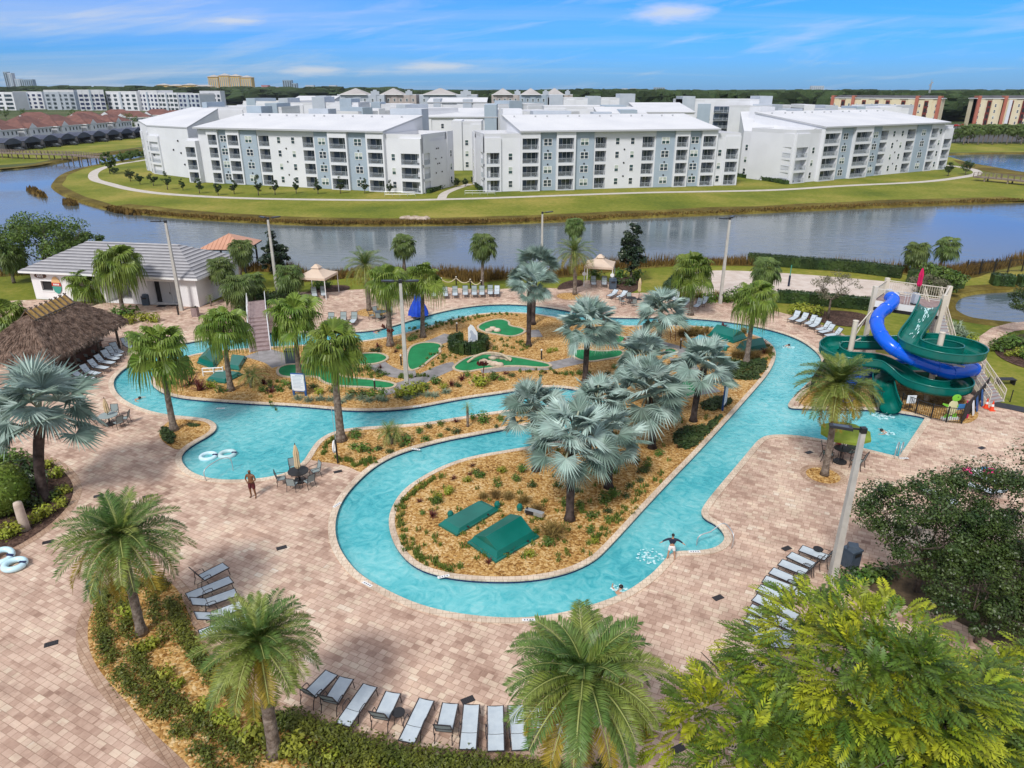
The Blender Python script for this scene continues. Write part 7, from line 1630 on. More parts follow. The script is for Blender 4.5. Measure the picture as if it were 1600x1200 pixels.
lamp('concrete lamp post between the gazebo and the left cream canopy', 434, 462, 417, 343, [(-.7, .5), (.7, .5)])
lamp('concrete lamp post with two wing heads in the mini golf', 636, 610, 628, 442, [(-1, -.15), (1, -.1)])
lamp('slim concrete lamp post behind the silver palms at the lake', 846, 428, 846, 334, [(.9, .3)])
lamp('concrete lamp post at the corner of the sand court', 1125, 474, 1133, 343, [(-.9, -.4), (.5, .8)])
lamp('nearest concrete lamp post, beside the blue grey bin', 1302, 912, 1343, 676, [(-1, .25)], base=Vector((15.35, 27.9, 0)))
# rules boards
def board(label, u, v, h, w, rot, lines=9):
    b = G(u, v); t = thing('rules_board', label, 'sign', b, R(rot), 'rules boards'); m = MB(); m.box(-w/2, w/2, -.05, .05, .35, h); m.build('board', 'signblue', t)
    for s in (-1, 1): m = MB(); m.box(s*w*.42-.07, s*w*.42+.07, -.07, .07, 0, .5); m.build('post', 'signblue', t)
    m = MB(); m.box(-w/2+.03, w/2-.08, -.07, -.052, .42, h-.06); f = m.build('sign_face', 'signwhite', t); m = MB(); rr = random.Random(3)
    for k in range(lines): z = h-.25-k*(h-.8)/lines; m.box(-w/2+.14, w/2-.2-rr.random()*.25, -.078, -.072, z, z+.035)
    m.box(-.2, .3, -.078, -.072, h-.17, h-.11); m.build('text_line', 'signgrey', f)
board('white rules board in blue frame standing at the channel edge', 469, 618, 1.85, 1.15, -8)
board('blue framed white rules sign seen edge on beside a silver palm', 1131, 638, 2.0, 1.15, 62)
# horse cut-out sign inside the hedge ring
b = G(738, 548); t = thing('horse_sign', 'white painted rearing horse board inside the hedge ring', 'sign', b, R(8)); m = MB(); P = [(-.35, .3), (.5, .3), (.5, 1.7), (.15, 2.35), (-.1, 2.5), (-.35, 2.2)]
m.poly([(x, -.03, z) for x, z in P]); m.poly([(x, .03, z) for x, z in P][::-1])
for i in range(6): A_, B_ = P[i], P[(i+1) % 6]; m.quad((B_[0], -.03, B_[1]), (A_[0], -.03, A_[1]), (A_[0], .03, A_[1]), (B_[0], .03, B_[1]))
m.build('board', 'signwhite', t); m = MB(); H_ = [(-.05, .5), (.05, .55), (.08, 1.0), (.25, 1.05), (.3, .55), (.4, .55), (.42, 1.2), (.38, 1.5), (.2, 1.6), (.05, 1.9), (-.1, 2.0), (-.22, 1.8), (-.1, 1.65), (-.12, 1.35), (-.25, 1.15), (-.2, 1.05), (-.02, 1.2)]
tri = geometry.tessellate_polygon([[Vector((x, z, 0)) for x, z in H_]])
for k in tri: m.tri(*[(H_[q][0], -.036, H_[q][1]) for q in k])
m.build('horse_shape', 'signgrey', t)
for s in (-.3, .4): m = MB(); m.box(s-.04, s+.04, -.02, .05, 0, .4); m.build('post', 'dark', t)
# green equipment covers
def cover(label, uv, kind, h=.5, group='green equipment covers'):
    P = [G(u, v) for u, v in uv]; o = (P[0]+P[2])/2; t = thing('equipment_cover', label, 'equipment cover', o, 0, group); q = [p-o for p in P]
    m = MB(); n = 4; low = .14
    sc = lambda p, k, z: Vector((p.x*k, p.y*k, z))
    for i in range(4):
        a, b = q[i], q[(i+1) % 4]; m.quad(sc(a, 1, 0), sc(b, 1, 0), sc(b, 1, low), sc(a, 1, low)); m.quad(sc(a, 1, low), sc(b, 1, low), sc(b, .93, low+.02), sc(a, .93, low+.02))
    m.build('rim', 'cover', t); m = MB()
    L1, L2 = (q[1]-q[0]).length, (q[2]-q[1]).length
    if L1 < L2: q = q[1:]+q[:1]
    if kind == 'flat':
        s = [sc(p, .93, low+.02) for p in q]; u_ = [sc(p, .80, low+h*.35) for p in q]
        for i in range(4): j = (i+1) % 4; m.quad(s[i], s[j], u_[j], u_[i])
        m.quad(*u_)
    else:
        s = [sc(p, .92, low+.02) for p in q]; e0, e1 = (q[0]+q[3])/2, (q[1]+q[2])/2; up = Vector((0, 0, low+h))
        sh = [sc(p, .80, low+h*.45) for p in q]
        r0 = e0*.80+up; r1 = e1*.80+up
        for i in range(4): j = (i+1) % 4; m.quad(s[i], s[j], sh[j], sh[i])
        m.quad(sh[0], sh[1], r1, r0); m.quad(sh[2], sh[3], r0, r1); m.tri(sh[3], sh[0], r0); m.tri(sh[1], sh[2], r1)
    lid = m.build('lid', 'covermat' if kind == 'teal' else 'cover', t)
    # lid seams and hinges
    g = MB(); e0, e1 = (q[0]+q[1])/2*.86, (q[2]+q[3])/2*.86
    for f in (.25, .75): a = q[0].lerp(q[1], f)*.95; g.bar(Vector((a.x, a.y, low)), Vector((a.x, a.y, low+.1)), .12, .05)
    g.build('latch', 'dark', t); return t
cover('low flat green cover on the front mulch island', [(685,822),(714,839),(780,799),(752,785)], 'flat', .5)
cover('gabled green cover nearest the front of the mulch island', [(730,850),(775,881),(843,841),(800,807)], 'gable', .75)
cover('long gabled green cover at the river bend by the red dracaena', [(1104,525),(1146,537),(1168,529),(1125,516)], 'gable', .85)
cover('faded teal flat cover behind the silver palm at the bend', [(1079,531),(1125,550),(1140,543),(1098,527)], 'teal', .35)
cover('gabled green cover at the foot of the slender ribbon palm', [(1160,553),(1200,546),(1188,537),(1150,544)], 'gable', .8)
cover('green cover with raised lid at the left of the golf island', [(308,568),(335,578),(349,558),(326,549)], 'gable', .8)
cover('slanted flat green cover beside the white pipes', [(358,577),(374,580),(386,560),(362,557)], 'flat', .6)
cover('long flat green cover nearest the lagoon channel', [(322,596),(352,600),(380,586),(340,582)], 'flat', .6)
# white pipes with rocks by the left covers
m = MB(); p = G(318, 588)
for s in (0, .9): m.tube([(s, 0, 0), (s, 0, .7)], .05, 6)
m.tube([(0, 0, .7), (1.6, .2, .7)], .05, 6); m.tube([(0, 0, .4), (1.6, .2, .4)], .05, 6); m.tube([(1.6, .2, 0), (1.6, .2, .8)], .05, 6)
tag(m.build('pipe_rack', 'trimwhite', loc=p), 'white pipe rack between the left green covers', 'pipes')
for k, (u, v) in enumerate(((704,808),(777,793),(812,797),(1133,548))):
    m = MB(); m.lathe([(.16, 0), (.18, .25), (.12, .38), (.0, .42)], 12); tag(m.build('valve_cap', 'cover', loc=G(u, v)), f'{ordn(k)} small green valve cap from the left beside the covers', 'valve cap', 'green valve caps')
p = G(835, 808); t = thing('spotlight', 'grey floodlight box on the front mulch island', 'floodlight', p, R(-28)); m = MB(); m.box(-.55, .55, -.14, .14, .18, .42); m.build('housing', 'mast', t); m = MB(); m.box(-.5, .0, -.16, -.14, .2, .4); m.build('lens', 'dark', t); m = MB(); m.box(-.5, -.42, -.05, .05, 0, .5); m.build('stake', 'dark', t)
# golf rocks and bollard lights
def rocks(lab, pts, g):
    for k, (u, v, r) in enumerate(pts): m = MB(); m.blob((0, 0, r*.35), r, r*.75, r*.55, 0, 9, 6, .15, k); tag(m.build('boulder', 'rock', None, True, G(u, v, .03)), f'{ordn(k)} pale boulder from the left {lab}', 'boulder', g)
rocks('on the lobed rear green', [(764,518,.38),(770,516,.42),(777,518,.38)], 'boulders on the lobed green')
rocks('on the long arched green', [(756,567,.4),(764,570,.45),(772,571,.42),(780,572,.4),(770,561,.4),(778,560,.4),(786,561,.4),(794,563,.35)], 'boulders on the arched green')
b = G(752, 566); m = MB(); m.tube(catmull([(-1.2, -.3, .1), (-.4, .1, .55), (.6, .35, .75), (1.8, .3, .6), (2.6, 0, .15)], 5), .11, 8); tag(m.build('golf_arch', 'curbbrick', loc=b), 'curved pale brick arch over the long arched green', 'arch')
for k, (u, v) in enumerate(sorted([(627,571),(714,519),(586,610),(846,562),(1063,545)])):
    t = thing('bollard_light', f'{ordn(k)} short dark bollard light from the left in the mini golf', 'bollard light', G(u, v), 0, 'bollard lights of the mini golf'); m = MB(); m.tube([(0, 0, 0), (0, 0, .85)], .07, 8); m.build('post', 'bird', t); m = MB(); m.lathe([(.07, .85), (.09, .9), (.08, .98), (.0, 1.02)], 10); m.build('cap', 'lampglow', t)
for k, (u, v, n) in enumerate([(586,608,0)]): pass
for k, (u, v) in enumerate(sorted([(604,538),(612,545),(985,560),(978,562),(990,562),(945,528),(752,600),(757,600),(1048,532),(1055,533)])):
    m = MB(); b0 = random.Random(k); m.tube([(0, 0, 0), (b0.uniform(-.2, .2), .1, 1.0), (b0.uniform(-.4, .4), .2, 2.0)], [.03, .025, .012], 5)
    for j in range(7): a = j*.9; m.quad((0, 0, 1.6), (.25*math.cos(a), .25*math.sin(a), 1.85+.05*j), (.4*math.cos(a), .4*math.sin(a), 1.8), (.2*math.cos(a+.3), .2*math.sin(a+.3), 1.6))
    tag(m.build('bare_sapling', 'shrubred', loc=G(u, v)), f'{ordn(k)} thin bare stemmed sapling from the left on the golf island', 'sapling', 'thin saplings on the golf island')
t = thing('utility_box', 'dark green utility box behind the tall ribbon palm', 'utility box', G(457, 566)); m = MB(); m.box(-.5, .5, -.35, .35, 0, 1.1); m.build('cabinet', 'bin', t); m = MB(); m.box(-.55, .55, -.4, .4, 1.1, 1.18); m.build('lid', 'dark', t)
# rope fence on the lake lawn
for k, (u, v) in enumerate([(690,447),(713,445),(735,449),(752,451)]):
    t = thing('rope_post', f'{ordn(k)} dark rope fence post from the left at the lake lawn', 'post', G(u, v), 0, 'rope fence posts'); m = MB(); m.tube([(0, 0, 0), (0, 0, .95)], .08, 8); m.build('post', 'bird', t); m = MB(); m.lathe([(.09, .95), (.09, 1.02), (0, 1.06)], 8); m.build('cap', 'lampglow', t)
for k, ((a, b_), (c_, d_)) in enumerate(zip([(690,447),(713,445),(735,449)], [(713,445),(735,449),(752,451)])):
    A_, B_ = G(a, b_), G(c_, d_); q = [A_.lerp(B_, i/8)+Vector((0, 0, .85-.45*math.sin(math.pi*i/8)))-A_ for i in range(9)]; m = MB(); m.tube(q, .05, 6); tag(m.build('rope', 'rope', loc=A_), f'{ordn(k)} sagging pale rope from the left between fence posts', 'rope', 'fence ropes')
# bins, cones, tubes, bollards, plant pots
def bin_(label, u, v, h=1.15, w=.3, rot=0):
    t = thing('litter_bin', label, 'bin', G(u, v), R(rot), 'litter bins'); m = MB(); m.box(-w, w, -w, w, 0, h*.78); m.build('body', 'bin', t); m = MB(); m.box(-w-.03, w+.03, -w-.03, w+.03, h*.78, h*.84); m.lathe([(w*1.2, h*.84), (w*1.0, h), (.0, h+.05)], 4, m=0); m.build('lid', 'bin', t); m = MB(); m.box(-w*.6, w*.6, -w-.05, -w-.03, h*.6, h*.74); m.build('flap', 'dark', t)
bin_('blue grey litter bin beside the nearest lamp post', 1327, 884, 1.25, .32, 25)
bin_('dark litter bin beside the pool house door', 230, 476, 1.2, .36); bin_('black litter bin beside the right cream canopy', 957, 451, 1.3, .4); bin_('dark bin half hidden by the foreground date palm', 152, 932, 1.0, .25, 20)
for k, (u, v) in enumerate([(1540,637),(1549,641)]):
    t = thing('traffic_cone', ('left' if k == 0 else 'right')+' orange traffic cone at the foot of the slide stairs', 'traffic cone', G(u, v), 0, 'traffic cones'); m = MB(); m.lathe([(.16, .04), (.03, .75), (0, .75)], 14); m.build('cone', 'cone', t); m = MB(); m.box(-.2, .2, -.2, .2, 0, .04); m.build('base', 'cone', t); m = MB(); m.lathe([(.108, .33), (.08, .5)], 14, cap=False); m.build('band', 'whitefab', t)
def ring(label, p, R_, r, m, tilt=(0, 0)):
    t = thing('float_tube', label, 'swim ring', p, 0, 'inflatable swim rings'); t.rotation_euler = (R(tilt[0]), R(tilt[1]), 0); b = MB(); b.tube([(R_*math.cos(a*math.pi/14), R_*math.sin(a*math.pi/14), r) for a in range(29)], r, 12, 0, False); b.build('ring', m, t, True)
    h = MB(); h.box(R_-.16, R_+.16, -.06, .06, 2*r-.015, 2*r+.03); h.build('handle', 'navy', t)
ring('pale blue swim ring lying at the left edge of the deck', G(24, 886, .006), .44, .155, 'inflat'); ring('pale blue swim ring at the left edge leaning on another', G(4, 872, .05), .44, .155, 'inflat', (12, 8))
ring('white swim ring floating right in the lagoon by the steps', G(356, 713, WATER_Z-.09), .46, .15, 'inflatw'); ring('pale swim ring floating left in the lagoon by the steps', G(326, 716, WATER_Z-.09), .46, .14, 'inflat')
p = G(40, 828); m = MB(); m.lathe([(.26, 0), (.24, .5), (.22, 1.6), (.2, 1.72), (0, 1.78)], 16); tag(m.build('coral_bollard', 'coral', None, True, p), 'pale stone bollard at the edge of the shrub bed', 'bollard')
for k, (u, v) in enumerate([(279,492),(308,494)]): m = MB(); m.tube([(0, 0, 0), (0, 0, 1.1)], .1, 8); tag(m.build('bird_post', 'bird', loc=G(u, v)), ('left' if k == 0 else 'right')+' short dark timber post beside the pool house lamp', 'post', 'short timber posts')
t = thing('plant_pot', 'tall square pot near the pool house corner', 'plant pot', G(306, 494)); m = MB(); m.box(-.3, .3, -.3, .3, 0, .95); m.build('pot', 'step', t); m = MB(); m.box(-.26, .26, -.26, .26, .95, .97); m.build('soil', 'soil', t)
p = G(528, 724); t = thing('life_ring_post', 'black post with white life ring in the peninsula bed', 'life ring post', p); m = MB(); m.tube([(0, 0, 0), (0, 0, 1.7)], .06, 8); m.build('post', 'dark', t); m = MB(); m.tube([(-.12, .30*math.cos(a*.4), 1.2+.38*math.sin(a*.4)) for a in range(17)], .06, 8); m.build('life_ring', 'whitefab', t, True); m = MB(); m.tube([(0, 0, 1.7), (-.05, 0, 4.0)], .018, 5); m.build('rescue_pole', 'mast', t)
# handrails and entry steps
def handrail(label, pts, g='steel pool handrails'):
    o = Vector(pts[0]); o.z = 0; m = MB(); m.tube(catmull([Vector(p)-o for p in pts], 4), .03, 8); tag(m.build('pool_handrail', 'mast', None, True, o), label, 'handrail', g)
a, b = G(323, 752), G(350, 735); c = G(363, 732); handrail('steel handrail at the lagoon beach entry', [(a.x, a.y, 0), (a.x, a.y, .8), (b.x, b.y, .85), (c.x, c.y, .6), (c.x, c.y, -.6)])
a, b, c = G(1143, 857), G(1128, 840), G(1090, 848); handrail('steel handrail on the round steps near the jumping child', [(a.x, a.y, 0), (a.x, a.y, .85), (b.x, b.y, .9), ((b.x+c.x)/2, (b.y+c.y)/2, .55), (c.x, c.y, .35), (c.x, c.y, -.6)])
for k, du in enumerate((0, 7)): a, b = G(1397+du, 717), G(1402+du, 707); handrail(('left' if k == 0 else 'right')+' curved ladder rail at the slide pool corner', [(a.x, a.y, 0), (a.x, a.y, .8), ((a.x+b.x)/2, (a.y+b.y)/2, .95), (b.x, b.y, .6), (b.x, b.y, -.5)], 'slide pool ladder rails')
c0 = G(1124, 846)
for k in range(4):
    r_ = 1.1+.55*k; P = [(c0.x+r_*math.cos(R(x)), c0.y+r_*math.sin(R(x))) for x in range(70, 275, 12)]; m = MB(); m.prism(P+[(c0.x, c0.y)], -1.14, -.2-.2*k, 0); struct(m.build('pool_step', 'whitetile'))
    m = MB(); m.tube([(q[0], q[1], -.19-.2*k) for q in P], .03, 5); struct(m.build('step_edge', 'navy'))
c0 = G(345, 752)
for k in range(4):
    r_ = 1.6+.8*k; P = [(c0.x+1.3*r_*math.cos(R(x)), c0.y+r_*math.sin(R(x))) for x in range(0, 181, 12)]; m = MB(); m.prism(P, -1.14, -.19-.15*k, 0); struct(m.build('pool_step', 'whitetile'))
P = [G(295, 734), G(300, 715), G(318, 700), G(350, 679)]; m = MB(); m.tube([(p.x, p.y, -.5) for p in catmull(P, 5)], .05, 5); struct(m.build('step_edge', 'navy'))
# towels and bags by the oaks
for k, (u, v, mm, s) in enumerate([(1510,746,'pinkfab',.35),(1524,748,'whitefab',.45),(1535,744,'bluefab',.4),(1545,749,'pinkfab',.5),(1552,752,'magenta',.35)]):
    m = MB(); m.blob((0, 0, .5), s, s*.8, s*.35, 0, 9, 5, .3, k); tag(m.build('towel', mm, None, True, G(u, v)), f'{["small pink towel left of the pile","white towel in the pile","blue towel in the pile","large pink towel in the pile","dark pink bag at the right of the pile"][k]} on the loungers by the oaks', 'towel')
# fences at the right
for k in range(6):
    u = 1508+k*22; b = G(u, 430-k*1.5); 
    t = thing('fence_panel', f'{ordn(k)} black picket fence panel from the left beyond the small pond', 'fence', b, 0, 'black fence panels by the small pond'); m = MB(); m.box(-.05, .05, -.05, .05, 0, 2.0); m.build('post', 'dark', t); m = MB()
    for i in range(14): m.box(.12+i*.14, .145+i*.14, -.01, .01, .1, 1.8)
    m.box(0, 2.05, -.02, .02, .25, .3); m.box(0, 2.05, -.02, .02, 1.6, 1.65); m.build('pickets', 'dark', t)
for k, (u, v) in enumerate([(1232,447)]):
    t = thing('net_post', 'volleyball net post with dark padding in the sand court', 'net post', G(u, v)); m = MB(); m.tube([(0, 0, 0), (0, 0, 2.6)], .05, 8); m.build('post', 'signteal', t); m = MB(); m.tube([(0, 0, 0), (0, 0, 1.3)], .12, 10); m.build('pad', 'navyfab', t)
# footbridge at the back left
A_, B_ = G(407, 549), G(402, 468); d = (B_-A_); Lb = d.length; t = thing('footbridge', 'arched footbridge with mauve steps over the rear channel', 'bridge', A_, math.atan2(d.y, d.x)); m = MB(); wd = .9; n = 9; st = Lb*.42/n; zt = 1.25
for i in range(n): m.box(i*st, Lb*.44, -wd, wd, zt*i/n, zt*(i+1)/n, 0)
m.build('steps', 'step', t); m = MB()
m.quad((Lb*.42, -wd, zt+.01), (Lb*.70, -wd, zt+.01), (Lb*.70, wd, zt+.01), (Lb*.42, wd, zt+.01)); m.quad((Lb*.70, -wd, zt+.01), (Lb, -wd, .02), (Lb, wd, .02), (Lb*.70, wd, zt+.01)); m.quad((Lb*.42, -wd, zt-.3), (Lb*.42, wd, zt-.3), (Lb*.7, wd, zt-.3), (Lb*.7, -wd, zt-.3)); m.build('deck', 'step', t)
for s in (-1, 1):
    m = MB(); P = [(0, s*wd, .95), (Lb*.43, s*wd, zt+.95), (Lb*.7, s*wd, zt+.95), (Lb, s*wd, .95)]; m.tube(P, .035, 6); m.tube([(x, y, z-.45) for x, y, z in P], .03, 6)
    m.build('handrail', 'trimwhite', t)
    for i in range(9):
        f = i/8; x = f*Lb; z0 = zt*min(1, f/.43) if f < .7 else zt*(1-(f-.7)/.3); m = MB(); m.box(x-.04, x+.04, s*wd-.04, s*wd+.04, 0, z0+.95); m.build('post', 'trimwhite' if s > 0 or f < .5 else 'dark', t)
# ------------------------------------------------------------------ people
def body(name, label, p, rot, joints, edges, mats, cloth=(), scale=1.0):
    """one continuous skin grown over a joint skeleton; cloth: list of (name, material, joint chain, extra radius)"""
    t = thing(name, label, 'person', p, rot); t.scale = (scale,)*3
    def grow(js, es, root, nm, m, par, sub=2):
        idx = {k: i for i, k in enumerate(js)}; me = bpy.data.meshes.new(nm); me.from_pydata([js[k][0] for k in js], [(idx[a], idx[b]) for a, b in es], []); o = link(me, nm)
        sk = o.modifiers.new('s', 'SKIN'); me.skin_vertices
        for k, i in idx.items(): r = js[k][1]; me.skin_vertices[0].data[i].radius = r if isinstance(r, tuple) else (r, r)
        for k, i in idx.items(): me.skin_vertices[0].data[i].use_root = (k == root)
        ss = o.modifiers.new('u', 'SUBSURF'); ss.levels = sub; ss.render_levels = sub
        me2 = bpy.data.meshes.new_from_object(o.evaluated_get(bpy.context.evaluated_depsgraph_get())); bpy.data.objects.remove(o)
        me2.materials.clear(); me2.materials.append(M[m]); 
        for f in me2.polygons: f.use_smooth = True
        return link(me2, nm, par)
    grow(joints, edges, 'pelvis', 'body', mats, t)
    for (nm, m, js, es, rt) in cloth: grow(js, es, rt, nm, m, t)
    return t
def skeleton(lh, rh, le, re, lk, rk, lf, rf, hd=(0, 0, 1.66), girth=1.0):
    g = girth; J = {'pelvis': ((0, 0, .93), (.135*g, .11*g)), 'waist': ((0, 0, 1.10), (.125*g, .10*g)), 'chest': ((0, 0, 1.32), (.155*g, .115*g)), 'neckb': ((0, 0, 1.47), .065), 'neck': ((hd[0]*.6, hd[1]*.6, 1.53), .052), 'head': (hd, (.078, .095)), 'top': ((hd[0], hd[1], hd[2]+.09), (.062, .075))}
    E = [('pelvis', 'waist'), ('waist', 'chest'), ('chest', 'neckb'), ('neckb', 'neck'), ('neck', 'head'), ('head', 'top')]
    for s, h_, e_, k_, f_ in (('l', lh, le, lk, lf), ('r', rh, re, rk, rf)):
        sg = -1 if s == 'l' else 1
        J[s+'sh'] = ((sg*.185*g, 0, 1.42), .06); J[s+'el'] = (e_, .043); J[s+'wr'] = (h_, .03)
        hv = (Vector(h_)-Vector(e_)).normalized(); J[s+'hand'] = (tuple(Vector(h_)+hv*.08), (.038, .022)); E += [('chest', s+'sh'), (s+'sh', s+'el'), (s+'el', s+'wr'), (s+'wr', s+'hand')]
        sd_ = hv.orthogonal().normalized()
        for q in range(4): J[f'{s}f{q}'] = (tuple(Vector(h_)+hv*(.165-.012*abs(q-1.3))+sd_*(q-1.5)*.021), .0085); E.append((s+'hand', f'{s}f{q}'))
        J[s+'th'] = (tuple(Vector(h_)+hv*.08+sd_*-.06), .010); E.append((s+'wr', s+'th'))
        J[s+'hip'] = ((sg*.095, 0, .86), .098*g); J[s+'kn'] = (k_, .062); J[s+'an'] = (f_, .042); J[s+'toe'] = ((f_[0]+sg*.03, f_[1]-.15, .025), (.04, .028)); E += [('pelvis', s+'hip'), (s+'hip', s+'kn'), (s+'kn', s+'an'), (s+'an', s+'toe')]
    return J, E
# face pieces shared by the standing figures
def face(t, hd, hm='hair', cap=True, tone=None):
    x, y, z = hd; m = MB(); 
    if cap: m.blob((x, y+.018, z+.055), .089, .104, .088, 0, 14, 9); m.build('hair', hm, t, True)
    e = MB()
    for s in (-1, 1): e.blob((x+s*.032, y-.088, z+.02), .011, .007, .008, 0, 8, 5)
    e.build('eye', 'dark', t); n = MB(); n.blob((x, y-.10, z-.01), .013, .02, .024, 0, 8, 5)
    for s in (-1, 1): n.blob((x+s*.082, y, z+.01), .012, .02, .032, 0, 8, 5)
    n.build('nose_and_ears', tone, t, True); q = MB(); q.blob((x, y-.085, z-.05), .026, .008, .006, 0, 8, 4); q.build('mouth', 'maroonfab', t)
def legs_cloth(J, knee=.75, ex=.03):
    js = {'pelvis': ((0, 0, .95), (.155, .135))}; es = []
    for s in 'lr':
        h, k = Vector(J[s+'hip'][0]), Vector(J[s+'kn'][0]); js[s+'h'] = (tuple(h), .118); js[s+'k'] = (tuple(h.lerp(k, knee)), .098); es += [('pelvis', s+'h'), (s+'h', s+'k')]
    js['top'] = ((0, 0, 1.04), (.145, .125)); es.append(('pelvis', 'top')); return js, es
# man standing, hands together in front
J, E = skeleton((-.06, -.25, 1.12), (.08, -.24, 1.10), (-.30, -.03, 1.14), (.30, -.02, 1.14), (-.12, -.02, .48), (.13, .0, .48), (-.13, .02, .07), (.16, .02, .07), (0, -.02, 1.64), 1.15)
p = G(396, 777, .006); js, es = legs_cloth(J, .85); js = {k: (v[0], v[1] if not isinstance(v[1], float) else v[1]) for k, v in js.items()}
t = body('person', 'bare chested man in dark red shorts standing at the lagoon edge', p, R(-12), J, E, 'skin_dark', [('shorts', 'maroonfab', js, es, 'pelvis')], 1.05); face(t, J['head'][0], 'skin_dark', False, 'skin_dark')
m = MB(); m.blob((0, -.075, 1.585), .055, .04, .04, 0, 10, 6); m.build('beard', 'hair', t, True)
# child leaping with arms spread, seen from behind
J, E = skeleton((-.62, .05, 1.20), (.62, .05, 1.20), (-.42, .02, 1.34), (.42, .02, 1.34), (-.17, .0, .50), (.16, -.02, .50), (-.22, .05, .09), (.20, .0, .07), (0, 0, 1.66), .95)
p = G(1048, 874, .02); js, es = legs_cloth(J, .7)
sh = {'chest': ((0, 0, 1.30), (.175, .135)), 'waist': ((0, 0, 1.02), (.15, .125)), 'nk': ((0, 0, 1.46), (.10, .08)), 'ls': ((-.19, 0, 1.43), .078), 'le': ((-.42, .02, 1.34), .06), 'lw': ((-.58, .045, 1.23), .045), 'rs': ((.19, 0, 1.43), .078), 're': ((.42, .02, 1.34), .06), 'rw': ((.58, .045, 1.23), .045)}
se = [('chest', 'waist'), ('chest', 'nk'), ('chest', 'ls'), ('ls', 'le'), ('le', 'lw'), ('chest', 'rs'), ('rs', 're'), ('re', 'rw')]
t = body('person', 'child in navy swim shirt and white shorts at the pool edge, arms out', p, R(172), J, E, 'skin', [('shorts', 'whitefab', js, es, 'pelvis'), ('swim_shirt', 'navyfab', sh, se, 'chest')], .86); face(t, J['head'][0], 'hair', True, 'skin')
# swimmers, upper body at the surface
def swimmer(label, u, v, rot, top=None, hair='hair', sc=1.0, arm=1):
    hz = -.92
    J = {'pelvis': ((0, .65, -.16), (.13, .11)), 'waist': ((0, .45, -.14), .12), 'chest': ((0, .22, -.06), (.15, .11)), 'neckb': ((0, .05, .0), .06), 'head': ((0, -.10, .10), (.085, .09)), 'top': ((0, -.13, .17), .07)}
    E = [('pelvis', 'waist'), ('waist', 'chest'), ('chest', 'neckb'), ('neckb', 'head'), ('head', 'top')]
    for s, g in (('l', -1), ('r', 1)):
        J[s+'sh'] = ((g*.19, .17, -.02), .06); J[s+'el'] = ((g*.42, .0, .0 if arm else -.1), .042); J[s+'wr'] = ((g*.5, -.26, -.02), .03); J[s+'ha'] = ((g*.5, -.36, -.03), (.036, .02)); E += [('chest', s+'sh'), (s+'sh', s+'el'), (s+'el', s+'wr'), (s+'wr', s+'ha')]
        for q in range(4): J[f'{s}f{q}'] = ((g*.5+(q-1.5)*.022, -.45+.01*abs(q-1.3), -.03), .0085); E.append((s+'ha', f'{s}f{q}'))
        J[s+'t'] = ((g*.5-g*.06, -.37, -.03), .01); E.append((s+'wr', s+'t'))
        J[s+'hip'] = ((g*.10, .75, -.2), .095); J[s+'kn'] = ((g*.14, 1.15, -.32), .06); J[s+'an'] = ((g*.15, 1.55, -.30), .042); J[s+'to'] = ((g*.16, 1.72, -.33), .03); E += [('pelvis', s+'hip'), (s+'hip', s+'kn'), (s+'kn', s+'an'), (s+'an', s+'to')]
    cl = []
    if top: cl = [('swimwear', top, {'pelvis': ((0, .66, -.16), (.145, .125)), 'waist': ((0, .45, -.13), .135), 'chest': ((0, .2, -.05), (.17, .13))}, [('pelvis', 'waist'), ('waist', 'chest')], 'pelvis')]
    t = body('person', label, G(u, v, WATER_Z), rot, J, E, 'skin', cl, sc); m = MB(); m.blob((0, -.09, .155), .105, .115, .10, 0, 12, 8); m.build('hair', hair, t, True)
    e = MB()
    for s in (-1, 1): e.blob((s*.034, -.195, .12), .011, .007, .008, 0, 8, 5)
    e.build('eye', 'dark', t); n = MB(); n.blob((0, -.205, .095), .013, .018, .02, 0, 8, 5); n.build('nose', 'skin', t); return t
swimmer('swimmer with dark hair at the front edge of the large loop', 969, 922, 2.6, None)
swimmer('swimmer in the slide pool beside the palm', 1379, 675, -2.0, 'navyfab')
swimmer('swimmer at the river bend before the left slide loop', 1231, 541, 1.3, 'navyfab')
swimmer('swimmer in the lagoon arm near the thatched bar', 217, 624, 1.5, 'bluefab')
swimmer('swimmer in pink drifting behind the silver palms', 902, 620, 1.2, 'pinkfab')
swimmer('swimmer in pale red in the rear channel left of the lamp post', 590, 519, 1.5, 'pinkfab')
# people at the lime umbrella
J, E = skeleton((-.28, -.1, .84), (.28, -.1, .84), (-.30, .02, 1.12), (.30, .02, 1.12), (-.10, -.02, .48), (.11, .0, .48), (-.10, .02, .07), (.12, .02, .07))
js, es = legs_cloth(J, .98); js2 = dict(js)
for s in 'lr': js2[s+'a'] = (J[s+'an'][0][:2]+(.14,), .07); es.append((s+'k', s+'a'))
sh = {'chest': ((0, 0, 1.30), (.175, .135)), 'waist': ((0, 0, 1.02), (.15, .125)), 'nk': ((0, 0, 1.46), (.10, .08)), 'ls': ((-.19, 0, 1.42), .078), 'le': ((-.29, .02, 1.15), .06), 'rs': ((.19, 0, 1.42), .078), 're': ((.29, .02, 1.15), .06)}
se = [('chest', 'waist'), ('chest', 'nk'), ('chest', 'ls'), ('ls', 'le'), ('chest', 'rs'), ('rs', 're')]
t = body('person', 'person in dark trousers standing under the lime umbrella', G(1327, 703, .006), R(160), J, E, 'skin_dark', [('trousers', 'navyfab', js2, es, 'pelvis'), ('shirt', 'navyfab', sh, se, 'chest')]); face(t, J['head'][0], 'hair', True, 'skin_dark')
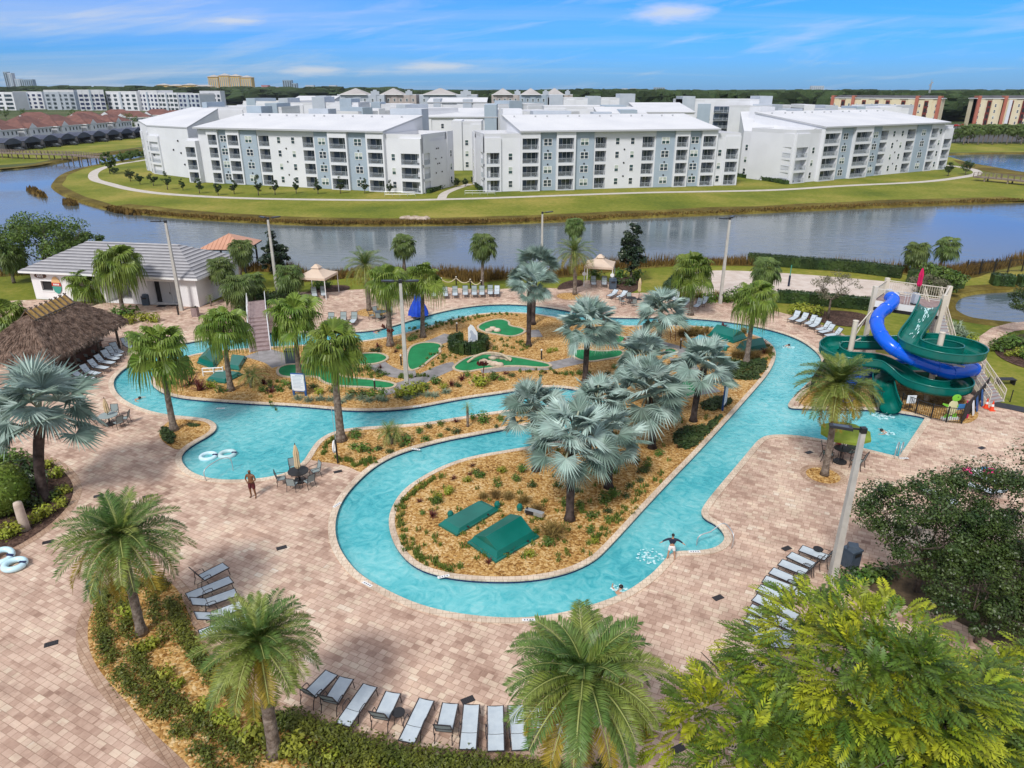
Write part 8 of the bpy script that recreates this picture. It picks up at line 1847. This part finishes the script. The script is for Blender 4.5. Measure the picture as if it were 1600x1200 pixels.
J, E = skeleton((-.2, -.35, .95), (.2, -.35, .95), (-.30, -.05, 1.12), (.30, -.05, 1.12), (-.12, -.45, .86), (.12, -.45, .86), (-.12, -.42, .42), (.12, -.42, .42)); J['ltoe'] = ((-.12, -.56, .38), .03); J['rtoe'] = ((.12, -.56, .38), .03)
js = {'pelvis': ((0, 0, .93), (.155, .135)), 'lh': ((-.1, -.1, .9), .12), 'lk': ((-.12, -.42, .88), .09), 'rh': ((.1, -.1, .9), .12), 'rk': ((.12, -.42, .88), .09)}
t = body('person', 'person in pink seated at the high table under the umbrella', G(1304, 716, -.22), R(100), J, E, 'skin', [('shorts', 'magenta', js, [('pelvis', 'lh'), ('lh', 'lk'), ('pelvis', 'rh'), ('rh', 'rk')], 'pelvis'), ('shirt', 'magenta', sh, se, 'chest')]); face(t, J['head'][0], 'hair', True, 'skin')
# splashes
def splash(label, u, v, r, n, seed, h=.6, dx=0):
    rr = random.Random(seed); p = G(u, v, WATER_Z); m = MB()
    for _ in range(n):
        a = rr.uniform(0, 6.28); d = r*rr.random()**.7; z = rr.random()**2*h*(1-d/r*.6); s = rr.uniform(.015, .05)*(1.3-z/h*.8); m.blob((d*math.cos(a)+dx*z, d*math.sin(a)*.7, z), s*1.6, s, s*.4, 0, 6, 4, .3, rr.random())
    o = m.build('water_splash', 'foam', loc=p); tag(o, label, 'splash', kind='stuff')
splash('white splash in front of the jumping child', 1016, 872, .75, 70, 1, .6, -.5); splash('white foam at the foot of the green slide', 1380, 651, .8, 110, 2, .4); splash('small splash beside the swimmer in the slide pool', 1387, 677, .45, 40, 3, .15); splash('small splash round the swimmer at the bend', 1232, 543, .6, 50, 4, .15); splash('small splash at the front swimmer', 966, 920, .4, 40, 5, .2)
# ------------------------------------------------------------------ slide tower
def offs(P, o): return [Vector(p)-o for p in P]
FL, FR, BR, BL = Vector((29.9, 57.0, 0)), Vector((34.0, 54.2, 0)), Vector((36.0, 57.0, 0)), Vector((32.2, 59.7, 0)); DZ = 5.75
t = thing('slide_tower', 'cream steel slide tower with railed deck and mauve stairs', 'slide tower', FL)
c = [p-FL for p in (FL, FR, BR, BL)]
m = MB(); m.prism([(p.x, p.y) for p in c], DZ-.12, DZ, 0, bottom=True); m.build('deck', 'step', t)
m = MB(); q = [(p.x, p.y) for p in c]; q2 = offset(q, .06)
for i in range(4): j = (i+1) % 4; m.quad((*q2[i], DZ-.35), (*q2[j], DZ-.35), (*q2[j], DZ+.16), (*q2[i], DZ+.16))
m.build('deck_skirt', 'trimwhite', t)
m = MB(); m.bar(c[0]+Vector((0, 0, DZ-.5)), c[1]+Vector((0, 0, DZ-.5)), .2, .25); m.bar(c[3]+Vector((0, 0, DZ-.5)), c[2]+Vector((0, 0, DZ-.5)), .2, .25); m.bar((c[0]+c[3])/2+Vector((0, 0, DZ-.5)), (c[1]+c[2])/2+Vector((0, 0, DZ-.5)), .2, .25); m.build('deck_beam', 'dark', t)
for p in c: m = MB(); m.box(p.x-.16, p.x+.16, p.y-.16, p.y+.16, 0, DZ+1.35); m.build('leg', 'cream', t)
# broad panel legs at the right end
m = MB(); m.bar(c[1].lerp(c[2], .0)+Vector((0, 0, DZ+1.3)), c[1].lerp(c[2], 1)+Vector((0, 0, DZ+1.3)), .12, .12); m.build('top_rail', 'cream', t)
def rail(a, b, z, h=1.15, pick=True, par=t, n=None, mat_='cream'):
    m = MB(); A, B = a+Vector((0, 0, z)), b+Vector((0, 0, z if not isinstance(h, tuple) else z)); up = Vector((0, 0, 1.15))
    m.bar(A+up, B+up, .06, .06); m.bar(A+Vector((0, 0, .15)), B+Vector((0, 0, .15)), .05, .05)
    K = n or int((B-A).length/.17)
    if pick:
        for k in range(1, K): q = A.lerp(B, k/K); m.bar(q+Vector((0, 0, .15)), q+Vector((0, 0, 1.15)), .025, .025)
    return m
for a, b in ((0, 1), (1, 2), (2, 3), (3, 0)):
    m = rail(c[a], c[b], DZ, pick=(a != 0)); m.build('railing', 'cream', t)
m = rail(c[0].lerp(c[1], .42), c[0].lerp(c[1], .58), DZ); m.build('gate', 'trimwhite', t)
m = MB(); a = c[0].lerp(c[1], .30); m.box(a.x-.3, a.x+.35, a.y-.04, a.y+.04, DZ+.3, DZ+1.05); m.build('notice_board', 'signwhite', t)
for k in (.22, .62): a = c[0].lerp(c[1], k)-Vector((-.4, -.9, 0)); m = MB(); m.box(a.x, a.x+.4, a.y, a.y+.5, DZ, DZ+.9); m.build('control_box', 'signgrey', t)
# stairs: lower flight up to a landing, upper flight behind the tower
def flight(P0, P1, z0, z1, w, n, nm):
    P0, P1 = P0-FL, P1-FL; d = (P1-P0); s = Vector((-d.y, d.x, 0)).normalized()*w/2; m = MB()
    for k in range(n):
        a, b = P0.lerp(P1, k/n), P0.lerp(P1, (k+1)/n); z = z0+(z1-z0)*(k+1)/n
        V = [a-s, a+s, b+s, b-s]; m.quad(*[(v.x, v.y, z) for v in V]); m.quad((V[0].x, V[0].y, z-(z1-z0)/n), (V[1].x, V[1].y, z-(z1-z0)/n), (V[1].x, V[1].y, z), (V[0].x, V[0].y, z), 1)
    m.build(nm, ['step', 'fascia'], t)
    for g in (-1, 1):
        r = MB(); A, B = P0+s*g+Vector((0, 0, z0)), P1+s*g+Vector((0, 0, z1)); r.bar(A-Vector((0, 0, .1)), B-Vector((0, 0, .1)), .08, .3)
        for h in (1.0, .55): r.bar(A+Vector((0, 0, h)), B+Vector((0, 0, h)), .05, .05)
        K = int((B-A).length/.16)
        for k in range(K+1): q = A.lerp(B, k/K); r.bar(q, q+Vector((0, 0, 1.0)), .022 if k % 8 else .06, .022 if k % 8 else .06)
        r.build('stair_railing', 'cream', t)
S0, S1 = G(1556, 629), Vector((40.0, 57.0, 0)); zl = 2.7
S1 = G(1512, 566, 2.2); zl = 2.2; S1.z = 0
flight(S0, S1, 0, zl, 1.5, 13, 'stairs')
LD = S1+Vector((.4, 1.6, 0)); m = MB(); q = LD-FL; m.box(q.x-1.3, q.x+1.1, q.y-1.6, q.y+.9, zl-.15, zl); m.build('landing', 'step', t)
for dx, dy in ((-1.2, -1.5), (1.0, .8), (-1.2, .8), (1.0, -1.5)): m = MB(); m.box(q.x+dx-.09, q.x+dx+.09, q.y+dy-.09, q.y+dy+.09, 0, zl-.15); m.build('post', 'cream', t)
U0, U1 = LD+Vector((-.9, .6, 0)), BR.lerp(BL, .25)+Vector((.3, .5, 0)); flight(U0, U1, zl, DZ, 1.4, 16, 'stairs')
def flume(name, label, pts, r, mat_, closed, supports=(), cat='water slide', wall=.98):
    P = catmull(pts, 10); o = Vector((P[0].x, P[0].y, 0)); P = [p-o for p in P]; t = thing(name, label, cat, o); m = MB(); n = len(P); N_ = 18
    if closed:
        m.tube(P, r, 18, 0, False); m.tube([p for p in P], r*.93, 18, 0, False); m.build('tube', mat_, t, True)
        for k in range(6, n-3, 9):
            d = (P[k+1]-P[k-1]).normalized(); f = MB(); f.tube([P[k]-d*.05, P[k]+d*.05], r*1.06, 18, 0, True); f.build('flange', mat_, t, True)
    else:
        ring = []; outer = []
        for k in range(n):
            d = (P[min(k+1, n-1)]-P[max(k-1, 0)]); d.z = 0; d.normalize(); s = Vector((d.y, -d.x, 0)); row_ = []; ro = []
            for j in range(N_+1):
                a = math.pi*(1+j/N_); x = math.cos(a)*r; z = math.sin(a)*r*.62+wall*.62
                if j == 0 or j == N_: z = wall
                row_.append(P[k]+s*x+Vector((0, 0, z))); ro.append(P[k]+s*x*1.06+Vector((0, 0, z-.05)))
            ring.append(row_); outer.append(ro)
        for k in range(n-1):
            for j in range(N_): m.quad(ring[k][j], ring[k][j+1], ring[k+1][j+1], ring[k+1][j], 0)
        m.build('flume_channel', 'flumein', t, True); m = MB()
        for k in range(n-1):
            for j in range(N_): m.quad(outer[k][j+1], outer[k][j], outer[k+1][j], outer[k+1][j+1], 0)
        m.build('flume_shell', mat_, t, True)
        for j in (0, N_):
            m = MB(); m.tube([(ring[k][j]+outer[k][j])/2+Vector((0, 0, .02)) for k in range(n)], .06, 6); m.build('rim', mat_, t, True)
        for k in range(7, n-2, 10):
            f = MB()
            for j in range(N_):
                a, b = outer[k][j], outer[k][j+1]; a2, b2 = outer[k+1][j], outer[k+1][j+1]; cc = P[k]+Vector((0, 0, wall)); e = lambda v: v+(v-cc)*.05
                a2 = a.lerp(a2, .35); b2 = b.lerp(b2, .35); f.quad(e(b), e(a), e(a2), e(b2))
            f.build('joint_flange', mat_, t)
    return t
def V(x, y, z): return Vector((x, y, z))
C1, CL_ = V(31.8, 49.9, 0), V(26.7, 52.8, 0)
def arc(c, r, a0, a1, z0, z1, n):
    return [V(c.x+r*math.cos(R(a0+(a1-a0)*k/n)), c.y+r*math.sin(R(a0+(a1-a0)*k/n)), z0+(z1-z0)*k/n) for k in range(n+1)]
green = [V(33.25, 54.75, 5.75), V(32.7, 53.9, 5.55), V(31.5, 52.5, 4.75), V(30.2, 51.1, 4.2)]+arc(C1, 2.3, 180, 445, 4.0, 3.4, 8)+[V(29.8, 52.9, 2.95)]+arc(CL_, 1.55, 95, 285, 2.45, 2.10, 6)+[V(28.4, 51.1, 2.0), V(29.3, 50.4, 1.6)]+arc(C1, 2.0, 195, 440, 1.2, .85, 8)+[V(30.2, 51.9, .9), V(28.9, 51.2, .75), V(28.2, 49.7, .45), V(27.75, 48.0, .05), V(27.6, 47.2, -.05)]
gs = flume('green_water_slide', 'open green flume water slide with three round loops', green, .72, 'flume', False)
m = MB(); rr = random.Random(9)
for _ in range(46):
    k = rr.uniform(0, 2.6); i = int(k); a = green[i].lerp(green[i+1], k-i)-Vector((green[0].x, green[0].y, 0)); d = (green[i+1]-green[i]).normalized(); s = Vector((d.y, -d.x, 0)); x = rr.gauss(0, .16); q = a+s*x+Vector((0, 0, .21+x*x*.55)); l = d*rr.uniform(.15, .45); w_ = s*rr.uniform(.015, .05); m.quad(q-w_, q+w_, q+l+w_*.5, q+l-w_*.5)
m.build('water_streak', 'foam', gs)
blue = [V(30.9, 56.3, 6.35), V(30.6, 55.3, 6.15)]+[G(*a) for a in ((1372,494,5.6),(1373,517,5.0),(1392,541,4.3),(1424,559,3.6),(1462,575,2.95),(1487,582,2.55))]+[V(35.3, 50.6, 2.3), V(34.6, 52.4, 2.0), V(32.4, 53.2, 1.75), V(30.2, 53.2, 1.45), V(28.0, 52.5, 1.15), V(26.4, 51.4, .9), V(25.6, 50.0, .62), V(25.4, 49.2, .5)]
flume('blue_tube_slide', 'closed bright blue tube water slide twisting through the green flume', blue, .50, 'tube', True)
m = MB(); ee = blue[0]; m.lathe([(.60, -.05), (.62, .05), (.5, .06)], 20); 
# columns that carry the flumes
def column(label, p, h, arms, r=.2):
    t = thing('slide_column', label, 'support column', p, 0, 'cream slide support columns'); m = MB(); m.tube([(0, 0, 0), (0, 0, h)], [r*1.05, r], 14); m.build('shaft', 'cream', t); m = MB(); m.lathe([(r*1.1, h), (r*1.1, h+.06), (0, h+.1)], 14); m.build('cap', 'cream', t)
    for (a, z, l, dz) in arms: m = MB(); x, y = math.cos(R(a)), math.sin(R(a)); m.bar((0, 0, z), (x*l, y*l, z+dz), .09, .11); m.bar((0, 0, z-.8), (x*l*.7, y*l*.7, z+dz*.6), .06, .07); m.build('bracket', 'cream', t)
column('cream column through the two stacked right loops of the green slide', V(C1.x, C1.y, 0), 5.4, [(200, 3.3, 1.9, .0), (320, 3.2, 1.9, 0), (60, 3.0, 1.9, 0), (210, 1.35, 1.7, 0), (330, 1.15, 1.7, 0), (250, 2.75, 1.2, -.3), (150, 2.4, 2.4, -.5)])
column('cream column through the left loop of the green slide', V(CL_.x, CL_.y, 0), 5.4, [(200, 2.6, 1.4, 0), (320, 2.5, 1.4, 0), (90, 2.7, 1.4, 0), (50, 4.6, 4.2, .6), (48, 3.6, 4.2, -.3)])
column('short cream column under the exit of the blue tube', V(26.2, 51.0, 0), .6, [(60, .5, .6, .1)], .12)
# closed magenta umbrella on the deck
u = closed_umbrella('closed magenta umbrella standing on the slide tower deck', FL.lerp(FR, .55)+V(.9, .9, DZ), 'magenta', 3.0, .17, True, 1.5)
# sloped mesh screens and picket fence round the slide bed
def pickets(label, pts, h=1.15, g='picket fence round the slide', m_='bronze', screens=()):
    for k, (a, b) in enumerate(zip(pts, pts[1:])):
        A, B = G(*a), G(*b); t = thing('picket_fence', f'{ordn(k)} dark picket fence panel {label}', 'fence', A, 0, g); d = B-A; m = MB(); m.bar((0, 0, h), d+V(0, 0, h), .04, .04); m.bar((0, 0, .12), d+V(0, 0, .12), .04, .04); n = max(2, int(d.length/.13))
        for i in range(n): q = d*(i/n); m.box(q.x-.011, q.x+.011, q.y-.011, q.y+.011, .08, h)
        m.build('pickets', m_, t); m = MB(); m.box(-.04, .04, -.04, .04, 0, h+.1); m.build('post', 'dark', t)
        if k in screens: s = MB(); s.quad((0, -.03, .15), d+V(0, -.03, .15), d+V(0, -.03, h-.03), (0, -.03, h-.03)); s.build('mesh_screen', 'mesh', t)
pickets('counted from the splash end', [(1407,638),(1430,647),(1454,655),(1478,660),(1502,662)])
pickets('counted from the river bend down the left side', [(1293,566),(1279,590),(1266,611)], screens=(0, 1))
pickets('counted from the left behind the loops', [(1293,566),(1330,574),(1366,581),(1400,587),(1440,596),(1480,607)])
pickets('counted from the left below the date palm', [(1266,611),(1300,620),(1340,626),(1378,634)])
pickets('counted from the stair foot', [(1502,662),(1520,642),(1540,616)], 1.5, screens=(0, 1))
# swim boards and gear leaning on the screens
for k, (u, v, mm) in enumerate([(1512,652,'magenta'),(1521,648,'signwhite'),(1527,642,'signblue'),(1535,634,'signblue')]):
    m = MB(); P = [(-.25, 0), (.25, 0), (.3, .6), (.2, 1.15), (0, 1.3), (-.2, 1.15), (-.3, .6)]; m.poly([(x, -.03, z) for x, z in P]); m.poly([(x, .03, z) for x, z in P][::-1])
    for i in range(7): A_, B_ = P[i], P[(i+1) % 7]; m.quad((B_[0], -.03, B_[1]), (A_[0], -.03, A_[1]), (A_[0], .03, A_[1]), (B_[0], .03, B_[1]))
    o = m.build('body_board', mm, loc=G(u, v, .02)); o.rotation_euler = (R(-12), 0, R(50)); tag(o, ['dark pink body board leaning on the fence screen', 'pale body board leaning on the fence screen', 'blue body board nearest the pale one on the screen', 'tall blue body board closest to the slide stairs'][k], 'body board')
# turtle height sign (generic cut-out board)
b = G(1484, 656); t = thing('turtle_sign', 'lime green turtle cut-out board with blue panel at the slide fence', 'sign', b, R(6))
def plate(P, y, th, nm, mm, par):
    m = MB(); tri = geometry.tessellate_polygon([[Vector((x, z, 0)) for x, z in P]])
    for k in tri: m.tri(*[(P[q][0], y, P[q][1]) for q in k]); m.tri(*[(P[q][0], y+th, P[q][1]) for q in k[::-1]])
    for i in range(len(P)): A_, B_ = P[i], P[(i+1) % len(P)]; m.quad((B_[0], y, B_[1]), (A_[0], y, A_[1]), (A_[0], y+th, A_[1]), (B_[0], y+th, B_[1]))
    return m.build(nm, mm, par)
def ell(cx, cz, rx, rz, n=18): return [(cx+rx*math.cos(2*math.pi*k/n), cz+rz*math.sin(2*math.pi*k/n)) for k in range(n)]
plate(ell(0, .95, .40, .58), 0, .05, 'body_board', 'turtlebelly', t); plate(ell(.12, 1.72, .34, .26), -.012, .05, 'head_board', 'turtle', t)
plate([(-.35, 1.2), (-.8, 1.35), (-.85, 1.25), (-.4, 1.0)], -.012, .05, 'arm_board', 'turtle', t); plate([(.3, 1.2), (.55, 1.1), (.55, .95), (.3, 1.0)], -.016, .05, 'arm_board', 'turtle', t)
plate([(-.4, .5), (-.1, .45), (-.15, .2), (-.55, .2)], -.014, .05, 'foot_board', 'turtle', t); plate([(.1, .45), (.4, .5), (.5, .2), (.15, .2)], -.014, .05, 'foot_board', 'turtle', t)
plate([(.35, .78), (.95, .82), (.98, 1.2), (.4, 1.22)], -.03, .05, 'panel', 'bluefab', t); m = MB(); m.box(-.6, .6, -.12, .18, 0, .2); m.build('base', 'signwhite', t)
plate(ell(.20, 1.78, .04, .05, 8), -.018, .005, 'eye', 'dark', t)
b = G(1419, 641); t = thing('notice_sign', 'small white notice hanging on the picket fence by the splash pool', 'sign', b); m = MB(); m.box(-.33, .33, -.12, -.09, .62, 1.25); m.build('sign_face', 'signwhite', t); m = MB()
for k in range(5): m.box(-.22, .2-.05*(k % 2), -.126, -.121, 1.12-k*.1, 1.15-k*.1)
m.build('text_line', 'signgrey', t); m = MB(); m.box(-.02, .02, -.09, -.06, .1, 1.2); m.build('hanger', 'dark', t)
m = MB(); m.box(-1.0, .9, -.55, .55, 0, .02); o = m.build('door_mat', 'dark', loc=G(1578, 636, .006)); o.rotation_euler = (0, 0, R(-35)); tag(o, 'black rubber mat on the paving at the slide stairs', 'mat')
m = MB(); m.box(-.5, .5, -.4, .4, 0, .02); o = m.build('door_mat', 'dark', loc=G(253, 478, .006)); tag(o, 'black mat in front of the pool house doors', 'mat')
m = MB(); p = G(1578, 628)
for k, (dx, dy) in enumerate(((0, 0),)): m.tube([(0, 0, 0), (0, 0, 1.0)], .04, 6)
tag(m.build('short_post', 'dark', loc=p), 'short dark post beside the foot of the slide stairs', 'post')
t = thing('bench', 'dark bench frame on the lawn beside the slide stairs', 'bench', G(1570, 600)); m = MB(); m.box(-.7, .7, -.3, .3, .42, .47); m.build('seat', 'dark', t)
for x in (-.6, .6): m = MB(); m.box(x-.04, x+.04, -.28, .28, 0, .42); m.build('leg', 'dark', t)
# ------------------------------------------------------------------ air
m = bpy.data.materials.new('haze_air'); m.use_nodes = True; t_ = m.node_tree; t_.nodes.remove(t_.nodes['Principled BSDF'])
pv = t_.nodes.new('ShaderNodeVolumePrincipled'); pv.inputs['Density'].default_value = .000045; pv.inputs['Color'].default_value = (.80, .90, 1, 1); pv.inputs['Anisotropy'].default_value = .2
t_.links.new(pv.outputs[0], t_.nodes['Material Output'].inputs['Volume']); M['haze_air'] = m
hb_ = MB(); hb_.box(-4300, 4300, -60, 4200, -4, 120); o = hb_.build('haze', 'haze_air'); tag(o, 'thin pale air over the whole scene', 'haze', kind='stuff')
